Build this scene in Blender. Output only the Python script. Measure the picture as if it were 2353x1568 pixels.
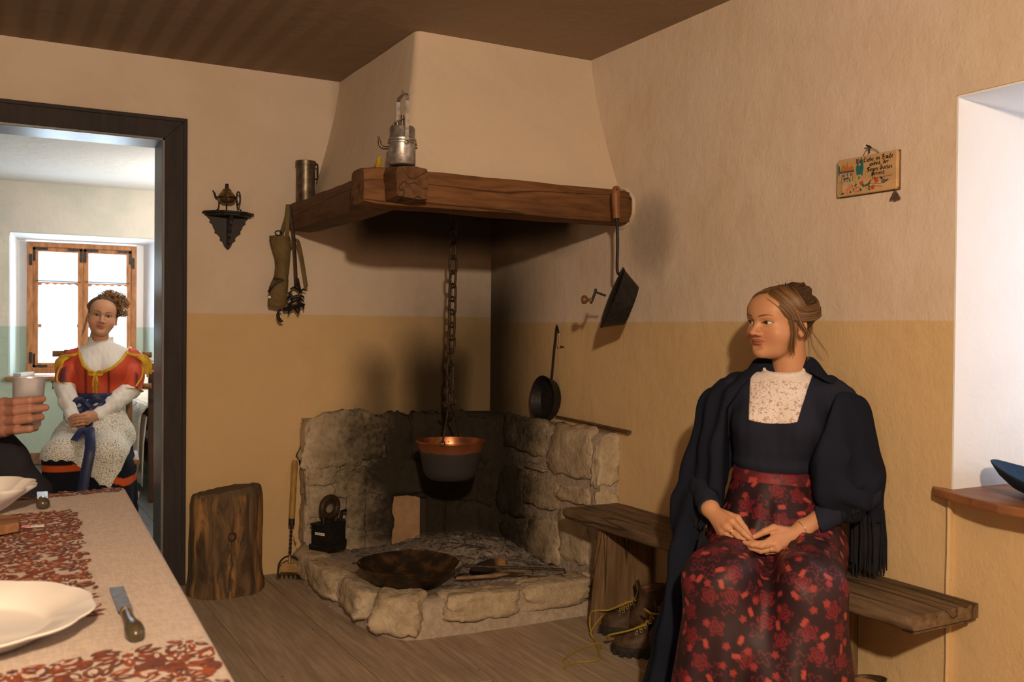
import bpy, bmesh, math, random
import numpy as np
from mathutils import Vector, Matrix, noise as mnoise
random.seed(7); RNG = np.random.default_rng(7)
PI = math.pi
for o in list(bpy.data.objects): bpy.data.objects.remove(o)
sc = bpy.context.scene
COL = sc.collection
# ------------------------------------------------------------------ camera
def setup_camera():
    f, yaw, pitch, roll = 2203.37, .5065, -.0117, .0089
    fw = Vector((math.sin(yaw)*math.cos(pitch), math.cos(yaw)*math.cos(pitch), math.sin(pitch)))
    r = Vector((math.cos(yaw), -math.sin(yaw), 0)); u = r.cross(fw)
    r2 = math.cos(roll)*r + math.sin(roll)*u; u2 = -math.sin(roll)*r + math.cos(roll)*u
    cd = bpy.data.cameras.new('camera'); co = bpy.data.objects.new('camera', cd); COL.objects.link(co)
    M = Matrix((r2, u2, -fw)).transposed().to_4x4(); M.translation = Vector((-2.4364, -4.6331, 1.2))
    co.matrix_world = M; cd.sensor_width = 36; cd.lens = f/2353*36
    cd.clip_start = .05; cd.clip_end = 60
    cd.dof.use_dof = True; cd.dof.focus_distance = 3.7; cd.dof.aperture_fstop = 7.1
    sc.camera = co
setup_camera()
# ------------------------------------------------------------------ world, lights, exposure
w = bpy.data.worlds.new('sky'); sc.world = w; w.use_nodes = True
bg = w.node_tree.nodes['Background']; bg.inputs[0].default_value = (.80, .90, 1, 1); bg.inputs[1].default_value = 1.6
def light(name, kind, loc, energy, color, **kw):
    d = bpy.data.lights.new(name, kind); d.energy = energy; d.color = color
    for k, v in kw.items():
        if k != 'aim': setattr(d, k, v)
    o = bpy.data.objects.new(name, d); COL.objects.link(o); o.location = loc
    if 'aim' in kw: o.rotation_euler = (Vector(kw['aim'])-Vector(loc)).to_track_quat('-Z', 'Y').to_euler()
    return o
# the room's warm lamp, high up behind the camera
light('room_lamp', 'POINT', (-2.62, -5.5, 2.15), 425, (1, .74, .50), shadow_soft_size=.06)
# daylight through the two windows
light('daylight_window_right', 'AREA', (.62, -3.42, 1.32), 9, (.70, .82, 1), shape='RECTANGLE', size=1.05, size_y=1.05, aim=(-2, -3.42, 1.2))
light('daylight_window_bedroom', 'AREA', (-1.63, 5.05, 1.36), 70, (.72, .86, 1), shape='RECTANGLE', size=.95, size_y=1.15, aim=(-1.63, 0, 1.1))
light('bedroom_fill_front', 'POINT', (-1.15, .62, 2.25), 20, (1, .92, .82), shadow_soft_size=.12)  # added fill brightening the near part of the bedroom, no fixture there
light('bedroom_fill_far', 'POINT', (-.55, 3.2, 1.85), 62, (1, .92, .82), shadow_soft_size=.12)  # second added fill, brightens the bedroom's far wall
light('cool_fill_left', 'AREA', (-4.35, -4.0, 1.5), 2.5, (.80, .88, 1), shape='RECTANGLE', size=1.0, size_y=1.1, aim=(0, -4.0, 1.0))  # added cool fill from the left; that wall has no window
vs = sc.view_settings; vs.view_transform = 'Standard'; vs.look = 'None'; vs.exposure = 0; vs.gamma = 1
vs.use_curve_mapping = False
# ------------------------------------------------------------------ node helper
class NT:
    def __init__(s, name):
        s.m = bpy.data.materials.new(name); s.m.use_nodes = True; s.t = s.m.node_tree
        s.b = s.t.nodes['Principled BSDF']; s.out = s.t.nodes['Material Output']
        g = s.t.nodes.new('ShaderNodeNewGeometry'); s.pos = V(s, g.outputs['Position'])
        sp = s.t.nodes.new('ShaderNodeSeparateXYZ'); s.t.links.new(g.outputs['Position'], sp.inputs[0])
        s.x, s.y, s.z = (V(s, sp.outputs[i]) for i in range(3))
    def put(s, sock, v):
        if isinstance(v, V): s.t.links.new(v.s, sock)
        elif isinstance(v, (tuple, list)) and len(v) == 3 and sock.type == 'RGBA': sock.default_value = (*v, 1)
        else: sock.default_value = v
    def math(s, op, a, b=0., c=0.):
        n = s.t.nodes.new('ShaderNodeMath'); n.operation = op
        for i, v in enumerate((a, b, c)): s.put(n.inputs[i], v)
        return V(s, n.outputs[0])
    def ss(s, v, a, b):
        n = s.t.nodes.new('ShaderNodeMapRange'); n.interpolation_type = 'SMOOTHSTEP'
        lo, hi, f0, f1 = (a, b, 0, 1) if a < b else (b, a, 1, 0)
        s.put(n.inputs[0], v); n.inputs[1].default_value = lo; n.inputs[2].default_value = hi
        n.inputs[3].default_value = f0; n.inputs[4].default_value = f1
        return V(s, n.outputs[0])
    def mix(s, f, a, b):
        n = s.t.nodes.new('ShaderNodeMix'); n.data_type = 'RGBA'
        s.put(n.inputs[0], f); s.put(n.inputs[6], a); s.put(n.inputs[7], b)
        return V(s, n.outputs[2])
    def vec(s, x, y, z):
        n = s.t.nodes.new('ShaderNodeCombineXYZ')
        for i, v in enumerate((x, y, z)): s.put(n.inputs[i], v)
        return V(s, n.outputs[0])
    def noise(s, scale, detail=3, rough=.55, vec=None, dist=0., stretch=None):
        n = s.t.nodes.new('ShaderNodeTexNoise'); n.inputs['Scale'].default_value = scale
        n.inputs['Detail'].default_value = detail; n.inputs['Roughness'].default_value = rough; n.inputs['Distortion'].default_value = dist
        v = vec or s.pos
        if stretch: v = s.scale(v, stretch)
        s.put(n.inputs['Vector'], v)
        return V(s, n.outputs[0])
    def scale(s, v, k):
        n = s.t.nodes.new('ShaderNodeVectorMath'); n.operation = 'MULTIPLY'; s.put(n.inputs[0], v); n.inputs[1].default_value = k
        return V(s, n.outputs[0])
    def vor(s, scale, feature='F1', vec=None, out='Distance', rand=1.):
        n = s.t.nodes.new('ShaderNodeTexVoronoi'); n.feature = feature; n.inputs['Scale'].default_value = scale
        if 'Randomness' in n.inputs: n.inputs['Randomness'].default_value = rand
        s.put(n.inputs['Vector'], vec or s.pos)
        return V(s, n.outputs[out])
    def wave(s, scale, dist, vec=None, direction='X', detail=2, dscale=1.):
        n = s.t.nodes.new('ShaderNodeTexWave'); n.inputs['Scale'].default_value = scale; n.inputs['Distortion'].default_value = dist
        n.bands_direction = direction; n.inputs['Detail'].default_value = detail; n.inputs['Detail Scale'].default_value = dscale
        s.put(n.inputs['Vector'], vec or s.pos)
        return V(s, n.outputs[1])
    def attr(s, name):
        n = s.t.nodes.new('ShaderNodeAttribute'); n.attribute_name = name
        return V(s, n.outputs['Color'])
    def objrand(s):
        return V(s, s.t.nodes.new('ShaderNodeObjectInfo').outputs['Random'])
    def bump(s, h, strength=.3, dist=.01):
        n = s.t.nodes.new('ShaderNodeBump'); n.inputs['Strength'].default_value = strength; n.inputs['Distance'].default_value = dist
        s.put(n.inputs['Height'], h); s.t.links.new(n.outputs[0], s.b.inputs['Normal'])
    def set(s, color=None, rough=.7, metal=0., spec=.3, **kw):
        if color is not None: s.put(s.b.inputs['Base Color'], color)
        s.put(s.b.inputs['Roughness'], rough); s.put(s.b.inputs['Metallic'], metal); s.b.inputs['Specular IOR Level'].default_value = spec
        for k, v in kw.items(): s.put(s.b.inputs[k.replace('_', ' ')], v)
        return s.m
class V:
    def __init__(s, t, sock): s.t = t; s.s = sock
    def __add__(s, o): return s.t.math('ADD', s, o)
    __radd__ = __add__
    def __mul__(s, o): return s.t.math('MULTIPLY', s, o)
    __rmul__ = __mul__
    def __sub__(s, o): return s.t.math('SUBTRACT', s, o)
    def __rsub__(s, o): return s.t.math('SUBTRACT', o, s)
    def __truediv__(s, o): return s.t.math('DIVIDE', s, o)
    def max(s, o): return s.t.math('MAXIMUM', s, o)
    def min(s, o): return s.t.math('MINIMUM', s, o)
    def pow(s, o): return s.t.math('POWER', s, o)
    def abs(s): return s.t.math('ABSOLUTE', s)
    def sin(s): return s.t.math('SINE', s)
def srgb(r, g, b):
    return tuple(((c/255)/12.92 if c/255 <= .04045 else ((c/255+.055)/1.055)**2.4) for c in (r, g, b))
MATS = {}
def simple(name, color, rough=.7, metal=0., spec=.3, var=.25, scale=25, bump=.0, bscale=120, stretch=None, **kw):
    if name in MATS: return MATS[name]
    t = NT(name); n = t.noise(scale, 4, .6, stretch=stretch)
    c = t.mix(t.ss(n, .3, .7), tuple(x*(1-var) for x in color), tuple(min(1, x*(1+var)) for x in color))
    if bump: t.bump(t.noise(bscale, 4, .6, stretch=stretch), bump, .004)
    MATS[name] = t.set(c, rough, metal, spec, **kw); return MATS[name]
# ------------------------------------------------------------------ mesh helpers
def link(name, me, mat=None, parent=None, smooth=False, kind=None):
    o = bpy.data.objects.new(name, me); COL.objects.link(o)
    if mat is not None and not me.materials: me.materials.append(mat)
    if parent is not None: o.parent = parent
    if smooth: me.polygons.foreach_set('use_smooth', [True]*len(me.polygons))
    if kind: o['kind'] = kind
    return o
def tag(o, label, cat, group=None):
    o['label'] = label; o['category'] = cat
    if group: o['group'] = group
    return o
def thing(name, label, cat, loc=(0, 0, 0), group=None):
    o = bpy.data.objects.new(name, None); COL.objects.link(o); o.location = loc; o.empty_display_size = .05
    return tag(o, label, cat, group)
def keep(o, parent):   # parent without moving (the parent has translation only)
    o.parent = parent; o.matrix_parent_inverse = Matrix.Translation(-Vector(parent.location)); return o
class MB:
    def __init__(s): s.v = []; s.f = []
    def add(s, vs, fs):
        n = len(s.v); s.v += [tuple(v) for v in vs]; s.f += [tuple(i+n for i in f) for f in fs]; return s
    def box(s, x0, x1, y0, y1, z0, z1, M=None):
        vs = [Vector((x, y, z)) for z in (z0, z1) for y in (y0, y1) for x in (x0, x1)]
        if M is not None: vs = [M @ v for v in vs]
        return s.add(vs, [(0, 2, 3, 1), (4, 5, 7, 6), (0, 1, 5, 4), (2, 6, 7, 3), (0, 4, 6, 2), (1, 3, 7, 5)])
    def prism(s, poly, axis, a, b, M=None):
        n = len(poly); vs = []
        for t in (a, b):
            for p in poly:
                q = list(p); q.insert('xyz'.index(axis), t); vs.append(Vector(q))
        if M is not None: vs = [M @ v for v in vs]
        return s.add(vs, [tuple(range(n))[::-1], tuple(range(n, 2*n))]+[(i, (i+1) % n, n+(i+1) % n, n+i) for i in range(n)])
    def tube(s, pts, r, n=8, closed=False, flat=None, up=None):
        pts = [Vector(p) for p in pts]; m = len(pts); rr = r if hasattr(r, '__len__') else [r]*m
        prev = None; rings = []
        for i, p in enumerate(pts):
            if closed: d = pts[(i+1) % m]-pts[i-1]
            else: d = pts[min(i+1, m-1)]-pts[max(i-1, 0)]
            if d.length < 1e-9: d = Vector((0, 0, 1))
            d.normalize()
            if prev is None:
                a = Vector(up) if up is not None else (Vector((0, 0, 1)) if abs(d.z) < .9 else Vector((1, 0, 0)))
            else: a = prev
            a = a-d*a.dot(d)
            if a.length < 1e-6: a = Vector((1, .3, .2)).cross(d)
            a.normalize(); prev = a; b = d.cross(a)
            fa = flat or 1.
            rings.append([p+(a*math.cos(2*PI*k/n)*fa+b*math.sin(2*PI*k/n))*rr[i] for k in range(n)])
        vs = [v for R_ in rings for v in R_]; fs = []
        for i in range(m if closed else m-1):
            j = (i+1) % m
            for k in range(n): fs.append((i*n+k, i*n+(k+1) % n, j*n+(k+1) % n, j*n+k))
        if not closed: fs += [tuple(range(n))[::-1], tuple(range((m-1)*n, m*n))]
        return s.add(vs, fs)
    def lathe(s, prof, n=32, M=None, caps=True):
        vs = [Vector((r*math.cos(2*PI*k/n), r*math.sin(2*PI*k/n), z)) for r, z in prof for k in range(n)]
        if M is not None: vs = [M @ v for v in vs]
        fs = [(i*n+k, i*n+(k+1) % n, (i+1)*n+(k+1) % n, (i+1)*n+k) for i in range(len(prof)-1) for k in range(n)]
        if caps: fs += [tuple(range(n))[::-1], tuple(range((len(prof)-1)*n, len(prof)*n))]
        return s.add(vs, fs)
    def grid(s, P):   # P[i][j] points
        a, b = len(P), len(P[0])
        return s.add([p for r in P for p in r], [(i*b+j, i*b+j+1, (i+1)*b+j+1, (i+1)*b+j) for i in range(a-1) for j in range(b-1)])
    def mesh(s, name):
        me = bpy.data.meshes.new(name); me.from_pydata([tuple(v) for v in s.v], [], s.f); me.update(); return me
    def build(s, name, mat, parent=None, smooth=False, bevel=0, seg=2, kind=None, fix=True, sub=0, thick=0):
        me = s.mesh(name)
        if fix or bevel:
            bm = bmesh.new(); bm.from_mesh(me)
            if bevel:
                bmesh.ops.remove_doubles(bm, verts=bm.verts, dist=1e-6)
                ed = [e for e in bm.edges if len(e.link_faces) == 2 and e.calc_face_angle(0) > .6]
                bmesh.ops.bevel(bm, geom=ed, offset=bevel, segments=seg, affect='EDGES', profile=.6, clamp_overlap=True)
            bmesh.ops.recalc_face_normals(bm, faces=bm.faces); bm.to_mesh(me); bm.free()
        o = link(name, me, mat, parent, smooth, kind)
        if smooth:
            try: me.set_sharp_from_angle(angle=math.radians(50))
            except Exception: pass
        if thick:
            md = o.modifiers.new('thickness', 'SOLIDIFY'); md.thickness = thick; md.offset = 0
        if sub:
            md = o.modifiers.new('subsurf', 'SUBSURF'); md.levels = sub; md.render_levels = sub
        return o
def frame(loc, x=None, y=None, z=None):
    """matrix with given local axes (two of them) at loc"""
    if z is not None and x is not None: z = Vector(z).normalized(); x = Vector(x); x = (x-z*x.dot(z)).normalized(); y = z.cross(x)
    elif z is not None and y is not None: z = Vector(z).normalized(); y = Vector(y); y = (y-z*y.dot(z)).normalized(); x = y.cross(z)
    elif z is not None:
        z = Vector(z).normalized(); x = Vector((1, 0, 0)) if abs(z.x) < .9 else Vector((0, 1, 0)); x = (x-z*x.dot(z)).normalized(); y = z.cross(x)
    else: x = Vector(x).normalized(); y = Vector(y); y = (y-x*y.dot(x)).normalized(); z = x.cross(y)
    M = Matrix((x, y, z)).transposed().to_4x4(); M.translation = Vector(loc); return M
def spline(pts, n=8):
    """Catmull-Rom through pts"""
    P = [Vector(p) for p in pts]; P = [2*P[0]-P[1]]+P+[2*P[-1]-P[-2]]; out = []
    for i in range(1, len(P)-2):
        a, b, c, d = P[i-1:i+3]
        for k in range(n):
            t = k/n; out.append(.5*((2*b)+(c-a)*t+(2*a-5*b+4*c-d)*t*t+(3*b-a-3*c+d)*t**3))
    return out+[P[-2]]
def fbm(x, y=0., z=0., o=3):
    return mnoise.fractal((x, y, z), 1., 2., o)
# ------------------------------------------------------------------ shell materials
H = 2.433
def wall_mat(name, up, low, zline, soot_shade=True, streak=True):
    t = NT(name)
    n1 = t.noise(2.2, 4, .6); n2 = t.noise(14, 4, .6); n3 = t.noise(90, 3, .6)
    ln = t.z + (t.noise(5, 3)-.5)*.012
    c = t.mix(t.ss(ln, zline+.004, zline-.004), up, low)
    c = t.mix(t.ss(n1, .35, .75)*.35, c, tuple(x*.80 for x in low))
    c = t.mix(t.ss(n2, .55, .8)*.18, c, tuple(x*.72 for x in up))
    spots = t.ss(t.noise(60, 2, .5), .74, .80)
    c = t.mix(spots*.35, c, (.12, .08, .05))
    if soot_shade:
        wob = (t.noise(2.6, 4, .6, stretch=(1, 1, .5))-.5)*.30 + (t.noise(12, 3, .6)-.5)*.06
        d = t.math('SQRT', t.x*t.x + t.y*t.y)+wob      # distance from the corner along either wall
        if name.endswith('left'):
            a = t.ss((t.x+.30+wob*.4).abs(), .46, .08)*t.ss(t.z+wob*.6, 1.50, .95)*.95
            a = a.max(t.ss((t.x+.64+wob*.5).abs(), .28, .0)*t.ss(t.z+wob*.5, 1.24, .95)*.75)
            a = a.max(t.ss(d, .95, .10)*t.ss(t.z+wob, 1.85, 1.05)*.72)
        else:
            a = t.ss((t.y+.16+wob*.5), -.66, .06)*t.ss(t.z+wob*.5, 2.05, 1.25)*.96
        hood = t.ss(d, .92, .70)*t.ss(t.z+wob*.2, 1.50, 1.72)*.93  # soot inside the hood, plus the beam's shadow painted into the colour
        c = t.mix(a.max(hood).min(.97), c, (.016, .011, .006))
        # smoke trace climbing from the beam end
        e = t.ss(((t.y+1.42)*(t.y+1.42)*6 + (t.z-1.60)*(t.z-1.60)*5 + wob*.6), .24, .0)*t.ss(t.x, -.3, -.05)
        c = t.mix(e*.45, c, (.06, .04, .02))
    bmp = t.noise(5, 5, .6)*.9 + n3*.12 + t.noise(16, 4, .6, stretch=(1, 1, .3))*.22
    t.bump(bmp, .36, .03)
    return t.set(c, .92, spec=.12)
UP, LOW = (.66, .565, .475), (.62, .455, .248)
M_wl = wall_mat('plaster_left', UP, LOW, 1.266)
M_wr = wall_mat('plaster_right', UP, LOW, 1.238)
def white_mat(name, c):
    t = NT(name); n = t.noise(6, 4); cc = t.mix(t.ss(n, .3, .8)*.25, c, tuple(x*.86 for x in c))
    t.bump(t.noise(9, 5, .6, dist=.5)+t.noise(70, 2)*.1, .25, .02); return t.set(cc, .9, spec=.15)
M_white = white_mat('white_limewash', (.80, .80, .80))
M_hood = white_mat('hood_plaster', (.64, .54, .42))
M_hood_in = simple('soot_shade_black', (.012, .010, .008), .95)
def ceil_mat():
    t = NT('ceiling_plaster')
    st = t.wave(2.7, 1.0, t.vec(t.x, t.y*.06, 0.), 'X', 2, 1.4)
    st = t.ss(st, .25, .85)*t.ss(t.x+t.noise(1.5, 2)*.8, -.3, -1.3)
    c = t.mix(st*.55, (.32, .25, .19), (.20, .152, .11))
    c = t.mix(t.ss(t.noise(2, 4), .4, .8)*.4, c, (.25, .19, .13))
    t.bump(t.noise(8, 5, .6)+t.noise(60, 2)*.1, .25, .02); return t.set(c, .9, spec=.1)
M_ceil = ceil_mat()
M_far = wall_mat('plaster_bedroom', (.72, .67, .60), (.44, .55, .47), 1.193, soot_shade=False)
M_farceil = white_mat('bedroom_ceiling', (.74, .73, .72))
M_door = simple('door_frame_paint', (.040, .035, .035), .7, spec=.2, var=.15, scale=12, stretch=(3, 3, .4), bump=.12)
M_lining = simple('door_lining_paint', (.16, .16, .17), .35, spec=.5, var=.15, scale=12, stretch=(3, 3, .4))
M_dark = simple('panel_timber', (.20, .13, .08), .7, scale=8)
def struct(o): o['kind'] = 'structure'; return o
def plate(name, poly, axis, a, b, mat): return struct(MB().prism(poly, axis, a, b).build(name, mat))
DX0, DX1, DZ = -2.70, -1.698, 2.063
# wall with the doorway (y = 0 .. .19)
def wall_left():
    m = MB(); xs = [-4.5, DX0, DX1, .3]
    m.box(-4.5, DX0, 0, .19, 0, H); m.box(DX1, .0, 0, .19, 0, H); m.box(DX0, DX1, 0, .19, DZ, H)
    return struct(m.build('wall_left', M_wl, fix=False))
wall_left()
WY0, WY1, WZ0, WZ1 = -2.845, -3.92, .742, 1.880
def wall_right():
    m = MB(); T = .5
    m.box(0, T, WY0, .19, -.03, H); m.box(0, T, -7.6, WY1, -.03, H); m.box(0, T, WY1, WY0, WZ1, H)
    m.box(.015, T, WY1, WY0, -.03, WZ0-.012)
    return struct(m.build('wall_right', M_wr, fix=False))
wall_right()
plate('wall_rear', [(-4.5, 0), (.5, 0), (.5, H), (-4.5, H)], 'y', -7.8, -7.6, M_dark)
plate('wall_side', [(-7.6, 0), (.19, 0), (.19, H), (-7.6, H)], 'x', -4.7, -4.5, M_dark)
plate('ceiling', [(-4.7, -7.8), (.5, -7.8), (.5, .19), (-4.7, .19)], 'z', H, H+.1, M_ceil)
# white reveal of the right window niche
def reveal():
    m = MB(); e = .004
    m.add([(.0, WY0-e, WZ0), (.5, WY0-.02, WZ0), (.5, WY0-.02, WZ1-.03), (.0, WY0-e, WZ1-e)], [(0, 1, 2, 3)])
    m.add([(.0, WY0-e, WZ1-e), (.5, WY0-.02, WZ1-.03), (.5, WY1+.02, WZ1-.03), (.0, WY1+e, WZ1-e)], [(0, 1, 2, 3)])
    m.add([(.0, WY1+e, WZ0), (.5, WY1+.02, WZ0), (.5, WY1+.02, WZ1-.03), (.0, WY1+e, WZ1-e)], [(0, 1, 2, 3)])
    o = m.build('trim_2', M_white, fix=False, thick=.006); struct(o)
reveal()
# small raised plaster arris along the niche edge
def arris():
    m = MB()
    pts = [(-.001, WY0+.004+.004*fbm(z*5, 1.3), z) for z in np.linspace(0, .72, 20)]
    m.tube(pts, .008, 6)
    struct(m.build('trim_3', M_wr, smooth=True))
arris()
# ---- floor planks
def plank_mat(name, c1, c2):
    t = NT(name); r = t.objrand()
    v = t.vec(t.x*1., t.y*.09+r*9., t.z)
    g = t.noise(34, 5, .6, vec=v, dist=.8); g2 = t.noise(7, 3, .6, vec=t.vec(t.x, t.y*.25+r*5., 0.))
    ring = t.wave(10, 9., t.vec(t.x+r*3., t.y*.16, 0.), 'X', 3, 1.5)
    c = t.mix(t.ss(g, .3, .72), c1, c2); c = t.mix(t.ss(g2, .35, .8)*.5, c, tuple(x*.55 for x in c1))
    c = t.mix(t.ss(ring, .6, 1.)*.22, c, tuple(x*.4 for x in c1))
    c = t.mix(r*.3, c, tuple(x*.7 for x in c1))
    c = t.mix(t.ss(t.noise(45, 2), .70, .74)*.6, c, (.04, .025, .015))
    t.bump(g*.6+t.noise(80, 3)*.2, .18, .006); return t.set(c, .72, spec=.2)
M_plank = plank_mat('floor_boards', (.36, .28, .20), (.50, .40, .30))
def floors():
    fl = plate('floor', [(-4.5, -7.6), (.5, -7.6), (.5, .0), (-4.5, .0)], 'z', -.06, -.024, M_plank)
    x = -.389+.17*3; rnd = random.Random(3); xs = []
    while x > -4.5: xs.append(x); x -= .17
    xs.append(-4.5)
    for x1, x0 in zip(xs[:-1], xs[1:]):
        x1 = min(x1, 0.)
        if x1-x0 < .02: continue
        cut = -1.75 if abs(x1+.899) < .02 else rnd.uniform(-6, -2.2)
        for a, b in ((-7.6, cut), (cut, 0.)):
            dz = rnd.uniform(-.0015, .0015)
            MB().box(x0+.0012, x1-.0012, a+.001, b-.001, -.026, dz).build('plank', M_plank, fl, bevel=.0022, seg=1)
    f2 = plate('floor_bedroom', [(-4.5, .0), (.5, .0), (.5, 4.9), (-4.5, 4.9)], 'z', -.06, -.02, M_plank2)
    for i in range(14):
        MB().box(-2.9+.2*i+.0015, -2.9+.2*i+.1985, .004, 4.58, -.021, rnd.uniform(-.003, -.001)).build('plank', M_plank2, f2)
M_plank2 = plank_mat('bedroom_boards', (.10, .095, .085), (.17, .16, .145))
floors()
# ---- bedroom shell
plate('wall_bedroom_side', [(.19, 0), (5.2, 0), (5.2, H), (.19, H)], 'x', -4.7, -4.5, M_far)
plate('wall_bedroom_right', [(.19, 0), (5.2, 0), (5.2, H), (.19, H)], 'x', .02, .2, M_far)
plate('ceiling_bedroom', [(-4.7, .19), (.5, .19), (.5, 5.2), (-4.7, 5.2)], 'z', H, H+.1, M_farceil)
FX0, FX1, FZ0, FZ1, FY = -2.22, -.98, .76, 2.0, 4.6      # niche opening
GX0, GX1, GZ0, GZ1 = -2.075, -1.165, .775, 1.945            # window itself at y = 4.9
def wall_far():
    m = MB(); y0, y1 = FY, 5.05
    m.box(-4.5, FX0, y0, y1, 0, H); m.box(FX1, .2, y0, y1, 0, H); m.box(FX0, FX1, y0, y1, FZ1, H); m.box(FX0, FX1, y0, y1, 0, FZ0-.012)
    struct(m.build('wall_far', M_far, fix=False))
    m = MB(); yy = 4.93; e = .004
    a = [(FX0+e, FY, FZ0-.01), (FX1-e, FY, FZ0-.01), (FX1-e, FY, FZ1-e), (FX0+e, FY, FZ1-e)]
    b = [(GX0-.07, yy, FZ0-.01), (GX1+.07, yy, FZ0-.01), (GX1+.07, yy, GZ1+.015), (GX0-.07, yy, GZ1+.015)]
    m.add(a+b, [(0, 4, 7, 3), (1, 2, 6, 5), (3, 7, 6, 2)])
    # plaster beside the window frame
    m.add([(GX0-.07, yy, FZ0-.01), (GX0, yy, FZ0-.01), (GX0, yy, GZ1+.015), (GX0-.07, yy, GZ1+.015)], [(0, 1, 2, 3)])
    m.add([(GX1, yy, FZ0-.01), (GX1+.07, yy, FZ0-.01), (GX1+.07, yy, GZ1+.015), (GX1, yy, GZ1+.015)], [(0, 1, 2, 3)])
    struct(m.build('trim_4', white_far, fix=False, thick=.006))
    struct(MB().box(-4.5, .02, FY-.018, FY, 0, .10).build('baseboard_far', simple('base_wood', (.22, .13, .07), .6), bevel=.004))
t_ = NT('bedroom_reveal'); c_ = t_.mix(t_.ss(t_.z, 1.197, 1.189), (.78, .79, .80), (.50, .62, .56)); white_far = t_.set(c_, .9, spec=.15)
wall_far()
# ---- windows
def glass_mat():
    t = NT('window_glass'); tr = t.t.nodes.new('ShaderNodeBsdfTransparent'); tr.inputs[0].default_value = (.93, .95, .96, 1)
    gl = t.t.nodes.new('ShaderNodeBsdfGlossy'); gl.inputs['Roughness'].default_value = .02
    mx = t.t.nodes.new('ShaderNodeMixShader'); mx.inputs[0].default_value = .06
    t.t.links.new(tr.outputs[0], mx.inputs[1]); t.t.links.new(gl.outputs[0], mx.inputs[2]); t.t.links.new(mx.outputs[0], t.out.inputs[0]); return t.m
M_glass = glass_mat()
M_frame = simple('window_larch', (.36, .15, .055), .5, var=.3, scale=14, stretch=(2, 2, .5), bump=.1)
M_iron = simple('dark_iron', (.035, .032, .032), .5, .7, .4, var=.4, scale=60, bump=.2)
M_sheer = None
def curtain_mat():
    t = NT('sheer_curtain'); tr = t.t.nodes.new('ShaderNodeBsdfTransparent'); tl = t.t.nodes.new('ShaderNodeBsdfTranslucent'); df = t.t.nodes.new('ShaderNodeBsdfDiffuse')
    tl.inputs[0].default_value = (.95, .97, 1, 1); df.inputs[0].default_value = (.9, .9, .9, 1)
    m1 = t.t.nodes.new('ShaderNodeMixShader'); m1.inputs[0].default_value = .6; m2 = t.t.nodes.new('ShaderNodeMixShader'); m2.inputs[0].default_value = .5
    L = t.t.links.new; L(df.outputs[0], m1.inputs[1]); L(tl.outputs[0], m1.inputs[2]); L(tr.outputs[0], m2.inputs[1]); L(m1.outputs[0], m2.inputs[2]); L(m2.outputs[0], t.out.inputs[0]); return t.m
M_sheer = curtain_mat()
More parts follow.
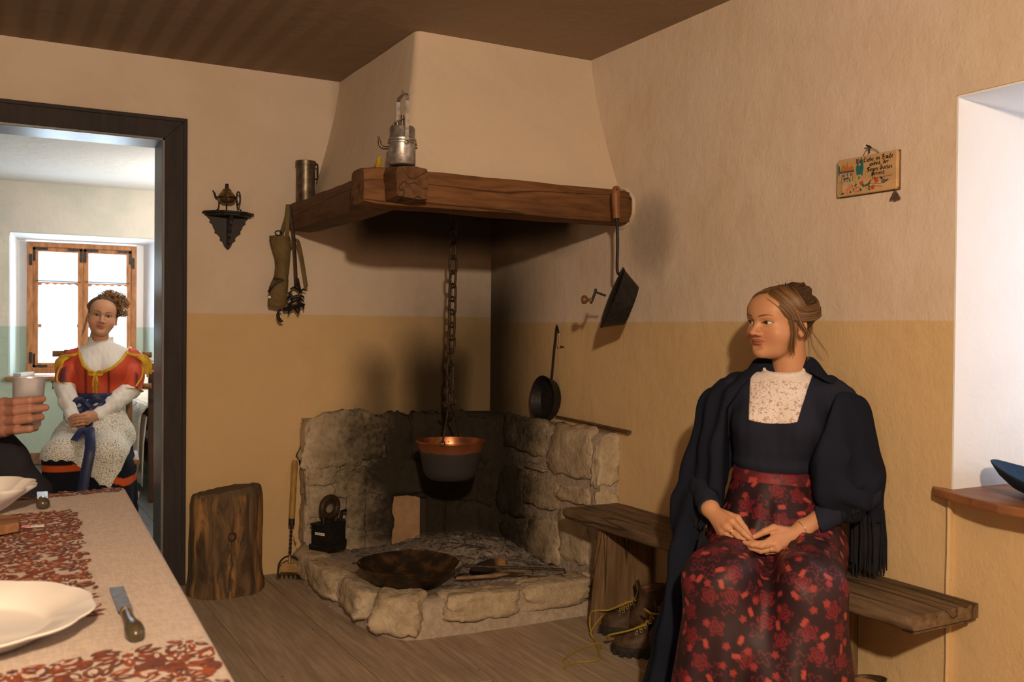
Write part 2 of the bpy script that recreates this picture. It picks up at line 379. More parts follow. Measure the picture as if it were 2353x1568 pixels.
def window_far():
    y0, y1 = 4.87, 4.93; xm = (GX0+GX1)/2
    root = bpy.data.objects.new('window_1', None); COL.objects.link(root); root.location = (xm, 4.9, GZ0); struct(root)
    def B(n, *a, mat=M_frame, par=root, bev=.004):
        o = MB().box(*a).build(n, mat, None, bevel=bev, seg=1)
        if par is root: keep(o, root)
        else: o.parent = par; o.matrix_parent_inverse = Matrix.Translation(-Vector(root.location))
        return o
    B('frame_post', GX0, GX0+.045, y0-.01, y1, GZ0, GZ1); B('frame_post', GX1-.045, GX1, y0-.01, y1, GZ0, GZ1)
    B('frame_head', GX0+.045, GX1-.045, y0-.01, y1, GZ1-.045, GZ1); B('frame_sill', GX0+.045, GX1-.045, y0-.01, y1, GZ0, GZ0+.05)
    for a, b in ((GX0+.045, xm), (xm, GX1-.045)):
        for nm, q in (('sash_stile', (a, a+.045, y0, y1-.01, GZ0+.05, GZ1-.045)), ('sash_stile', (b-.045, b, y0, y1-.01, GZ0+.05, GZ1-.045)),
                      ('sash_rail', (a+.045, b-.045, y0, y1-.01, GZ1-.085, GZ1-.045)), ('sash_rail', (a+.045, b-.045, y0, y1-.01, GZ0+.05, GZ0+.095))):
            s = B(nm, *q)
        for zz in (1.575, 1.20): B('glazing_bar', a+.045, b-.045, y0+.012, y1-.015, zz-.014, zz+.014, bev=.002)
        for z0, z1 in ((GZ0+.095, 1.20), (1.20, 1.575), (1.575, GZ1-.085)):
            B('pane', a+.045, b-.045, y0+.028, y0+.031, z0, z1, mat=M_glass, bev=0)
        # cafe curtain on a thin wire
        wv = MB().tube([(a+.02, y0-.018, 1.60), (b-.02, y0-.018, 1.595)], .004, 6).build('curtain_wire', M_iron); keep(wv, root)
        P = []; n = 60
        for zi in np.linspace(1.572, GZ0+.10, 14):
            k = (1.572-zi)
            P.append([(a+.05+(b-a-.10)*(j/n)*(.93 if a < xm-.1 else .96)+.02, y0-.018+.009*math.sin(j*.95+.5*math.sin(zi*5))*(.6+.4*k), zi+.006*math.sin(j*.5)*(1 if zi > 1.55 else 0)) for j in range(n+1)])
        keep(MB().grid(P).build('curtain', M_sheer, smooth=True, fix=False), root)
    for x, z in ((GX0+.03, GZ1-.16), (GX1-.03, GZ1-.16), (GX0+.03, GZ0+.14)):
        keep(MB().box(x-.012, x+.012, y0-.02, y0-.005, z-.05, z+.05).build('hinge', M_iron, bevel=.003), root)
    for x, s in ((GX0+.045, 1), (xm-.005, -1), (xm+.005, 1), (GX1-.045, -1)):
        for z, sz in ((GZ1-.05, -1), (GZ0+.055, 1)):
            if abs(x-xm) < .02 and sz > 0: continue
            m = MB().box(min(x, x+s*.12), max(x, x+s*.12), y0-.007, y0-.001, min(z, z+sz*.02), max(z, z+sz*.02)); m.box(min(x, x+s*.022), max(x, x+s*.022), y0-.007, y0-.001, min(z, z+sz*.12), max(z, z+sz*.12))
            keep(m.build('corner_iron', M_iron), root)
    keep(MB().box(FX0-.03, FX1+.03, FY-.03, 4.9, FZ0-.03, FZ0).build('window_sill', M_frame, bevel=.006), root)
window_far()
def window_right():
    x0, x1 = .47, .53; root = bpy.data.objects.new('window_2', None); COL.objects.link(root); root.location = (.5, WY0, WZ0); struct(root)
    ya, yb, za, zb = WY1+.02, WY0-.02, WZ0+.012, WZ1-.03
    def B(n, *a, mat=M_frame, bev=.004): keep(MB().box(*a).build(n, mat, bevel=bev, seg=1), root)
    B('frame_post', x0, x1, ya, ya+.06, za, zb); B('frame_post', x0, x1, yb-.06, yb, za, zb); B('frame_head', x0, x1, ya+.06, yb-.06, zb-.06, zb); B('frame_sill', x0, x1, ya+.06, yb-.06, za, za+.06)
    ym = (ya+yb)/2; B('mullion', x0, x1, ym-.045, ym+.045, za+.06, zb-.06); B('glazing_bar', x0+.01, x1-.01, ya+.06, yb-.06, 1.45, 1.48)
    B('pane', x0+.03, x0+.033, ya+.06, ym-.045, za+.06, zb-.06, mat=M_glass, bev=0); B('pane', x0+.03, x0+.033, ym+.045, yb-.06, za+.06, zb-.06, mat=M_glass, bev=0)
    # timber sill board
    poly = [(.0, WY0+.062), (-.035, WY0+.03), (-.088, -2.975), (-.105, -3.06), (-.10, -3.95), (.47, -3.95), (.47, WY0-.006), (.0, WY0-.006)]
    keep(MB().prism(poly, 'z', .729, .755).build('window_sill', simple('sill_wood', (.30, .13, .06), .45, var=.3, scale=12, stretch=(2, .3, 1), bump=.1), bevel=.005), root)
window_right()
# ---- doorway casing
def door_casing():
    root = bpy.data.objects.new('trim_1', None); COL.objects.link(root); root.location = (DX1, 0, 0); struct(root)
    W_ = .097
    def P(n, poly, axis, a, b, mat=M_door): keep(MB().prism(poly, axis, a, b).build(n, mat, bevel=.002, seg=1), root)
    P('casing_leg', [(DX1, 0), (DX1+W_, 0), (DX1+W_, DZ+W_), (DX1, DZ)], 'y', -.018, .001)
    P('casing_leg', [(DX0-W_, 0), (DX0, 0), (DX0, DZ), (DX0-W_, DZ+W_)], 'y', -.018, .001)
    P('casing_head', [(DX0, DZ), (DX1, DZ), (DX1+W_, DZ+W_), (DX0-W_, DZ+W_)], 'y', -.018, .001)
    b = .017
    P('casing_bead', [(DX1+W_-b, 0), (DX1+W_, 0), (DX1+W_, DZ+W_), (DX1+W_-b, DZ+W_-b)], 'y', -.027, -.018)
    P('casing_bead', [(DX0-W_+b, DZ+W_-b), (DX1+W_-b, DZ+W_-b), (DX1+W_, DZ+W_), (DX0-W_, DZ+W_)], 'y', -.027, -.018)
    P('jamb_lining', [(DX1-.012, -.018), (DX1, -.018), (DX1, .205), (DX1-.012, .205)], 'z', 0, DZ, M_lining)
    P('jamb_lining', [(DX0, -.018), (DX0+.012, -.018), (DX0+.012, .205), (DX0, .205)], 'z', 0, DZ, M_lining)
    P('head_lining', [(DX0, -.018), (DX1, -.018), (DX1, .205), (DX0, .205)], 'z', DZ-.012, DZ, M_lining)
door_casing()
# ---- chimney hood with its beams
def wood_mat(name, c1, c2, axis='x', dark=.35):
    t = NT(name); k = {'x': (.12, 1, 1), 'y': (1, .12, 1), 'z': (1, 1, .12)}[axis]
    v = t.scale(t.pos, k); g = t.noise(40, 5, .65, vec=v, dist=.6); g2 = t.noise(9, 3, .6, vec=v)
    c = t.mix(t.ss(g, .32, .7), c1, c2); c = t.mix(t.ss(g2, .45, .75)*.6, c, tuple(x*dark for x in c1))
    crack = t.ss((t.noise(11, 2, .4, vec=t.scale(t.pos, tuple(.06 if q < .5 else 1 for q in k)))-.5).abs(), .018, .0)
    c = t.mix(crack*.75, c, (.012, .007, .004))
    t.bump(g*.7-crack*1.2+t.noise(120, 2)*.1, .35, .008); return t.set(c, .68, spec=.25)
M_beamx = wood_mat('beam_wood_x', (.105, .046, .016), (.195, .092, .035), 'x')
M_beamy = wood_mat('beam_wood_y', (.085, .040, .017), (.155, .076, .033), 'y')
def rough_beam(name, lo, hi, axis, mat, parent, amp=.006, n=26):
    """hewn timber: cross-section rounded, wandering along its length"""
    ax = 'xyz'.index(axis); others = [i for i in range(3) if i != ax]
    m = MB(); rings = []; K = 20
    for i in range(n+1):
        t = i/n; p = lo[ax]+(hi[ax]-lo[ax])*t; ring = []
        e = .86 if i in (0, n) else (.96 if i in (1, n-1) else 1.)
        for k in range(K):
            a = 2*PI*(k+.5)/K; ca, sa = math.cos(a), math.sin(a); q = 8
            r = (abs(ca)**q+abs(sa)**q)**(-1/q)
            c = [(lo[o]+hi[o])/2 for o in others]; h = [(hi[o]-lo[o])/2 for o in others]
            d = amp*fbm(p*4+ca, sa*2, h[0]*30, 3)
            u = c[0]+(h[0]*r*e+d)*ca; v = c[1]+(h[1]*r*e+d)*sa
            q3 = [0, 0, 0]; q3[ax] = p; q3[others[0]] = u; q3[others[1]] = v; ring.append(tuple(q3))
        rings.append(ring)
    vs = [v for r in rings for v in r]; fs = [(i*K+k, i*K+(k+1) % K, (i+1)*K+(k+1) % K, (i+1)*K+k) for i in range(n) for k in range(K)]
    fs += [tuple(range(K))[::-1], tuple(range(n*K, (n+1)*K))]
    return keep(m.add(vs, fs).build(name, mat, smooth=True), parent)
def hood():
    root = thing('chimney_hood', 'tapering plastered corner chimney hood on heavy brown beams above the stone hearth', 'chimney hood', (-.5, -.5, 1.66))
    n = 18; P = []; I = []
    for i in range(n+1):
        t = i/n; z = H-.001-(H-1.80)*t; k = t**1.35
        x = -(.865+.155*k); y = -(.965+.235*k); r = .03+.02*t
        row = [(x+.0, .0, z)]
        for j in range(1, 9): row.append((x+.004*fbm(j, z*3, 2), (y+r)*j/9, z))
        for j in range(7):
            a = PI+PI/2*j/6; row.append((x+r+r*math.cos(a), y+r+r*math.sin(a), z))
        for j in range(1, 9): row.append(((x+r)*(1-j/9), y+.004*fbm(j, z*3, 7), z))
        row.append((0, y, z)); P.append(row)
        I.append([(p[0]*.93 if p[0] < -1e-6 else 0, p[1]*.93 if p[1] < -1e-6 else 0, p[2]) for p in row])
    keep(MB().grid(P).build('plaster_shell', M_hood, smooth=True, fix=False), root)
    keep(MB().grid(I).build('sooty_lining', M_hood_in, smooth=True, fix=False), root)
    rough_beam('front_beam', (-1.205, -1.292, 1.658), (.02, -1.135, 1.803), 'x', M_beamx, root)
    rough_beam('side_beam', (-1.130, -1.385, 1.668), (-.985, .02, 1.803), 'y', M_beamy, root)
    # broken plaster lip where the front beam enters the wall
    m = MB(); pts = [(-.002, -1.215+.090*math.cos(a)*(1+.10*fbm(a*2)), 1.730+.084*math.sin(a)*(1+.10*fbm(a*2, 4))) for a in np.linspace(0, 2*PI, 33)[:-1]]
    keep(m.tube(pts, .008, 6, closed=True).build('plaster_lip', M_wr, smooth=True), root)
    # pegs of the beam joint
hood()
# ------------------------------------------------------------------ measuring aid: sight line of the survey camera meeting a plane of the place
CM = sc.camera.matrix_world.to_3x3(); CO = Vector((-2.4364, -4.6331, 1.2))
def at(px, py, axis, val):
    d = CM @ Vector(((px-1176.5)/2203.37, -(py-784)/2203.37, -1)); i = 'xyz'.index(axis); t = (val-CO[i])/d[i]; return CO+d*t
def dep(px, py, depth):
    return CO+(CM @ Vector(((px-1176.5)/2203.37, -(py-784)/2203.37, -1)))*depth
# ------------------------------------------------------------------ stone fireplace
def stone_mat(name, pale):
    t = NT(name); r = t.objrand()
    n = t.noise(9, 6, .68); n2 = t.noise(38, 5, .7); n3 = t.noise(3, 3)
    a, b = ((.40, .32, .215), (.66, .57, .42)) if pale else ((.24, .185, .12), (.42, .34, .23))
    c = t.mix(t.ss(n, .28, .72), a, b); c = t.mix(t.ss(n2, .5, .8)*.5, c, (.20, .15, .09)); c = t.mix(r*.3, c, (.33, .24, .14))
    cx, cy = t.x+.30, t.y+.20
    d = t.math('SQRT', cx*cx*.8+cy*cy*1.1+(t.z-.50)*(t.z-.50)*.35)
    s = t.ss(d+(n3-.5)*.5+(n2-.5)*.35, .80, .34)*t.ss(t.z, .02, .16)
    c = t.mix(s*.95, c, (.010, .008, .006))
    t.bump(n*1.1+n2*.5, .75, .022); return t.set(c, .93, spec=.12)
M_stone = stone_mat('hearth_limestone', True)
def mortar_mat():
    t = NT('hearth_mortar'); n = t.noise(30, 6, .7); n3 = t.noise(3.2, 3)
    c = t.mix(t.ss(n, .3, .75), (.36, .295, .235), (.52, .44, .36))
    cx, cy = t.x+.30, t.y+.20; d = t.math('SQRT', cx*cx*.8+cy*cy*1.1+(t.z-.5)*(t.z-.5)*.35)
    c = t.mix(t.ss(d+(n3-.5)*.4+(n-.5)*.25, .70, .30)*.92*t.ss(t.z, .02, .16), c, (.014, .011, .009))
    t.bump(n+t.noise(140, 3)*.5, .7, .012); return t.set(c, .95, spec=.1)
M_mortar = mortar_mat()
def rough_block(seed, flat=.0, n=9):
    """lumpy block in [-1,1]^3 as a shared mesh"""
    bm = bmesh.new(); bmesh.ops.create_cube(bm, size=2)
    bmesh.ops.subdivide_edges(bm, edges=bm.edges, cuts=n, use_grid_fill=True)
    rr = random.Random(seed); q = rr.uniform(5, 10)
    sh = [rr.uniform(-.16, .16) for _ in range(6)]
    for v in bm.verts:
        p = v.co; L = (abs(p.x)**q+abs(p.y)**q+abs(p.z)**q)**(1/q); p = p/L*1.0
        k = 1+.16*fbm(p.x*1.3+seed*3.1, p.y*1.3, p.z*1.3+seed, 2)+.12*fbm(p.x*3.3+seed, p.y*3.3, p.z*3.3, 4)
        p = p*k; v.co = (p.x+sh[0]*p.z+sh[1]*p.y*.4, p.y+sh[2]*p.x*.3, p.z+sh[3]*p.x+sh[4]*p.x*p.z*.6)
    me = bpy.data.meshes.new('stone'); bm.to_mesh(me); bm.free(); me.polygons.foreach_set('use_smooth', [True]*len(me.polygons)); me.materials.append(M_stone); return me
STONES = [rough_block(i) for i in range(9)]
def fireplace():
    root = thing('stone_fireplace', 'low raised corner hearth of rough limestone blocks blackened by smoke', 'fireplace', (-.5, -.6, 0))
    T = .095; ZT = .752
    # mortar core: lining wall along both walls with a rounded inner corner
    path_in, path_out = [], []
    for k in range(12): path_in.append((-1.05+(1.05-T-.20)*k/11, -T-.004*fbm(k*.7))); path_out.append((-1.05+1.05*k/11*(1-.0), 0.))
    cx = cy = -T-.20
    arc = [(cx+.20*math.sin(a), cy+.20*math.cos(a)) for a in np.linspace(0, PI/2, 9)[1:-1]]
    for p in arc: path_in.append(p)
    for k in range(12): path_in.append((-T-.004*fbm(k*.7, 3), cy-(1.205-T-.20)*k/11))
    outer = [(min(0., p[0]+(T if i > 15 else 0)), min(0., p[1]+(T if i < 15 else 0))) for i, p in enumerate(path_in)]
    outer = []
    for i, p in enumerate(path_in):
        if i < 12: outer.append((p[0], 0.))
        elif i < 19: f = (i-12)/6; outer.append((p[0]*(1-f)*1.0 if f < .5 else 0., 0. if f <= .5 else p[1]*(f-.5)*.2))
        else: outer.append((0., p[1]))
    nz = 26; P = []
    zs = list(np.linspace(.0, ZT-.03, nz))
    for z in zs: P.append([(x+.004*fbm(x*9, y*9, z*9), y+.004*fbm(x*9+5, y*9, z*9), z) for x, y in path_in])
    def lerp(a, b, t): return (a[0]*(1-t)+b[0]*t, a[1]*(1-t)+b[1]*t)
    for t, z in ((.12, ZT-.014), (.3, ZT-.003), (.6, ZT+.002), (1., ZT+.004)):
        P.append([(*lerp(a, b, t), z+.006*fbm(a[0]*6, a[1]*6, t)) for a, b in zip(path_in, outer)])
    m = MB().grid(P)
    # end faces
    for idx in (0, -1):
        a, b = path_in[idx], outer[idx]
        m.grid([[(*lerp(a, b, t), z) for t in (0, .12, .3, .6, 1)] for z in zs[:-1]]+[[(*lerp(a, b, t), zz) for t, zz in ((0, ZT-.03), (.12, ZT-.014), (.3, ZT-.003), (.6, ZT+.002), (1, ZT+.004))]])
    keep(m.build('mortar_lining', M_mortar, smooth=True, fix=False), root)
    # kerb base
    out = [(-1.052, -.005), (-1.085, -.2), (-1.11, -.45), (-1.095, -.8), (-1.06, -1.06), (-1.01, -1.18), (-.93, -1.225), (-.6, -1.245), (-.2, -1.245), (-.005, -1.235)]
    out = [(p.x, p.y) for p in spline([(x, y, 0) for x, y in out], 5)]
    c0 = (-.45, -.5); P = []
    for s, z in ((1.035, -.01), (1.02, .03), (1.01, .07), (1.0, .11), (.975, .135), (.93, .142), (.86, .136), (.80, .118), (.6, .112), (.3, .110), (.02, .110)):
        P.append([(min(-.003, c0[0]+(x-c0[0])*s+.007*fbm(x*7, y*7, z*20)), min(-.002, c0[1]+(y-c0[1])*s+.007*fbm(x*7+3, y*7, z*20)), z+(.008*fbm(x*8, y*8, s*5) if z > .1 else 0)) for x, y in out])
    keep(MB().grid(P).build('mortar_kerb', M_mortar, smooth=True, fix=False), root)
    rr = random.Random(5)
    def stone(c, size, rot=(0, 0, 0), k=None):
        o = bpy.data.objects.new('stone', STONES[rr.randrange(9) if k is None else k]); COL.objects.link(o)
        o.parent = root; o.location = Vector(c)-Vector(root.location); o.scale = size; o.rotation_euler = rot
    # back lining along the doorway wall: (x0, y0, x1, y1) sighted on its face
    for x0, y0, x1, y1 in ((711, 960, 832, 1066), (812, 958, 880, 1050), (886, 957, 942, 1060), (949, 957, 1012, 1052), (1018, 957, 1064, 1050), (776, 1084, 837, 1136),
        (850, 1066, 994, 1131), (709, 1077, 768, 1113), (709, 1122, 764, 1186), (714, 1194, 775, 1250), (797, 1139, 836, 1213), (840, 1138, 901, 1258), (786, 1216, 836, 1262),
        (782, 1071, 812, 1083), (818, 1072, 838, 1092), (981, 1136, 1020, 1248), (1002, 1062, 1062, 1125), (1024, 1132, 1062, 1240)):
        a, b = at(x0, y0, 'y', -T), at(x1, y1, 'y', -T)
        stone(((a.x+b.x)/2, -T+.024, (a.z+b.z)/2), (abs(b.x-a.x)/2*1.10, .040, abs(a.z-b.z)/2*1.10), (0, rr.uniform(-.04, .04), 0))
    # in the rounded corner
    for ang, z0, z1, w in ((.35, .52, .73, .075), (.95, .50, .735, .08), (.45, .30, .50, .085), (1.1, .28, .48, .085), (.4, .11, .285, .09), (1.15, .10, .265, .09)):
        p = (cx+.20*math.sin(ang), cy+.20*math.cos(ang)); q = (cx+.226*math.sin(ang), cy+.222*math.cos(ang))
        stone((q[0], q[1], (z0+z1)/2), (w, .040, (z1-z0)/2), (0, 0, -ang))
    # along the bench wall
    for x0, y0, x1, y1 in ((1166, 958, 1250, 1052), (1150, 1066, 1207, 1186), (1212, 1088, 1284, 1172), (1268, 982, 1356, 1098), (1158, 1196, 1212, 1282), (1216, 1178, 1282, 1296),
        (1288, 1108, 1352, 1162), (1290, 1172, 1350, 1296), (1214, 1060, 1258, 1084)):
        a, b = at(x0, y0, 'x', -T), at(x1, y1, 'x', -T)
        stone((-T+.024, (a.y+b.y)/2, (a.z+b.z)/2), (.040, abs(b.y-a.y)/2*1.10, abs(a.z-b.z)/2*1.10), (rr.uniform(-.04, .04), 0, 0))
    for z0, z1 in ((.17, .30), (.33, .50), (.53, .735)): stone((-.052, -1.188, (z0+z1)/2), (.052, .030, (z1-z0)/2))
    for z0, z1 in ((.16, .34), (.37, .52), (.55, .74)): stone((-1.030, -.050, (z0+z1)/2), (.030, .048, (z1-z0)/2))
    # kerb: front, corner and side
    for c, s, r in (((-.985, -1.135, .085), (.085, .10, .075), (0, .1, .75)), ((-.68, -1.205, .098), (.155, .07, .052), (0, .0, .03)), ((-.33, -1.20, .100), (.155, .075, .052), (0, 0, -.02)),
        ((-1.06, -.90, .092), (.065, .13, .058), (0, 0, -.14)), ((-1.085, -.56, .090), (.06, .16, .058), (0, 0, .0)), ((-1.065, -.22, .086), (.055, .14, .056), (0, 0, .10)), ((-.08, -1.2, .1), (.07, .06, .05), (0, 0, .1))):
        stone(c, s, r)
    # pale niche board and a black strip standing for the shadow line above it
    a, b = at(903, 1141, 'y', -.112), at(966, 1250, 'y', -.112)
    keep(MB().box(a.x, b.x, -.104, -.085, b.z-.01, a.z).build('niche_board', simple('niche_board', (.36, .225, .125), .8, var=.12, bump=.2), bevel=.003), root)
    keep(MB().box(a.x-.005, b.x+.075, -.116, -.08, a.z, a.z+.014).build('lintel_gap_shade', M_hood_in, bevel=.003), root)
    # ash bed
    P = []
    for i in range(46):
        u = i/45; row = []
        for j in range(46):
            v = j/45; x = -.92+.80*u; y = -1.06+.94*v
            d = math.hypot((x+.36), (y+.46)*.9); h = .118+.075*math.exp(-(d/.26)**2)+.012*fbm(x*14, y*14, 3, 4)+.008*fbm(x*45, y*45, 1, 2)
            if min(u, 1-u, v, 1-v) < .04: h = .100
            row.append((x, y, h))
        P.append(row)
    keep(MB().grid(P).build('ash_bed', M_ash, smooth=True, fix=False), root)
    # twigs and charred crumbs lying in the ash
    m = MB(); r2 = random.Random(11)
    for i in range(170):
        x = -.40+r2.gauss(0, .17); y = -.58+r2.gauss(0, .19)
        if not (-.85 < x < -.16 and -1.0 < y < -.16): continue
        d = math.hypot((x+.36), (y+.46)*.9); z = .121+.075*math.exp(-(d/.26)**2)+.008; a = r2.uniform(0, PI); L = r2.uniform(.008, .045)
        m.tube([(x-L*math.cos(a), y-L*math.sin(a), z), (x, y, z+r2.uniform(0, .008)), (x+L*math.cos(a), y+L*math.sin(a), z+r2.uniform(-.004, .010))], [.0012, .0020, .0008], 5)
    keep(m.build('charred_twigs', simple('charred', (.05, .042, .036), .95, var=.7, scale=90), kind='stuff'), root)
def ash_mat():
    t = NT('wood_ash'); n = t.noise(55, 5, .75); n2 = t.noise(13, 4, .6)
    c = t.mix(t.ss(n, .3, .7), (.13, .11, .092), (.50, .45, .40)); c = t.mix(t.ss(n2, .5, .75)*.7, c, (.04, .034, .03))
    t.bump(n, .9, .012); return t.set(c, .97, spec=.05)
M_ash = ash_mat()
fireplace()
# ------------------------------------------------------------------ things on and around the hearth
RV = Vector((.8745, -.4851, 0)); FV = Vector((.4851, .8744, 0)); UZ = Vector((0, 0, 1))   # right / away / up as seen from the table
M_alu = simple('aged_aluminium', (.42, .41, .40), .38, .85, .5, var=.35, scale=40, bump=.15)
M_tin = simple('dark_tin', (.16, .13, .095), .38, .8, .5, var=.35, scale=30, bump=.1)
M_brass = simple('old_brass', (.30, .20, .07), .38, .85, .5, var=.35, scale=60)
M_black = simple('black_iron', (.018, .017, .018), .55, .4, .4, var=.4, scale=60, bump=.2)
M_blackwood = simple('black_painted_wood', (.014, .013, .013), .45, 0, .4, var=.3, scale=30, bump=.1)
M_rust = simple('rusty_iron', (.055, .036, .024), .62, .45, .35, var=.5, scale=70, bump=.35)
M_hwood = wood_mat('handle_wood', (.24, .12, .045), (.36, .20, .085), 'z', .5)
M_oldwood = wood_mat('bench_wood', (.10, .066, .038), (.20, .135, .080), 'y', .45)
M_legwood = wood_mat('bench_leg_wood', (.13, .078, .038), (.24, .15, .08), 'z', .4)
M_cord = simple('yellow_lace', (.34, .24, .03), .8, var=.25, scale=300, bump=.3, bscale=900)
M_paper = simple('paper_label', (.75, .70, .62), .8, var=.06)
def carbide_lamp():
    c = Vector((-1.073, -1.325, 1.8035)); root = thing('carbide_lamp', 'dull aluminium carbide lamp with tall strap handle standing on the beam corner', 'lamp', c)
    def K(o): return keep(o, root)
    T = Matrix.Translation(c)
    K(MB().lathe([(.0001, 0), (.046, 0), (.050, .004), (.050, .088), (.0525, .090), (.0525, .097), (.050, .099), (.0475, .102), (.0475, .134), (.044, .142), (.0001, .143)], 40, T).build('tank', M_alu, smooth=True))
    K(MB().lathe([(.0505, .078), (.0535, .080), (.0535, .086), (.0505, .088)], 40, T, False).build('band', M_alu, smooth=True))
    ax = (RV*.022-FV*.049); e = ax.normalized(); side = e.cross(UZ)
    def strip(pts, name, w=.007, t=.0016):
        m = MB(); P = [Vector(p) for p in pts]
        for a, b in zip(P[:-1], P[1:]):
            d = (b-a).normalized(); n = d.cross(side).normalized()
            m.add([a+side*w+n*t, a-side*w+n*t, a-side*w-n*t, a+side*w-n*t, b+side*w+n*t, b-side*w+n*t, b-side*w-n*t, b+side*w-n*t], [(0, 1, 2, 3), (7, 6, 5, 4), (0, 4, 5, 1), (1, 5, 6, 2), (2, 6, 7, 3), (3, 7, 4, 0)])
        return K(m.build(name, M_alu))
    A = e*.056
    bail = [c+A+UZ*.075, c+A+UZ*.23, c+A*.93+UZ*.247, c+A*.7+UZ*.258, c-A*.0+UZ*.262, c-A*.7+UZ*.258, c-A*.93+UZ*.247, c-A+UZ*.23, c-A+UZ*.075]
    strip(bail, 'bail_handle')
    for s_ in (1, -1):
        p = c+A*s_*1.03+UZ*.078; K(MB().lathe([(.0001, 0), (.008, 0), (.008, .004), (.0001, .006)], 14, frame(p, z=e*s_)).build('pivot_screw', M_tin, smooth=True))
    strip([c+A*.98+UZ*.168, c-A*.98+UZ*.175], 'crossbar', .006, .002)
    K(MB().tube([c+UZ*.14, c+UZ*.186], .006, 10).build('clamp_screw', M_tin, smooth=True)); K(MB().tube([c+UZ*.150-side*.018, c+UZ*.150+side*.018], .0045, 8).build('wing_bar', M_tin, smooth=True)); K(MB().tube([c+UZ*.262, c+UZ*.278], .003, 8).build('top_pin', M_tin, smooth=True))
    K(MB().tube([c-RV*.018+UZ*.142, c-RV*.018+UZ*.158], .010, 12).build('filler_cap', M_tin, smooth=True)); K(MB().tube([c-RV*.034+FV*.01+UZ*.14, c-RV*.034+FV*.01+UZ*.154], .006, 10).build('valve_knob', M_tin, smooth=True))
    n0 = c-RV*.048+UZ*.066
    K(MB().tube(spline([n0, n0-RV*.022+UZ*.0, n0-RV*.034+UZ*.010, n0-RV*.037+UZ*.026], 5), .0062, 10).tube([n0-RV*.037+UZ*.026, n0-RV*.040+UZ*.042], [.0045, .0032], 8).build('burner_nozzle', M_tin, smooth=True))
    K(MB().tube([c+RV*.050+UZ*.07, c+RV*.056+UZ*.07], .006, 8).tube([c+RV*.051+UZ*.085, c+RV*.053+UZ*.062], .0035, 6).build('side_catch', M_tin, smooth=True))
carbide_lamp()
def canister():
    c = Vector((-1.062, -.085, 1.806)); root = thing('tin_canister', 'tall dark tin canister standing on the left end of the beam', 'canister', c)
    T = Matrix.Translation(c)
    keep(MB().lathe([(.0001, 0), (.045, 0), (.046, .003), (.046, .192), (.0001, .192)], 36, T).build('body', M_tin, smooth=True), root)
    keep(MB().lathe([(.0455, .178), (.049, .179), (.049, .198), (.046, .200), (.042, .199), (.041, .195), (.0001, .195)], 36, T).build('lid', M_tin, smooth=True), root)
    p = c+RV*.046
    keep(MB().tube(spline([p+UZ*.185, p+RV*.010+UZ*.183, p+RV*.012+UZ*.14, p+RV*.010+UZ*.115, p+UZ*.113], 4), .0045, 8).build('clasp', M_black, smooth=True), root)
    keep(MB().tube([p+UZ*.10+RV*.002, p+UZ*.045+RV*.002], .0035, 8).build('seam', M_tin, smooth=True), root)
canister()
def yellow_rag():
    a = Vector((-1.135, -1.235, 1.804)); P = []
    for t in np.linspace(0, 1, 10):
        q = a+UZ*(.044*t)+RV*(.014*t*t+.004*math.sin(t*5)); w = .010*(1-.5*t)+.004*math.sin(t*4)
        P.append([q-RV*w, q-RV*w*.2-FV*.006*(1-t), q+RV*w])
    tag(MB().grid(P).build('cloth_scrap', simple('yellow_cloth', (.45, .27, .02), .8), smooth=True, fix=False, thick=.0015), 'small upright scrap of yellow cloth behind the carbide lamp', 'cloth')
yellow_rag()
def bracket_shelf():
    c = Vector((-1.414, 0, 1.742)); root = thing('bracket_shelf', 'small black carved wall bracket shelf beside the doorway', 'shelf', c)
    def K(o): return keep(o, root)
    def top(s, z0, z1):
        poly = [(-.118*s, 0), (-.118*s, -.035*s), (-.075*s, -.085*s), (-.04*s, -.108*s), (.04*s, -.108*s), (.075*s, -.085*s), (.118*s, -.035*s), (.118*s, 0)]
        return MB().prism([(c.x+x, y) for x, y in poly], 'z', z0, z1)
    K(top(1, 1.731, 1.742).build('top_board', M_blackwood, bevel=.004)); K(top(.9, 1.722, 1.731).build('moulding', M_blackwood, bevel=.003))
    half = [(.098, 0), (.088, -.012), (.080, -.018), (.084, -.030), (.070, -.040), (.066, -.055), (.058, -.066), (.060, -.078), (.044, -.088), (.034, -.100), (.036, -.112), (.022, -.122), (.016, -.138), (.006, -.150), (0, -.156)]
    poly = [(c.x+x, 1.722+z) for x, z in half]+[(c.x-x, 1.722+z) for x, z in half[-2::-1]]
    K(MB().prism(poly, 'y', -.013, -.001).build('back_plate', M_blackwood, bevel=.0015, seg=1))
    fin = [(-.012, 1.722), (-.095, 1.722), (-.088, 1.705), (-.080, 1.70), (-.078, 1.682), (-.066, 1.672), (-.062, 1.655), (-.046, 1.642), (-.046, 1.628), (-.034, 1.615), (-.03, 1.598), (-.02, 1.588), (-.018, 1.572), (-.012, 1.568)]
    K(MB().prism(fin, 'x', c.x-.007, c.x+.007).build('fin', M_blackwood, bevel=.0015, seg=1))
bracket_shelf()
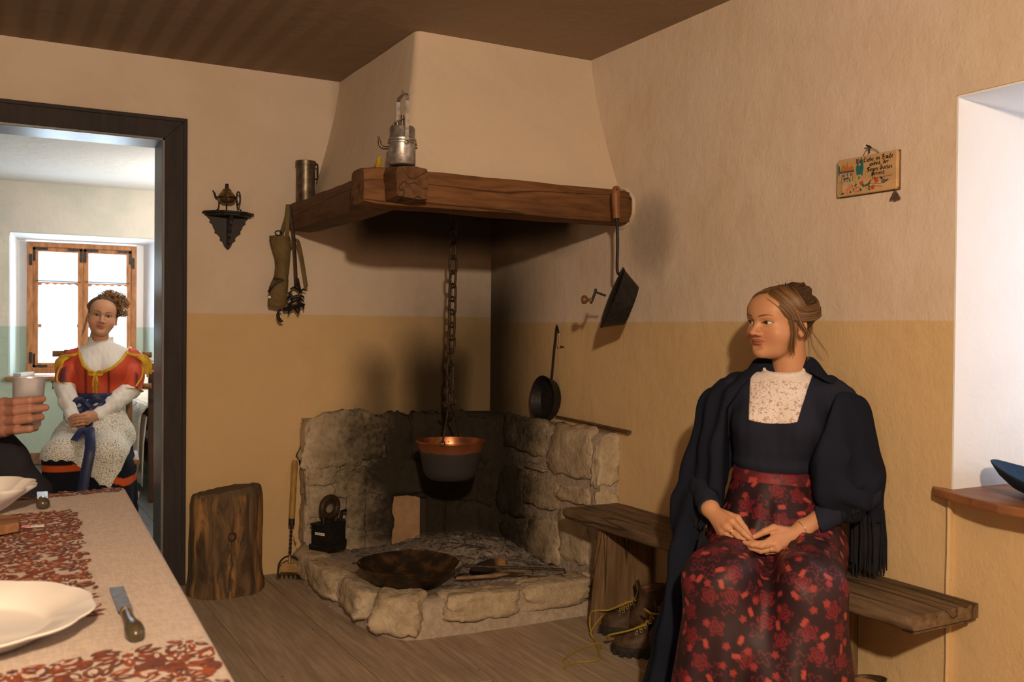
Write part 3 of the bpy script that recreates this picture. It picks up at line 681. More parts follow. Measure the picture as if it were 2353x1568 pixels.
def brass_kettle():
    c = Vector((-1.428, -.052, 1.7425)); root = thing('spirit_kettle', 'tiny brass kettle on an iron stand on the black wall shelf', 'kettle', c)
    T = Matrix.Translation(c)
    keep(MB().lathe([(.0001, .035), (.020, .036), (.034, .044), (.041, .058), (.042, .066), (.036, .078), (.026, .090), (.020, .098), (.018, .104), (.010, .108), (.0001, .109)], 28, T).build('body', M_brass, smooth=True), root)
    keep(MB().lathe([(.0001, .107), (.008, .107), (.0095, .112), (.008, .119), (.0085, .124), (.006, .129), (.0001, .130)], 16, T).build('lid_knob', M_black, smooth=True), root)
    keep(MB().lathe([(.0405, .058), (.0455, .060), (.0455, .066), (.0405, .068)], 28, T, False).build('stand_ring', M_black, smooth=True), root)
    for a in (-2.7, -.2, 1.3):
        d = RV*math.cos(a)-FV*math.sin(a)
        keep(MB().tube(spline([c+d*.043+UZ*.063, c+d*.047+UZ*.045, c+d*.050+UZ*.018, c+d*.062+UZ*.008, c+d*.064+UZ*.0035], 5), .0035, 8).build('leg', M_black, smooth=True), root)
    keep(MB().tube(spline([c-RV*.040+UZ*.062, c-RV*.052+UZ*.068, c-RV*.058+UZ*.085, c-RV*.066+UZ*.098], 5), [.006]*5+[.0045]*6+[.003]*5, 8).build('spout', M_black, smooth=True), root)
    pts = [c+RV*(.054+.009*math.cos(a))+UZ*(.062+.030*math.sin(a)) for a in np.linspace(0, 2*PI, 25)[:-1]]
    keep(MB().tube(pts, .0035, 8, closed=True).build('handle', M_black, smooth=True), root)
    keep(MB().tube([c-FV*.01+RV*.0+UZ*.1, c-FV*.042+RV*.006+UZ*.064], .004, 8).build('brace', M_black, smooth=True), root)
brass_kettle()
def link_mesh(L=.040, W=.0190, r=.0060):
    pts = []
    for a in np.linspace(0, 2*PI, 21)[:-1]:
        x = W*math.cos(a); z = W*math.sin(a); z += (L-W)*(1 if z > 1e-9 else -1 if z < -1e-9 else 0); pts.append((x, 0, z))
    me = MB().tube(pts, r, 7, closed=True, up=(0, 1, 0)).mesh('link'); me.materials.append(M_rust); me.polygons.foreach_set('use_smooth', [True]*len(me.polygons)); return me
POTC = Vector((-.525, -.61, .678))
def chain_and_pot():
    root = thing('pot_chain', 'rusty forged chain hanging from inside the hood with a pot hook', 'chain', (POTC.x, POTC.y, .82))
    me = link_mesh()
    def strand(a, b, first=0):
        a, b = Vector(a), Vector(b); n = max(2, round((b-a).length/.062)); M0 = None
        for i in range(n):
            p = a.lerp(b, (i+.5)/n); o = bpy.data.objects.new('link', me); COL.objects.link(o); o.parent = root; o.location = p-Vector(root.location)
            o.rotation_euler = (.05*math.sin(i*1.7), .06*math.sin(i*2.3), -.507+(.78 if (i+first) % 2 else -.78)+.15*math.sin(i))
    x, y = POTC.x, POTC.y
    strand((x+.004, y, 1.86), (x+.004, y, 1.40)); strand((x+.004, y, 1.40), (x-.010, y-.005, .86), 1)
    k = keep
    hook = spline([(x-.012, y-.01, .90), (x-.014, y-.012, .86), (x-.035, y-.02, .845), (x-.052, y-.025, .862)], 6)
    k(MB().tube(hook, .006, 8).tube([(x-.02, y-.012, .85), (x+.03, y+.02, .852), (x+.036, y+.024, .87)], .005, 8).build('hook', M_rust, smooth=True), root)
    pot = thing('copper_cauldron', 'round copper cauldron with blackened outside hanging over the ashes', 'cauldron', (x, y, .50))
    T = Matrix.Translation((x, y, 0)); R_ = .156
    k(MB().lathe([(.0001, .500), (.06, .500), (.095, .506), (.116, .522), (.126, .545), (.148, .652), (R_, .672), (R_+.003, .680)], 48, T, False).build('outer_bowl', M_pot, smooth=True), pot)
    k(MB().lathe([(R_+.002, .682), (R_-.004, .681), (R_-.007, .672), (.144, .652), (.122, .548), (.112, .528), (.09, .513), (.0001, .508)], 48, T, False).build('inner_bowl', M_copper, smooth=True), pot)
    k(MB().tube([(x+(R_+.002)*math.cos(a), y+(R_+.002)*math.sin(a), .681) for a in np.linspace(0, 2*PI, 49)[:-1]], .0045, 8, closed=True).build('rolled_rim', M_copper, smooth=True), pot)
    dirv = (-FV*.985-RV*.17).normalized()
    fr, bk = Vector((x, y, 0))+dirv*R_, Vector((x, y, 0))-dirv*R_
    for p, s_ in ((fr, 1), (bk, -1)):
        ring = [p+dirv*s_*.006+RV*(.011*math.cos(a))+UZ*(.688+.012*math.sin(a)) for a in np.linspace(0, 2*PI, 17)[:-1]]
        k(MB().tube(ring, .0035, 7, closed=True).build('lug', M_rust, smooth=True), pot)
        k(MB().tube(spline([p+UZ*.692, p*.75+Vector((x, y, 0))*.25+UZ*.77-dirv*s_*.02, Vector((x-.008, y, .842))+dirv*s_*.022], 6), .0048, 8).build('bail', M_rust, smooth=True), pot)
    for a in (-.15, .15):
        q = bk+dirv*.009+RV*a*.3; k(MB().lathe([(.0001, 0), (.004, 0), (.003, .003), (.0001, .004)], 10, frame(q+UZ*.66, z=dirv)).build('rivet', M_copper, smooth=True), pot)
t_ = NT('copper_outside'); s_ = t_.ss(t_.z+(t_.noise(25, 3)-.5)*.02, .648, .632)
M_pot = t_.set(t_.mix(s_, t_.mix(t_.noise(30, 3), (.30, .11, .05), (.46, .19, .09)), (.034, .032, .033)), s_*.2+.4, (1-s_)*.8, .4)
t_.bump(t_.noise(50, 2), .12, .004)
M_copper = simple('copper_rim', (.46, .19, .09), .35, .9, .5, var=.3)
chain_and_pot()
def iron_pan():
    c = dep(938, 1293, 3.96); c.z = 0; zb = .162; root = thing('iron_pan', 'wide rusty iron pan with a long rod handle lying on the hearth kerb', 'pan', (c.x, c.y, zb))
    T = Matrix.Translation((c.x, c.y, 0)) @ Matrix.Rotation(.05, 4, Vector((.6, .8, 0)))
    R_ = .208
    prof = [(.0001, zb), (.13, zb), (.145, zb+.004), (.185, zb+.045), (R_, zb+.072), (R_+.002, zb+.075), (R_-.003, zb+.074), (.180, zb+.046), (.141, zb+.008), (.128, zb+.005), (.0001, zb+.005)]
    keep(MB().lathe(prof, 56, Matrix.Translation((c.x, c.y, 0))).build('pan_bowl', M_pan, smooth=True), root)
    e = dep(1296, 1313, 3.985); d = Vector((e.x-c.x, e.y-c.y, 0)).normalized(); a = Vector((c.x, c.y, zb+.055))+d*R_*.94
    e = Vector((e.x, e.y, .205))
    keep(MB().tube([a-UZ*.02, a+d*.03+UZ*.004, e-d*.012, e, e+d*.006-UZ*.018], [.006, .0065, .006, .006, .004], 8).build('rod_handle', M_rust, smooth=True), root)
    f = Vector((c.x, c.y, zb+.070))-d*R_; keep(MB().tube([f+d*.01, f-d*.022], [.006, .004], 8).build('pouring_tab', M_rust, smooth=True), root)
    # half-burnt log and a brand beside the pan
    lg = thing('charred_log', 'short half-burnt log behind the long pan handle', 'log', (-.47, -.90, .13))
    p0, p1 = Vector((-.575, -.93, .150)), Vector((-.395, -.885, .158))
    keep(MB().tube([p0.lerp(p1, t)+Vector((0, 0, .004*fbm(t*5))) for t in np.linspace(0, 1, 9)], [.012, .024, .028, .030, .030, .031, .030, .029, .024], 12).build('wood', M_log, smooth=True), lg)
    br = thing('firewood_stick', 'thin pale split stick lying in the ashes by the pan', 'stick', (-.5, -1.02, .13))
    keep(MB().tube([(-.68, -1.00, .150), (-.52, -1.045, .152), (-.36, -1.03, .155)], [.006, .009, .004], 7).build('stick', simple('pale_stick', (.26, .17, .09), .8), smooth=True), br)
t_ = NT('pan_iron'); n_ = t_.noise(18, 4, .6)
M_pan = t_.set(t_.mix(t_.ss(n_, .42, .68), (.030, .022, .016), (.12, .062, .028)), t_.noise(20, 3)*.25+.38, .55, .4); t_.bump(t_.noise(60, 3), .2, .004)
t_ = NT('charred_log_bark'); M_log = t_.set(t_.mix(t_.ss(t_.x+(t_.noise(30, 3)-.5)*.06, -.46, -.42), (.02, .015, .011), (.36, .19, .07)), .9); t_.bump(t_.noise(60, 3), .6, .01)
iron_pan()
def flat_iron():
    c = Vector((-.985, -.225, .150)); root = thing('charcoal_iron', 'black cast charcoal iron with loop grip and paper label on the hearth edge', 'iron', c)
    fwd = (RV*.52+FV*.85).normalized(); sd = Vector((fwd.y, -fwd.x, 0)); M = frame(c, x=sd, y=fwd)
    def K(o): return keep(o, root)
    def boat(s, L0, L1): return [(-.055*s, L0), (.055*s, L0), (.057*s, .03), (.045*s, .075), (.02*s, L1-.02), (0, L1), (-.02*s, L1-.02), (-.045*s, .075), (-.057*s, .03)]
    K(MB().prism(boat(1.12, -.065, .13), 'z', 0, .026, M).build('sole_plate', M_black, bevel=.004))
    K(MB().prism(boat(1.0, -.055, .115), 'z', .024, .112, M).build('coal_box', M_black, bevel=.004))
    K(MB().prism(boat(1.06, -.06, .12), 'z', .112, .124, M).build('lid', M_black, bevel=.003))
    for y in (-.03, .055): K(MB().tube([M @ Vector((0, y, .122)), M @ Vector((0, y*1.1, .165))], [.011, .008], 10).build('handle_post', M_black, smooth=True))
    ring = [M @ Vector((0, .012+.052*math.cos(a), .196+.044*math.sin(a))) for a in np.linspace(0, 2*PI, 29)[:-1]]
    K(MB().tube(ring, .0165, 10, closed=True).build('grip', simple('dark_grip_wood', (.04, .024, .016), .5), smooth=True))
    K(MB().tube([M @ Vector((.01, .075, .12)), M @ Vector((.012, .085, .165)), M @ Vector((.035, .088, .172))], [.010, .009, .008], 8).build('latch', M_black, smooth=True))
    K(MB().box(-.03, .03, -.0563, -.0553, .072, .084, M).build('paper_label', M_paper)); K(MB().box(-.022, .022, -.0566, -.0562, .0775, .079, M).build('label_print', M_blackwood))
    for i in range(3): K(MB().box(-.02+.016*i, -.008+.016*i, -.057, -.054, .096, .102, M).build('vent', M_hood_in))
flat_iron()
def stump():
    c = Vector((-1.452, -.195, 0)); n = 40; P = []; zs = list(np.linspace(0, .455, 22))
    def rad(a, z): return .150+.016*math.sin(a*2+1)+.010*fbm(math.cos(a)*1.7, math.sin(a)*1.7, z*2.5, 3)+.012*math.exp(-((z-.02)/.05)**2)-.008*math.exp(-((z-.46)/.03)**2)+.02*math.exp(-(((a+PI/2+.4+PI) % (2*PI)-PI)/.16)**2-((z-.30)/.03)**2)
    for z in zs: P.append([c+Vector((rad(a, z)*math.cos(a), rad(a, z)*math.sin(a), z+(.0 if z < .3 else (.02*math.sin(a+2.2)+.008*fbm(math.cos(a)*3, math.sin(a)*3, 4))*(z-.3)/.155))) for a in np.linspace(0, 2*PI, n+1)])
    top = P[-1]
    for s_ in (.96, .85, .6, .3, .02): P.append([c+Vector(((p.x-c.x)*s_, (p.y-c.y)*s_, (p.z-.455)*s_*.9+.463+.006*fbm(p.x*9*s_, p.y*9*s_, 2))) for p in top])
    root = thing('chopping_stump', 'knotty brown tree-trunk block standing on the floor beside the doorway', 'stump', c)
    o = MB().grid(P).build('trunk', M_stump, smooth=True, fix=False); keep(o, root)
    kn = c+Vector((rad(-PI/2-.4+.35, .27)*math.cos(-PI/2-.05), rad(-PI/2-.05, .27)*math.sin(-PI/2-.05), .27))
    ring = [kn+Vector((.016*math.cos(a), -.001, .018*math.sin(a))) for a in np.linspace(0, 2*PI, 17)[:-1]]
    keep(MB().tube(ring, .006, 6, closed=True).build('knot', simple('knot_wood', (.05, .03, .015), .9), smooth=True), root)
t_ = NT('stump_wood'); v_ = t_.scale(t_.pos, (1, 1, .22)); n_ = t_.noise(20, 5, .65, vec=v_, dist=1.); n2_ = t_.noise(5, 3, .6, vec=v_)
c_ = t_.mix(t_.ss(n_, .3, .72), (.055, .036, .021), (.18, .115, .062)); c_ = t_.mix(t_.ss(n2_, .47, .58)*t_.ss(n_, .40, .58), c_, (.36, .20, .07))
c_ = t_.mix(t_.ss(t_.z, .440, .462), c_, (.11, .078, .05))
M_stump = t_.set(c_, .85); t_.bump(n_*.8+t_.noise(9, 3, vec=v_), .7, .02)
stump()
def masher():
    b, a = Vector((-1.166, -.20, .01)), Vector((-1.092, -.035, .552)); d = (a-b).normalized(); root = thing('garden_weeder', 'hand tool with ochre wooden handle, twisted shank and stirrup head leaning on wall', 'tool', b)
    L = (a-b).length; P = lambda t: b+d*(L*t)
    def K(o): return keep(o, root)
    K(MB().tube([P(.50), P(.51), P(.60), P(.97), P(1)], [.012, .0155, .0150, .0155, .012], 14).build('wooden_handle', simple('ochre_handle', (.34, .20, .055), .5, var=.2, stretch=(3, 3, .3)), smooth=True))
    K(MB().tube([P(.45), P(.505)], .0145, 14).build('ferrule', M_black, smooth=True))
    m = MB(); u = d.cross(UZ).normalized(); v = d.cross(u)
    for ph in (0, PI): m.tube([P(t)+(u*math.cos(t*95+ph)+v*math.sin(t*95+ph))*.0038 for t in np.linspace(.20, .45, 46)], .0042, 6)
    K(m.build('twisted_shank', M_rust, smooth=True))
    r = RV
    arc = [P(.20)+r*(.052*math.sin(t))+d*(-.055*(1-math.cos(t))) for t in np.linspace(-PI/2, PI/2, 15)]
    pts = [arc[0]-d*.045]+arc+[arc[-1]-d*.045]
    K(MB().tube(pts, .0045, 8).build('stirrup', M_black, smooth=True))
    K(MB().tube([P(.205), P(.14)], [.006, .009], 8).add(*plate3(P(.105), r, d, UZ.cross(r))).build('head_plate', simple('worn_brass_plate', (.28, .17, .06), .5, .4)))
    for i in range(5): q = pts[0].lerp(pts[-1], (i+.5)/5); K(MB().tube([q+UZ*.012, q+UZ*.002-FV*.004*(i % 2)], [.008, .003], 6).build('tine', M_black, smooth=True))
    t0 = P(.40)+r*.012
    K(MB().add([t0, t0+r*.016-UZ*.03, t0+r*.010-UZ*.055, t0+r*.002-UZ*.03], [(0, 1, 2, 3)]).build('string_tag', simple('kraft_tag', (.42, .30, .17), .8), thick=.001, fix=False))
def plate3(c, r, d, n):
    w, h, t = .047, .020, .003
    vs = [c+r*(w*sx*(.75 if sz > 0 else 1))+d*(h*sz)+n*(t*sn) for sn in (-1, 1) for sz in (-1, 1) for sx in (-1, 1)]
    return vs, [(0, 2, 3, 1), (4, 5, 7, 6), (0, 1, 5, 4), (2, 6, 7, 3), (0, 4, 6, 2), (1, 3, 7, 5)]
masher()
# ------------------------------------------------------------------ hanging on wall and beam
def wall_pan():
    c = at(1243, 918, 'x', -.072); R_ = .112; root = thing('frying_pan', 'small black frying pan hung by its handle on the sooty wall', 'pan', c)
    M = frame((-.012, c.y, c.z), z=(-1, -.0, .06))
    keep(MB().lathe([(.0001, 0), (.085, 0), (.092, .004), (R_-.002, .052), (R_, .056), (R_-.004, .055), (.088, .008), (.0001, .006)], 44, M).build('bowl', M_black, smooth=True), root)
    a = at(1268, 868, 'x', -.05); b = at(1279, 752, 'x', -.03)
    pts = spline([a-UZ*.01, a.lerp(b, .5), b-UZ*.01, b+Vector((-.004, -.010, .004)), b+Vector((-.006, -.022, -.010)), b+Vector((-.004, -.026, -.028))], 5)
    keep(MB().tube(pts, .0078, 8, flat=.5, up=(1, 0, 0)).build('handle', M_black, smooth=True), root)
    n0 = b+Vector((.002, -.018, -.008))
    keep(MB().tube(spline([n0, n0+Vector((0, -.004, -.06)), n0+Vector((.0, .004, -.085)), n0+Vector((0, .012, -.06)), n0+Vector((0, .005, -.002))], 5), .0016, 6).build('wire_loop', simple('string', (.5, .36, .22), .8), smooth=True), root)
    keep(MB().tube([(0.0, n0.y, n0.z-.088), (-.018, n0.y, n0.z-.084)], [.003, .004], 8).build('nail', M_black, smooth=True), root)
wall_pan()
def poker():
    a, b = at(1279, 957, 'x', -.022), at(1446, 994, 'x', -.020); root = thing('wooden_stick', 'flat dark wooden stick resting on top of the hearth lining', 'stick', b)
    keep(MB().tube([a, a.lerp(b, .5)+UZ*.002, a.lerp(b, .78), b], [.006, .0085, .011, .0125], 8, flat=.7).build('shaft', wood_mat('stick_wood', (.07, .04, .02), (.14, .085, .045), 'y'), smooth=True), root)
poker()
def roaster():
    D = 3.93; P = lambda x, y, d=D: dep(x, y, d)
    top = P(1416, 428); root = thing('chestnut_roaster', 'black lidded roasting pan with crank knob hung from the beam by its handle', 'roaster', P(1418, 610))
    def K(o): return keep(o, root)
    hb = P(1417, 502)
    K(MB().tube([top, P(1416, 433), P(1415, 448), P(1415, 470), P(1416, 488), hb], [.009, .0165, .0185, .0165, .0145, .0155], 14).build('wooden_handle', simple('turned_handle', (.22, .095, .035), .45, var=.2, stretch=(3, 3, .4)), smooth=True))
    K(MB().tube([hb, P(1418, 512)], [.010, .007], 10).build('ferrule', M_black, smooth=True))
    K(MB().tube(spline([P(1418, 508), P(1419, 560), P(1418, 615), P(1421, 629), P(1430, 634)], 6), .0062, 8).build('rod', M_black, smooth=True))
    K(MB().tube([P(1416, 437)-FV*.03, P(1416, 437)+FV*.12+RV*.0], .0028, 6).build('nail', M_black, smooth=True))
    Db = 3.86
    rc, bc = dep(1406, 686, Db), dep(1450, 703, Db); ax = (bc-rc); h = ax.length; M = frame(rc, z=ax)
    K(MB().lathe([(.0001, .002), (.118, .002), (.126, 0), (.129, .003), (.122, .010), (.082, h), (.0001, h)], 44, M).build('pan_body', M_black, smooth=True))
    K(MB().lathe([(.0001, -.010), (.05, -.010), (.100, -.006), (.112, .0), (.0001, .0)], 36, M).build('lid', M_black, smooth=True))
    t0 = dep(1433, 615, Db); K(MB().tube([dep(1424, 632, Db), t0], [.006, .004], 8).build('hinge_tab', M_black, smooth=True))
    s0, s1, s2 = dep(1392, 680, Db), dep(1368, 671, Db), dep(1361, 690, Db)
    K(MB().tube([s0, s1], .0045, 8).tube([dep(1369, 664, Db), s1, s2, dep(1357, 698, Db)], .0052, 8).build('crank', M_black, smooth=True))
    kd = dep(1344, 689, Db)-dep(1362, 690, Db)
    K(MB().lathe([(.0001, 0), (.008, 0), (.0085, .004), (.0055, .009), (.007, .015), (.0165, .024), (.0185, .033), (.014, .041), (.0001, .044)], 20, frame(dep(1360, 690, Db), z=kd)).build('crank_knob', simple('turned_knob', (.16, .075, .03), .4), smooth=True))
roaster()
M_canvas = simple('olive_canvas', (.145, .105, .045), .9, var=.2, scale=20, bump=.4, bscale=400)
M_leather = simple('dark_leather', (.035, .022, .014), .55, var=.4, scale=60, bump=.2)
def canvas_bag():
    y = -.10; P = lambda px, py, yy=y: at(px, py, 'y', yy)
    root = thing('canvas_gaiter', 'olive canvas gaiter with straps hanging from the left beam end', 'gaiter', P(640, 705))
    def K(o): return keep(o, root)
    rows = [(543, 620, 665), (548, 620, 667), (560, 622, 668), (575, 627, 667), (590, 632, 666), (610, 633, 664), (630, 631, 662), (640, 629, 661), (645, 626, 662), (660, 619, 661), (680, 617, 660), (698, 615, 658), (704, 617, 655)]
    R_ = []
    for py, x0, x1 in rows:
        a, b = P(x0, py), P(x1, py); c = (a+b)/2; w = (b-a).length/2; dpt = .045
        R_.append([c+Vector((w*math.cos(t)*(1+.04*fbm(t, py*.03)), -dpt*math.sin(t)*(1+.1*fbm(t*2, py*.05, 3)), .004*fbm(t*2, py*.1))) for t in np.linspace(0, 2*PI, 29)])
    o = K(MB().grid(R_).build('canvas_body', M_canvas, smooth=True, fix=False)); o.data.polygons.foreach_set('use_smooth', [True]*len(o.data.polygons))
    K(MB().add([r for r in R_[0][:-1]], [tuple(range(28))]).build('top_hem', M_canvas)); K(MB().add([r for r in R_[-1][:-1]], [tuple(range(28))]).build('bottom_hem', M_canvas))
    def strap(pts, w, name, mat=M_canvas): K(MB().tube(spline([P(*p) for p in pts], 6), w, 8, flat=.25, up=(0, -1, 0)).build(name, mat, smooth=True))
    strap([(661, 470, -.16), (657, 500, -.15), (648, 530, -.12), (645, 548, -.10)], .0085, 'shoulder_strap')
    strap([(663, 472, -.18), (661, 510, -.17), (659, 548, -.14)], .0095, 'shoulder_strap')
    strap([(665, 470, -.18), (672, 515, -.17), (676, 560, -.15), (680, 640, -.12), (679, 660, -.10)], .0085, 'dark_strap', M_leather)
    strap([(666, 560, -.14), (682, 553, -.14), (690, 575, -.13), (698, 620, -.12), (704, 660, -.11)], .0095, 'hanging_strap')
    b = [P(628+33*t, 640+3*math.sin(t*3), y-.050*math.sin(PI*min(max(t, .05), .95))) for t in np.linspace(0, 1, 12)]
    K(MB().tube(b, .0075, 8, flat=.3, up=(0, -1, 0)).build('buckle_strap', M_leather, smooth=True))
    ps = [(629, 652, -.14), (622, 662, -.14), (616, 672, -.12)]
    strap([(648, 644, -.155), (634, 650, -.15), (624, 660, -.145), (617, 672, -.12)], .006, 'strap_end', M_leather)
    q = P(619, 683, -.14); K(MB().box(q.x-.006, q.x+.006, q.y-.002, q.y+.001, q.z-.006, q.z+.006).build('paper_tag', M_paper))
    q = P(640, 536, -.145); K(MB().tube([q+Vector((.016*math.cos(a), 0, .011*math.sin(a))) for a in np.linspace(0, 2*PI, 13)[:-1]], .0032, 6, closed=True).build('buckle', M_black, smooth=True))
    # crampons hung with it
    cr = thing('crampons', 'pair of black iron climbing crampons with spikes hanging beside the gaiter', 'crampons', P(690, 690))
    def C(o): return keep(o, cr)
    y2 = -.07
    def bar(pts, r=.0055, name='frame_bar'): C(MB().tube([at(a, b, 'y', yy) for a, b, yy in pts], r, 7).build(name, M_black, smooth=True))
    bar([(683, 640, y2), (686, 655, y2), (690, 672, y2-.02)], .008); bar([(668, 665, y2), (676, 660, y2), (687, 668, y2)]); bar([(664, 672, y2), (672, 684, y2-.01), (688, 680, y2-.02)], .009)
    bar([(672, 684, y2), (668, 700, y2-.02), (660, 706, y2-.02)]); bar([(686, 682, y2), (688, 700, y2-.01)], .009); bar([(652, 712, y2), (668, 708, y2-.03), (686, 704, y2-.02), (694, 700, y2)], .010); bar([(660, 700, y2), (680, 692, y2-.02), (692, 680, y2-.02)])
    for pts in ([(688, 672), (697, 665), (704, 667)], [(690, 680), (697, 682), (699, 688)], [(689, 684), (694, 690), (698, 695)], [(690, 702), (697, 704), (698, 711)], [(684, 706), (688, 714), (684, 722)], [(676, 708), (682, 716), (685, 722)], [(692, 700), (699, 700), (698, 706)], [(670, 710), (664, 716), (662, 722)], [(668, 680), (662, 684), (660, 690)]):
        C(MB().tube([at(a, b, 'y', y2-.015*(i)) for i, (a, b) in enumerate(pts)], [.006, .005, .0015], 6).build('spike', M_black, smooth=True))
    C(MB().tube(spline([at(a, b, 'y', y2-.03) for a, b in ((646, 712), (640, 716), (639, 728), (645, 738), (650, 738))], 5), [.006]*8+[.0085]*8+[.004]*5, 8).build('toe_hook', M_black, smooth=True))
canvas_bag()
# ------------------------------------------------------------------ bench
def bench():
    root = thing('wooden_bench', 'long worn plank bench along the right wall', 'bench', (-.16, -2.07, 0))
    n = 60; y0, y1 = -1.215, -2.945; rings = []
    for i in range(n+1):
        t = i/n; y = y0+(y1-y0)*t; xf = -.302+.010*fbm(y*3, 1)+(.012 if i in (0, n) else 0); xb = -.012
        zt = .452+.002*fbm(y*2, 5); zb = .412+.004*fbm(y*6, 2)
        prof = [(xb, zb), (xb, zt), (-.1, zt+.001*fbm(y*8)), (-.2, zt-.001), (xf+.014, zt), (xf+.004, zt-.006), (xf, zt-.016+.004*fbm(y*9, 4)), (xf+.003, zb+.008), (xf+.012, zb), (-.2, zb)]
        rings.append([(x, y, z) for x, z in prof])
    K_ = len(rings[0]); m = MB(); m.add([v for r in rings for v in r], [(i*K_+k, i*K_+(k+1) % K_, (i+1)*K_+(k+1) % K_, (i+1)*K_+k) for i in range(n) for k in range(K_)]+[tuple(range(K_)), tuple(range(n*K_, (n+1)*K_))])
    keep(m.build('seat_board', M_oldwood, smooth=True), root)
    for y in (-1.475, -2.52):
        keep(MB().prism([(-.018, 0), (-.315, 0), (-.275, .412), (-.018, .412)], 'y', y-.018, y+.018).build('leg_board', M_legwood, bevel=.004), root)
    keep(MB().box(-.26, -.02, -2.93, -2.89, .396, .413).build('end_batten', M_oldwood, bevel=.003), root)
bench()
# ------------------------------------------------------------------ boots
M_boot = simple('worn_boot_leather', (.070, .042, .024), .5, var=.4, scale=30, bump=.25, bscale=90)
M_sole = simple('rubber_sole', (.022, .020, .018), .8, var=.4, scale=60, bump=.3)
def boot(toe, d, label, tilt=0.):
    d = Vector((*d, 0)).normalized(); toe = Vector((*toe, 0)); s_ = Vector((-d.y, d.x, 0)); root = thing('hiking_boot', label, 'boot', toe, 'old mountain boots under the bench')
    def W(u, v, z): return toe+d*u+s_*v+UZ*z          # u from toe to heel, v across
    L = .285
    def half(u):   # half width along the sole
        t = u/L; return .006+.050*(math.sin(PI*min(1, t*1.9+.08)/1.0) if t < .24 else 1-.30*math.sin(PI*(t-.24)/.6)*(t < .84)-(0 if t < .84 else .10))*(1 if t < .93 else max(.2, 1-((t-.93)/.07)**2*.75))
    us = [0, .004, .015, .03, .05, .08, .11, .14, .17, .20, .23, .255, .272, .282, L]
    ring = [(u, half(u)) for u in us]
    def loop(k, z): return [W(u, v*k, z) for u, v in ring]+[W(u, -v*k, z) for u, v in ring[::-1]]
    m = MB(); LP = [loop(1.02, 0.004), loop(1.06, .008), loop(1.06, .030), loop(1.0, .034)]; n = len(LP[0])
    m.add([v for l in LP for v in l], [(i*n+k, i*n+(k+1) % n, (i+1)*n+(k+1) % n, (i+1)*n+k) for i in range(3) for k in range(n)]+[tuple(range(n))[::-1], tuple(range(3*n, 4*n))])
    keep(m.build('sole', M_sole, smooth=True), root)
    tr = MB()
    for i in range(9):
        u = .02+.029*i; h = half(u)*1.075
        for sg in (-1, 1): tr.box(-.008, .008, -.004, .004, 0, .020, frame(W(u, sg*h, 0), x=d, y=s_))
    keep(tr.build('tread_lugs', M_sole, kind='stuff'), root)
    # upper: sections along u
    secs = []
    for u, hgt, k in ((.006, .045, .55), (.02, .066, .85), (.045, .078, .95), (.08, .084, .97), (.11, .094, .93), (.14, .118, .9)):
        h = half(u)*k; secs.append([W(u+.05*(z_/.12)*0, h*math.cos(t)*(1 if math.sin(t) < .6 else .96), .030+(hgt-.030)*math.sin(t)**.7) for t in np.linspace(0, PI, 15) for z_ in (0,)])
    o = keep(MB().grid(secs).add(secs[0], [tuple(range(15))]).build('vamp', M_boot, smooth=True, fix=False), root)
    # shaft: open tube from ankle to collar
    rows = []
    for z, u0, u1, w in ((.030, .105, .280, .040), (.06, .112, .280, .041), (.085, .128, .277, .040), (.11, .150, .272, .039), (.14, .168, .268, .041), (.17, .172, .272, .045), (.195, .170, .278, .048), (.203, .168, .280, .050)):
        c, a = (u0+u1)/2+tilt*z, (u1-u0)/2
        rows.append([W(c+a*math.cos(t), w*math.sin(t)*(1+.04*fbm(z*9, t)), z+(.010*math.cos(t) if z > .18 else 0)) for t in np.linspace(0, 2*PI, 29)])
    keep(MB().grid(rows).build('shaft', M_boot, smooth=True, fix=False, thick=.006), root)
    ins = [[W((.170+.278)/2+tilt*.19+.048*k*math.cos(t), .044*k*math.sin(t), .19-.06*(1-k)) for t in np.linspace(0, 2*PI, 17)] for k in (1, .6, .05)]
    keep(MB().grid(ins).build('lining', simple('boot_lining', (.24, .10, .035), .6), smooth=True, fix=False), root)
    keep(MB().grid([[W(u, v, z) for v in (-.020, -.007, .007, .020)] for u, z in ((.105, .092), (.135, .114), (.160, .150), (.168, .185), (.160, .215))]).build('tongue', M_boot, smooth=True, fix=False, thick=.005), root)
    m = MB(); hk = MB()
    for i, (u, z) in enumerate(((.098, .090), (.115, .100), (.132, .116), (.148, .136))):
        v0 = .024
        m.tube(spline([W(u, -v0, z), W(u-.004, 0, z+.010), W(u+.012, v0, z+.008)], 5), .0032, 6); m.tube(spline([W(u, v0, z), W(u-.002, 0, z+.012), W(u+.012, -v0, z+.008)], 5), .0032, 6)
        for sg in (-1, 1): hk.tube([W(u+.0055*math.cos(a), sg*(v0+.004), z-.004+.0055*math.sin(a)) for a in np.linspace(0, 2*PI, 11)[:-1]], .0014, 5, closed=True)
    keep(m.build('lace', M_cord, smooth=True, kind='stuff'), root); keep(hk.build('lace_hooks', M_alu, smooth=True, kind='stuff'), root)
    return root, W
b1, W1_ = boot((-.268, -1.455), (.60, -.80), 'left worn leather hiking boot with yellow laces beside the bench leg')
b2, W2_ = boot((-.362, -1.690), (.66, -.75), 'nearer worn leather hiking boot with yellow laces half hidden by the skirt')
q_ = at(1990, 1560, 'z', .205)
b3, W3_ = boot((q_.x-.35*.225, q_.y+.937*.225), (.35, -.937), 'brown leather boot on the floor at the right side of the red skirt')
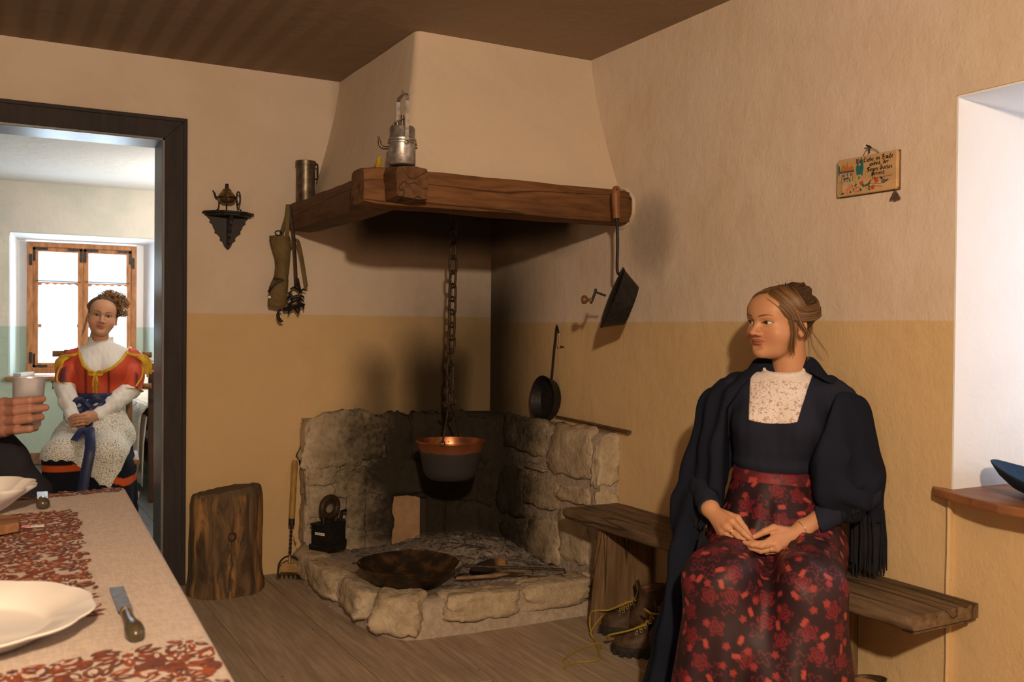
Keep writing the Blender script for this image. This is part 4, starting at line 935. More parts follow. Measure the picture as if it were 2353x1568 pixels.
def floor_lace():
    def G(px, py, z=.004): return at(px, py, 'z', z)
    a = [W1_(.148, -.024, .14), W1_(.11, -.045, .125), W1_(.06, -.05, .10), W1_(.0, -.055, .09), W1_(-.02, -.04, .055), G(1358, 1455, .01), G(1370, 1480), G(1378, 1495), G(1382, 1483), G(1367, 1480), G(1337, 1490), G(1310, 1505), G(1290, 1520)]
    b = [W1_(.132, .024, .12), W1_(.10, .06, .11), W1_(.05, .05, .10), G(1360, 1448, .03), G(1366, 1470), G(1376, 1500), G(1378, 1515), G(1350, 1521), G(1320, 1523), G(1300, 1532), G(1292, 1540)]
    for p in (a, b): keep(MB().tube(spline(p, 8), .0036, 6).build('loose_lace', M_cord, smooth=True), b1)
    c = [W2_(.132, -.024, .12), W2_(.07, -.06, .10), W2_(.0, -.055, .075), W2_(-.012, -.02, .05), W2_(.01, .03, .045), W2_(.02, .045, .03)]
    e = [W2_(.15, .02, .14), W2_(.12, .0, .17), W2_(.16, -.03, .165), W2_(.22, -.01, .17)]
    for p in (c, e): keep(MB().tube(spline(p, 8), .0036, 6).build('loose_lace', M_cord, smooth=True), b2)
floor_lace()
# ------------------------------------------------------------------ plaque on the right wall
def plaque():
    y0, y1, z0, z1 = -2.428, -2.658, 1.637, 1.755; W_, H_ = y0-y1, z1-z0
    root = thing('wooden_plaque', 'small wooden wall plaque with German verse, painted house, flowers and birds', 'plaque', (0, (y0+y1)/2, z0))
    def K(o): return keep(o, root)
    x0, x1 = -.018, -.005
    poly = [(y1+.006, z0), (y0-.004, z0), (y0, z0+.005), (y0, z1-.004), (y0-.004, z1), (y1+.004, z1), (y1, z1-.006), (y1, z0+.008)]
    K(MB().prism(poly, 'x', x0, x1).build('board', simple('plaque_wood', (.52, .34, .17), .55, var=.15, scale=10, stretch=(1, .3, 2)), bevel=.0015, seg=1))
    edge = simple('plaque_edge', (.13, .07, .03), .6)
    K(MB().prism([(y1-.002, z0-.002), (y0+.001, z0-.002), (y0+.001, z1+.001), (y1-.002, z1+.001)], 'x', x1, -.001).build('backing', edge, bevel=.001, seg=1))
    # u: 0..1 left to right (as read), v: 0..1 bottom to top
    cnt = [0]
    def Q(u, v, l=0): return Vector((x0-.0003-.0003*l-.0000022*cnt[0], y0-W_*u, z0+H_*v))
    col = {}
    def paint(name, c): col.setdefault(name, (MB(), simple('paint_'+name, c, .6, var=.2, scale=200)))
    for n, c in (('ink', (.025, .015, .012)), ('roof', (.42, .16, .03)), ('timber', (.12, .075, .05)), ('wall', (.48, .36, .22)), ('tree', (.02, .14, .15)), ('leaf', (.03, .12, .09)), ('red', (.48, .07, .035)), ('pink', (.60, .24, .14)), ('yellow', (.45, .36, .08)), ('grey', (.10, .13, .15))): paint(n, c)
    def pol(name, pts, l=0): cnt[0] += 1; n = len(pts); col[name][0].add([Q(u, v, l) for u, v in pts], [tuple(range(n))])
    def blob(name, u, v, ru, rv, l=1, n=9, k=.25):
        pol(name, [(u+ru*math.cos(a)*(1+k*math.sin(5*a+u*50)), v+rv*math.sin(a)*(1+k*math.cos(4*a+v*50))) for a in np.linspace(0, 2*PI, n*2+1)[:-1]], l)
    def stroke(name, pts, w, l=1):
        P_ = [Q(*p, l) for p in pts]
        for a, b in zip(P_[:-1], P_[1:]):
            d = (b-a).normalized(); nn = Vector((0, -d.z, d.y))*w; col[name][0].add([a+nn, b+nn, b-nn, a-nn], [(0, 1, 2, 3)])
    # painted house
    pol('wall', [(.06, .30), (.28, .30), (.28, .68), (.06, .68)]); pol('roof', [(.05, .66), (.10, .86), (.16, .78), (.18, .93), (.20, .76), (.27, .80), (.30, .66)], 1)
    pol('timber', [(.05, .63), (.30, .62), (.30, .67), (.05, .68)], 2)
    for u in (.08, .13, .18, .23, .27): stroke('timber', [(u, .36), (u+.01, .64)], .0009, 2)
    for u, v in ((.10, .52), (.17, .54), (.23, .53), (.12, .40), (.21, .38)): pol('grey', [(u, v), (u+.03, v), (u+.03, v+.07), (u, v+.07)], 3)
    pol('timber', [(.11, .44), (.22, .46), (.20, .50), (.11, .48)], 3)
    for u, v, r, h in ((.035, .72, .018, .14), (.36, .66, .025, .18), (.43, .72, .028, .24), (.40, .62, .045, .12)): blob('tree', u, v, r, h, 2, 9, .18)
    pol('wall', [(.34, .36), (.42, .36), (.42, .52), (.34, .50)], 2); pol('grey', [(.37, .40), (.40, .40), (.40, .47), (.37, .47)], 3)
    blob('yellow', .33, .38, .05, .08, 1)
    rr = random.Random(2)
    for i in range(26): blob('leaf', rr.uniform(.08, .58), rr.uniform(.06, .26), .018, .03, 2, 5, .4)
    for u, v in ((.20, .17), (.24, .24), (.37, .14), (.33, .12), (.19, .09)): blob('pink', u, v, .035, .065, 3, 7, .35)
    for u, v in ((.43, .29), (.62, .13), (.68, .28), (.66, .34)): blob('red', u, v, .032, .05, 3, 7, .35)
    for i in range(7): stroke('timber', [(.03, .06+.05*i), (.10, .10+.05*i)], .0007, 2)
    for p in ([(.46, .16), (.6, .24), (.74, .19), (.9, .27)], [(.5, .12), (.63, .17), (.78, .11)], [(.52, .2), (.57, .32)]): stroke('timber', p, .0006, 2)
    blob('grey', .605, .40, .018, .085, 3, 7, .1); blob('yellow', .60, .37, .011, .05, 4, 6, .1); blob('ink', .617, .475, .014, .028, 4, 7, .1); stroke('ink', [(.595, .33), (.55, .21)], .0013, 4)
    blob('grey', .80, .25, .045, .055, 3, 7, .1); blob('ink', .765, .33, .016, .028, 4, 7, .1); stroke('ink', [(.77, .34), (.74, .37)], .0012, 4); stroke('ink', [(.83, .23), (.87, .29)], .0014, 4)
    # lettering: broad-nib strokes on a 4 x 8 grid (baseline 0, x-height 4, ascender 7)
    G = {'W': ['0,6 1,7 1,1 2,0 3,1 3,6', '3,1 4,0 5,1 5,5 4,6 6,7', '1,4 3,4', '0,0 1,1'], 'o': ['1,4 0,3 0,1 1,0 2,1 2,3 1,4'], 'L': ['3,6 2,7 1,6 1,1 0,0', '0,1 2,0 4,1', '3,6 4,7', '0,4 2,4'],
         'i': ['0,4 1,3.5 1,.5 1.6,0', '.8,5.6 1.3,6'], 'e': ['2,2.6 .2,2.2', '2,2.6 2,3.4 1,4 0,3 0,1 1,0 2,.6'], 'b': ['.3,7 0,6 0,1 1,0 2,1 2,3 1,4 0,3.2'], 'm': ['0,4 0,.3', '0,3.4 1,4 1.6,3.2 1.6,.3', '1.6,3.4 2.6,4 3.2,3.2 3.2,.6 3.8,0'],
         'H': ['0,6 2,7 3,6 1,5 2,4 3.4,3 3.4,1 2.4,0 1,.6', '1,5 0,4', '1.4,6 1,1 0,0', '3,6 4.4,7'], 'a': ['0,3.4 1,4 2,3.4 2,.5 2.6,0', '2,2 1,2.3 0,1.4 .5,0 1.2,.2 2,1'], 'u': ['0,4 0,1 .8,0 2,1', '2,4 2,.5 2.6,0'],
         's': ['2,3.6 1,4 .2,3 2,1.4 1,0 0,.6'], 'f': ['2,6.4 1,7 .5,6 .5,-1.5', '0,4 1.6,4'], 'l': ['2,6.4 1,7 .5,6 .5,-1.5'], 'w': ['0,4 0,1 1,0 1.8,1 1.8,4', '1.8,1 2.8,0 3.6,1 3.6,3.4 2.8,4'], 'h': ['.3,7 0,6 0,.3', '0,3.2 1,4 2,3.2 2,.5 1,-1.4'],
         'n': ['0,4 0,.3', '0,3.4 1.1,4 2,3.2 2,.5 2.6,0'], 't': ['.6,5.5 .6,.6 1.2,0 1.8,.5', '0,4 1.7,4'], ',': ['0,.6 .3,-.8'], '.': ['0,.2 .4,.4'], 'd': ['1,4 0,3 0,1 1,0 2,1 2,4 .6,6.6'], 'r': ['0,4 .4,3.5 .4,.3', '.4,3.2 1.2,4 1.9,3.4'],
         'S': ['4,6 2,7 .4,6 .6,4.6 3,3.4 3.6,1.6 2,0 0,.8', '2,7 2,1', '3.4,6.8 4.6,6'], 'g': ['2,3.6 1,4 0,3 0,1 1,0 2,1', '2,4 2,-1 1,-1.8 0,-1.2'], 'G': ['4,6.4 2,7 .2,5.4 .2,1.6 2,0 4,1.2 4,3.4 2.4,4', '2,6.4 1.8,1', '4,3.4 4.6,4']}
    GW = {'W': 6, 'm': 4.2, 'w': 4.2, 'L': 4.2, 'H': 5, 'S': 4.8, 'G': 5, 'i': 1.9, 't': 2, 'f': 2.2, 'l': 2.0, ',': .9, '.': .9, ' ': 2.2, 'r': 2.1}
    def text(s_, u0, u1, v, size):
        tot = sum(GW.get(c, 2.7)+.5 for c in s_); k = (u1-u0)/tot; u = u0
        for c in s_:
            for st in G.get(c, []):
                pts = [tuple(map(float, q.split(','))) for q in st.split()]
                P_ = [Q(u+a*k, v+b*size, 5) for a, b in pts]; nib = Vector((0, -.00105, .00075))
                for a, b in zip(P_[:-1], P_[1:]):
                    col['ink'][0].add([a+nib, b+nib, b-nib, a-nib], [(0, 1, 2, 3)])
                    d = (b-a).normalized(); nn = Vector((0, -d.z, d.y))*.00045; col['ink'][0].add([a+nn, b+nn, b-nn, a-nn], [(0, 1, 2, 3)])
            u += (GW.get(c, 2.7)+.5)*k
    text('Wo Liebe im Haule', .335, .955, .825, .0172); text('wohnt, der', .57, .885, .70, .0165); text('Segen Gottes', .525, .945, .555, .0168); text('thront.', .60, .84, .435, .0165)
    for i in range(14): stroke('ink', [(.64+.021*i, .355+.001*i), (.654+.021*i, .359+.001*i)], .0007, 5)
    for n, (m, mt) in col.items():
        if m.v: K(m.build({'ink': 'lettering'}.get(n, 'painted_'+n), mt, fix=False, kind='stuff'))
    yn = -2.547
    K(MB().tube([(0, yn, 1.780), (-.022, yn, 1.785)], [.0026, .003], 8).tube([(-.008, yn, 1.786), (-.010, yn, 1.762)], .0022, 6).build('nail', M_black, smooth=True, kind='stuff'))
    K(MB().tube(spline([(-.006, -2.52, 1.754), (-.010, -2.532, 1.768), (-.012, yn, 1.776), (-.010, -2.568, 1.771), (-.006, -2.585, 1.755)], 6), .0011, 6).build('hanging_wire', M_brass, smooth=True))
    yb = -2.646
    K(MB().prism([(yb-.002, 1.633), (yb+.003, 1.633), (yb+.016, 1.612), (yb+.018, 1.606), (yb+.011, 1.604), (yb+.006, 1.609), (yb+.001, 1.601), (yb-.006, 1.602), (yb-.008, 1.608), (yb-.014, 1.604), (yb-.019, 1.606), (yb-.017, 1.612)], 'x', -.012, -.006).build('hanging_charm', simple('carved_charm', (.10, .06, .05), .6, var=.4, scale=150), bevel=.001, seg=1))
    K(MB().tube([(-.008, yb, 1.640), (-.008, yb, 1.631)], .0008, 5).build('charm_thread', M_brass))
plaque()
# ------------------------------------------------------------------ felt hat on the sill
def hat():
    c = Vector((.135, -3.165, .7565)); root = thing('felt_hat', 'dark blue felt hat with upturned brim and red cord on the window sill', 'hat', c)
    felt = simple('blue_felt', (.010, .032, .070), .95, var=.15, scale=60, bump=.3, bscale=500)
    P = []
    for r, z in ((.098, .030), (.105, .022), (.125, .014), (.16, .008), (.195, .010), (.225, .020), (.242, .034), (.245, .038)):
        row = []
        for a in np.linspace(0, 2*PI, 65):
            up = .055*max(0, (r-.13)/.115)**1.6*(.5-.5*math.cos(2*(a-PI*.18)))
            row.append(c+Vector((r*math.cos(a)*.92, r*math.sin(a), z+up)))
        P.append(row)
    keep(MB().grid(P).build('brim', felt, smooth=True, fix=False, thick=.004), root)
    keep(MB().lathe([(.100, .022), (.098, .05), (.092, .10), (.084, .130), (.065, .145), (.03, .138), (.0001, .130)], 48, Matrix.Translation(c), False).build('crown', felt, smooth=True), root)
    keep(MB().tube([c+Vector((.101*math.cos(a), .101*math.sin(a), .030)) for a in np.linspace(0, 2*PI, 49)[:-1]], .0042, 8, closed=True).build('cord', simple('red_cord', (.42, .03, .05), .7, var=.2, scale=400), smooth=True), root)
hat()
# ------------------------------------------------------------------ dining table and what stands on it
TZ = .76; TF = Vector((-2.087, -1.832, TZ)); TU = Vector((-.042, -.999, 0)); TV = Vector((-.993, -.118, 0))
def table():
    root = thing('dining_table', 'dining table under the patterned cloth in the left foreground', 'table', (-2.5, -2.8, 0))
    wd = simple('table_wood', (.16, .09, .045), .6, scale=10)
    def T(u, v, z): p = TF+TU*u+TV*v; return (p.x, p.y, z)
    m = MB(); vs = [T(u, v, z) for z in (.722, .754) for u, v in ((.02, .02), (.02, .98), (2.05, .98), (2.05, .02))]
    m.add(vs, [(3, 2, 1, 0), (4, 5, 6, 7), (0, 1, 5, 4), (1, 2, 6, 5), (2, 3, 7, 6), (3, 0, 4, 7)]); keep(m.build('table_top', wd), root)
    for u, v in ((.14, .14), (.14, .86), (1.93, .14), (1.93, .86)):
        x, y, _ = T(u, v, 0); keep(MB().box(x-.035, x+.035, y-.035, y+.035, 0, .722).build('leg', wd, bevel=.005), root)
    cl = thing('tablecloth', 'cream linen tablecloth printed with brick-red flowers and leaves', 'tablecloth', (-2.5, -2.8, TZ))
    def prof(L, drop, n, r=.014):
        out = [(-.004, -drop), (-.003, -drop*.5), (-.001, -r)]
        for a in np.linspace(0, PI/2, 6): out.append((r-r*math.cos(a)-.0, -r+r*math.sin(a)))
        for k in range(1, n): out.append((r+(L-2*r)*k/n, 0))
        for a in np.linspace(PI/2, 0, 6): out.append((L-r+r*math.cos(a), -r+r*math.sin(a)))
        return out+[(L+.001, -r), (L+.003, -drop*.5), (L+.004, -drop)]
    A = prof(2.07, .20, 30); B = prof(1.0, .20, 20); P = []
    for u, du in A:
        row = []
        for v, dv in B:
            d = min(du, dv); fold = .010*math.sin(u*16+v*14)*max(0, (-d-.02)/.2)
            p = TF+TU*u+TV*(v-fold); z = TZ+d+(.0009*fbm(u*5, v*5) if d > -.001 else 0); row.append((p.x, p.y, z))
        P.append(row)
    t = NT('linen'); wv = t.noise(260, 2, .5, stretch=(1, .15, 1))+t.noise(260, 2, .5, stretch=(.15, 1, 1))
    mt = t.set(t.mix(t.ss(wv, .8, 1.2), (.47, .40, .345), (.565, .485, .425)), .9, spec=.1); t.bump(wv, .15, .002)
    keep(MB().grid(P).build('linen_cloth', mt, smooth=True, fix=False), cl)
    # printed flowers: flat leaves of ink
    inks = [(MB(), simple('print_brown', (.150, .050, .034), .9, var=.25, scale=90)), (MB(), simple('print_brick', (.255, .062, .024), .9, var=.25, scale=90)), (MB(), mt)]
    rr = random.Random(4); cell = {}
    def inside(u, v):
        return u < .075 and v > .012 or .262 < u < 1.215 and v > .135 or u > 1.395 and v > .012
    def leaf(u, v, a, L, w, k, lift=.0014):
        if not (0.006 < u < 2.05 and .006 < v < .97 and inside(u, v) and inside(u+L*math.cos(a)*.8, v+L*math.sin(a)*.8)): return
        pts = []
        for t_, s_ in ((0, 0), (.2, .75), (.45, 1), (.75, .72), (1, 0), (.75, -.72), (.45, -1), (.2, -.75)):
            uu = u+L*t_*math.cos(a)-w*s_*math.sin(a); vv = v+L*t_*math.sin(a)+w*s_*math.cos(a); p = TF+TU*uu+TV*vv; pts.append((p.x, p.y, TZ+lift+.0009*fbm(uu*5, vv*5)))
        inks[k][0].add(pts, [tuple(range(8))])
    def mark(u, v, r):
        for i in range(int((u-r)*100), int((u+r)*100)+1):
            for j in range(int((v-r)*100), int((v+r)*100)+1): cell[i, j] = 1
    def flower(u, v, s_):
        n = rr.choice((9, 11, 13)); k = rr.random() < .4
        for i in range(n): leaf(u+.012*s_*math.cos(2*PI*i/n), v+.012*s_*math.sin(2*PI*i/n), 2*PI*i/n, (.034)*s_, .0078*s_, 1 if (k or i % 3 == 0) else 0)
        for i in range(6): leaf(u, v, 2*PI*i/6, .009*s_, .003*s_, 0 if k else 1, .0018)
        for i in range(n): leaf(u+.020*s_*math.cos(2*PI*i/n), v+.020*s_*math.sin(2*PI*i/n), 2*PI*i/n, .014*s_, .0018*s_, 2, .0019)
        mark(u, v, .038*s_)
    for _ in range(4000):
        u, v = rr.uniform(0, 2.05), rr.uniform(0, .55)
        if inside(u, v) and (int(u*100), int(v*100)) not in cell and (int(u*100)+3, int(v*100)) not in cell and (int(u*100)-3, int(v*100)) not in cell and (int(u*100), int(v*100)+3) not in cell and (int(u*100), int(v*100)-3) not in cell and rr.random() < .5: flower(u, v, rr.uniform(.7, 1.15))
    for _ in range(16000):
        u, v = rr.uniform(0, 2.05), rr.uniform(0, .55)
        if inside(u, v) and (int(u*100), int(v*100)) not in cell:
            L = rr.uniform(.020, .042); a = rr.uniform(0, 2*PI); k = rr.random() < .42; w = L*rr.uniform(.19, .30); leaf(u, v, a, L, w, 1 if k else 0)
            if rr.random() < .7: leaf(u+L*.22*math.cos(a), v+L*.22*math.sin(a), a, L*.58, w*.45, 2 if rr.random() < .6 else 1-int(k), .0018)
            cell[int(u*100), int(v*100)] = 1
    for (m, q), n in zip(inks, ('printed_brown_leaves', 'printed_red_leaves', 'printed_highlights')): keep(m.build(n, q, kind='stuff', fix=False), cl)
table()
M_china = NT('white_china').set((.80, .78, .75), .16, spec=.55)
def scalloped(prof, c, name, root, lob=10, amp=.03, r0=.5):
    R_ = max(r for r, _ in prof); P = []
    for r, z in prof:
        k = max(0, (r/R_-r0)/(1-r0)); P.append([(c.x+r*(1+amp*k*(abs(math.sin(lob/2*a))-.6))*math.cos(a), c.y+r*(1+amp*k*(abs(math.sin(lob/2*a))-.6))*math.sin(a), c.z+z) for a in np.linspace(0, 2*PI, 161)])
    o = keep(MB().grid(P).build(name, M_china, smooth=True, fix=False), root); o.data.polygons.foreach_set('use_smooth', [True]*len(o.data.polygons)); return o
def dishes():
    r_ = at(216, 1398, 'z', .790); R_ = .185
    c = Vector((r_.x-R_*.975, r_.y+.035, TZ+.003)); root = thing('dinner_plate', 'large white china plate with wavy rim in the near foreground', 'plate', c)
    scalloped([(.002, .004), (.115, .004), (.122, .008), (.130, .016), (R_-.01, .030), (R_-.002, .0325), (R_, .031), (R_-.003, .028), (.132, .011), (.124, .002), (.118, 0), (.105, 0), (.100, .003), (.002, .003)], c, 'plate_body', root, 12, .03, .7)
    r_ = at(75, 1110, 'z', .822); R_ = .150; c = Vector((r_.x-R_*.95, r_.y-.03, TZ+.003)); root = thing('serving_bowl', 'white china bowl with fluted rim at the far end of the table', 'bowl', c)
    scalloped([(.002, .010), (.06, .010), (.085, .018), (.115, .042), (R_-.006, .064), (R_, .066), (R_-.001, .060), (.118, .038), (.090, .014), (.075, .006), (.072, 0), (.066, 0), (.064, .006), (.002, .006)], c, 'bowl_body', root, 12, .06, .35)
    horn = simple('dark_horn', (.055, .042, .022), .3, 0, .5, var=.4, scale=40); steel = simple('worn_steel', (.24, .225, .22), .38, .85, .5, var=.25, scale=60)
    def knife(tip, end, label, s_=1.):
        tip, end = Vector(tip), Vector(end); d = (end-tip).normalized(); n = Vector((-d.y, d.x, 0)); L = (end-tip).length; rt = thing('table_knife', label, 'knife', end, 'old knives laid on the tablecloth'); z = TZ+.006
        B = lambda t, w, zz=0: tip+d*(L*t)+n*w+Vector((0, 0, z-tip.z+zz))
        vs = [B(0, .012*s_), B(0, -.010*s_), B(.5, -.010*s_), B(.55, 0), B(.5, .011*s_)]; m = MB(); m.add(vs+[v+UZ*.0018 for v in vs], [(4, 3, 2, 1, 0), (5, 6, 7, 8, 9)]+[(i, (i+1) % 5, 5+(i+1) % 5, 5+i) for i in range(5)])
        keep(m.build('blade', steel), rt)
        keep(MB().tube([B(.49, 0, .001), B(.56, 0, .003)], [.0075*s_, .0085*s_], 12).build('bolster', M_brass, smooth=True), rt)
        keep(MB().tube([B(t, 0, .003+(.003 if t > .85 else 0)) for t in (.55, .62, .75, .86, .93, .98, 1)], [q*s_ for q in (.0075, .0082, .0095, .0125, .0135, .011, .003)], 14).build('handle', horn, smooth=True), rt)
    knife(at(266, 1360, 'z', TZ), at(314, 1482, 'z', TZ), 'old table knife with horn handle beside the dinner plate')
    knife(at(96, 1137, 'z', TZ), at(99, 1172, 'z', TZ), 'old table knife lying near the fluted bowl', 1.15)
    e0 = at(42, 1196, 'z', TZ+.02); root = thing('bread_board', 'brown wooden bread board with paper tag on the tablecloth', 'board', (e0.x-.12, e0.y, TZ+.004))
    q = Vector((e0.x, e0.y-.0, 0)); m = MB(); poly = [(q.x, q.y-.055), (q.x+.004, q.y+.02), (q.x-.03, q.y+.055), (q.x-.28, q.y+.05), (q.x-.28, q.y-.10), (q.x-.05, q.y-.085)]
    keep(m.prism(poly, 'z', TZ+.005, TZ+.026).build('board_body', wood_mat('board_wood', (.19, .085, .035), (.32, .16, .075), 'x'), bevel=.004), root)
    tg = at(76, 1210, 'z', TZ+.004); mm = Matrix.Translation((tg.x, tg.y, TZ+.0035)) @ Matrix.Rotation(-.12, 4, 'Z')
    keep(MB().box(-.022, .022, -.011, .011, 0, .0015, mm).build('paper_tag', M_paper, bevel=.0005, seg=1), root)
    keep(MB().tube(spline([(q.x, q.y-.03, TZ+.012), (tg.x-.04, tg.y-.004, TZ+.004), (tg.x-.018, tg.y-.010, TZ+.0055), (tg.x-.004, tg.y-.006, TZ+.006)], 6), .0012, 5).build('red_string', simple('red_thread', (.45, .03, .08), .8)), root)
dishes()
# ------------------------------------------------------------------ bed, chair in the other room
def bed():
    root = thing('wooden_bed', 'dark wooden bed with white quilted cover behind the doorway', 'bed', (-.95, 3.2, 0)); wd = simple('bed_wood', (.075, .030, .018), .45, var=.3, scale=10, stretch=(1, 1, .3))
    def K(o): return keep(o, root)
    x0, x1, y0, y1 = -1.43, -.50, 2.27, 4.35
    for y in (y0, y1):
        K(MB().box(x0, x0+.05, y, y+.05, 0, .885).build('post', wd, bevel=.006)); K(MB().box(x1-.05, x1, y, y+.05, 0, .885).build('post', wd, bevel=.006))
        K(MB().box(x0+.05, x1-.05, y+.01, y+.045, .80, .872).build('rail', wd, bevel=.005)); K(MB().box(x0+.05, x1-.05, y+.01, y+.045, .28, .36).build('rail', wd, bevel=.005)); K(MB().box(x0+.05, x1-.05, y+.02, y+.035, .36, .80).build('panel', wd))
        K(MB().box(x0-.006, x1+.006, y-.004, y+.054, .885, .90).build('cap_rail', M_frame, bevel=.004))
    K(MB().box(x0+.012, x0+.04, y0+.05, y1, .25, .40).build('side_rail', wd))
    P = []; ys = np.linspace(y0+.06, y1-.02, 40)
    for s_, (x, z) in enumerate(((-1.485, .17), (-1.48, .30), (-1.475, .5), (-1.465, .60), (-1.44, .645), (-1.39, .66), (-1.2, .675), (-.9, .68), (-.52, .67))):
        P.append([(x-.010*math.sin(y*22)*(1 if s_ < 4 else 0)+.006*fbm(y*5, z*6), y, z+(.022*abs(math.sin(y*14)) if s_ == 0 else .012*fbm(x*5, y*4))) for y in ys])
    t = NT('quilted_cover'); q = t.wave(34, .6, t.vec(t.z, t.y, t.x), 'X', 1); mt = t.set(t.mix(t.ss(q, .2, .8)*.35, (.66, .60, .50), (.50, .45, .37)), .9); t.bump(q+t.noise(120, 2)*.4, .35, .006)
    K(MB().grid(P).build('quilt', mt, smooth=True, fix=False, thick=.012))
    P = [[(x-.004*math.sin(y*30), y, z) for y in ys] for x, z in ((-1.458, .10), (-1.456, .25), (-1.45, .4), (-1.43, .58))]
    K(MB().grid(P).build('sheet', simple('white_sheet', (.72, .70, .68), .9, var=.05), smooth=True, fix=False, thick=.004))
    K(MB().box(-1.38, -.55, 3.75, 4.3, .67, .80).build('pillow', simple('pillow_cotton', (.78, .77, .75), .9, var=.05), bevel=.05, seg=4))
bed()
def loose_boards():
    for i, (px, py, L, lab) in enumerate(((58, 858, .34, 'short grey board lying at left on the bedroom window sill'), (318, 850, .30, 'narrow board lying at right on the bedroom window sill'))):
        p = at(px, py, 'z', FZ0+.015); p.y = 4.72; p.x = (-2.10, -1.10)[i]
        M = Matrix.Translation((p.x, p.y, FZ0+.001)) @ Matrix.Rotation((1.2, 2.3)[i], 4, 'Z'); o = MB().box(-L/2, L/2, -.03, .03, 0, .03, M).build('wooden_board', simple('grey_board', (.45, .42, .38), .7), bevel=.003); tag(o, lab, 'board', 'boards on the bedroom window sill')
loose_boards()
# ------------------------------------------------------------------ smooth-solid modeller for people and cloth
def vlen(q): return np.sqrt((q*q).sum(-1))
def ell(p, c, r, R=None):
    q = p-np.asarray(c, np.float32)
    if R is not None: q = q @ np.asarray(R, np.float32)
    r = np.asarray(r, np.float32); k0 = vlen(q/r); k1 = vlen(q/(r*r)); return k0*(k0-1)/np.maximum(k1, 1e-6)
def cap(p, a, b, ra, rb=None):
    a = np.asarray(a, np.float32); b = np.asarray(b, np.float32); rb = ra if rb is None else rb; ba = b-a; pa = p-a
    h = np.clip((pa @ ba)/max(float(ba @ ba), 1e-12), 0, 1); return vlen(pa-h[:, None]*ba)-(ra+(rb-ra)*h)
def chain(p, pts, rs, k=0.):
    d = None
    for i in range(len(pts)-1):
        e = cap(p, pts[i], pts[i+1], rs[i], rs[i+1]); d = e if d is None else (smin(d, e, k) if k else np.minimum(d, e))
    return d
def rbox(p, c, h, r=.0):
    q = np.abs(p-np.asarray(c, np.float32))-(np.asarray(h, np.float32)-r); return vlen(np.maximum(q, 0))+np.minimum(q.max(-1), 0)-r
def smin(a, b, k): h = np.clip(.5+.5*(b-a)/k, 0, 1); return b+(a-b)*h-k*h*(1-h)
def smax(a, b, k): return -smin(-a, -b, k)
def ss(x, a, b): t = np.clip((x-a)/(b-a), 0, 1); return t*t*(3-2*t)
_nr = np.random.default_rng(3); _NK = _nr.normal(size=(24, 3)).astype(np.float32); _NP = _nr.uniform(0, 6.28, 24).astype(np.float32)
def wob(p, sc_, seed=0):
    out = 0
    for i in range(6): j = (i*5+seed*7) % 24; out = out+np.sin(p @ (_NK[j]*sc_)+_NP[j])
    return out/6
def sdf_mesh(fn, lo, hi, h):
    lo = np.asarray(lo, np.float32); n = np.ceil((np.asarray(hi)-lo)/h).astype(int)+1; K = 4; n = ((n+K-1)//K)*K
    nc = n//K+1; cx = [lo[i]+np.arange(nc[i])*h*K for i in range(3)]
    G = np.stack(np.meshgrid(*cx, indexing='ij'), -1).reshape(-1, 3).astype(np.float32); dc = fn(G).reshape(nc)
    near = np.abs(dc) < h*K*2.2; blk = np.zeros(n//K, bool)
    for a in (0, 1):
        for b in (0, 1):
            for c in (0, 1): blk |= near[a:a+n[0]//K, b:b+n[1]//K, c:c+n[2]//K]
    D = np.repeat(np.repeat(np.repeat(dc[:-1, :-1, :-1], K, 0), K, 1), K, 2).astype(np.float32)
    m = np.repeat(np.repeat(np.repeat(blk, K, 0), K, 1), K, 2); idx = np.argwhere(m)
    pts = lo+idx.astype(np.float32)*h; vals = np.empty(len(pts), np.float32)
    for s_ in range(0, len(pts), 400000): vals[s_:s_+400000] = fn(pts[s_:s_+400000])
    D[m] = vals
    # surface nets
    S_ = D < 0; cnt = np.zeros(np.array(D.shape)-1, np.int8); sh = D.shape
    off = [(a, b, c) for a in (0, 1) for b in (0, 1) for c in (0, 1)]
    for a, b, c in off: cnt += S_[a:sh[0]-1+a, b:sh[1]-1+b, c:sh[2]-1+c]
    cells = np.argwhere((cnt > 0) & (cnt < 8)); acc = np.zeros((len(cells), 3), np.float32); w_ = np.zeros(len(cells), np.float32)
    def dv(o): q = cells+o; return D[q[:, 0], q[:, 1], q[:, 2]]
    for o in off:
        for ax in range(3):
            if o[ax]: continue
            o2 = list(o); o2[ax] = 1; a, b = dv(np.array(o)), dv(np.array(o2)); c = (a < 0) != (b < 0); t = np.where(c, a/np.where(c, a-b, 1), 0)
            q = np.tile(np.array(o, np.float32), (len(cells), 1)); q[:, ax] = t; acc += q*c[:, None]; w_ += c
    V_ = lo+(cells+acc/np.maximum(w_, 1)[:, None])*h
    ID = -np.ones(np.array(D.shape)-1, np.int64); ID[cells[:, 0], cells[:, 1], cells[:, 2]] = np.arange(len(cells)); F_ = []
    for ax in range(3):
        u, v = (ax+1) % 3, (ax+2) % 3
        s0 = [slice(1, sh[i]-1) for i in range(3)]; s1 = list(s0); s0[ax] = slice(0, sh[ax]-1); s1[ax] = slice(1, sh[ax])
        A, B = S_[tuple(s0)], S_[tuple(s1)]; e = np.argwhere(A != B); base = e.copy(); base[:, u] += 1; base[:, v] += 1
        def cid(du, dv_): q = base.copy(); q[:, u] -= du; q[:, v] -= dv_; return ID[q[:, 0], q[:, 1], q[:, 2]]
        qd = np.stack([cid(0, 0), cid(1, 0), cid(1, 1), cid(0, 1)], 1); inn = A[tuple(e.T)]
        qd[~inn] = qd[~inn][:, ::-1]; F_.append(qd)
    F_ = np.concatenate(F_); F_ = F_[(F_ >= 0).all(1)]
    return V_.astype(np.float32), F_
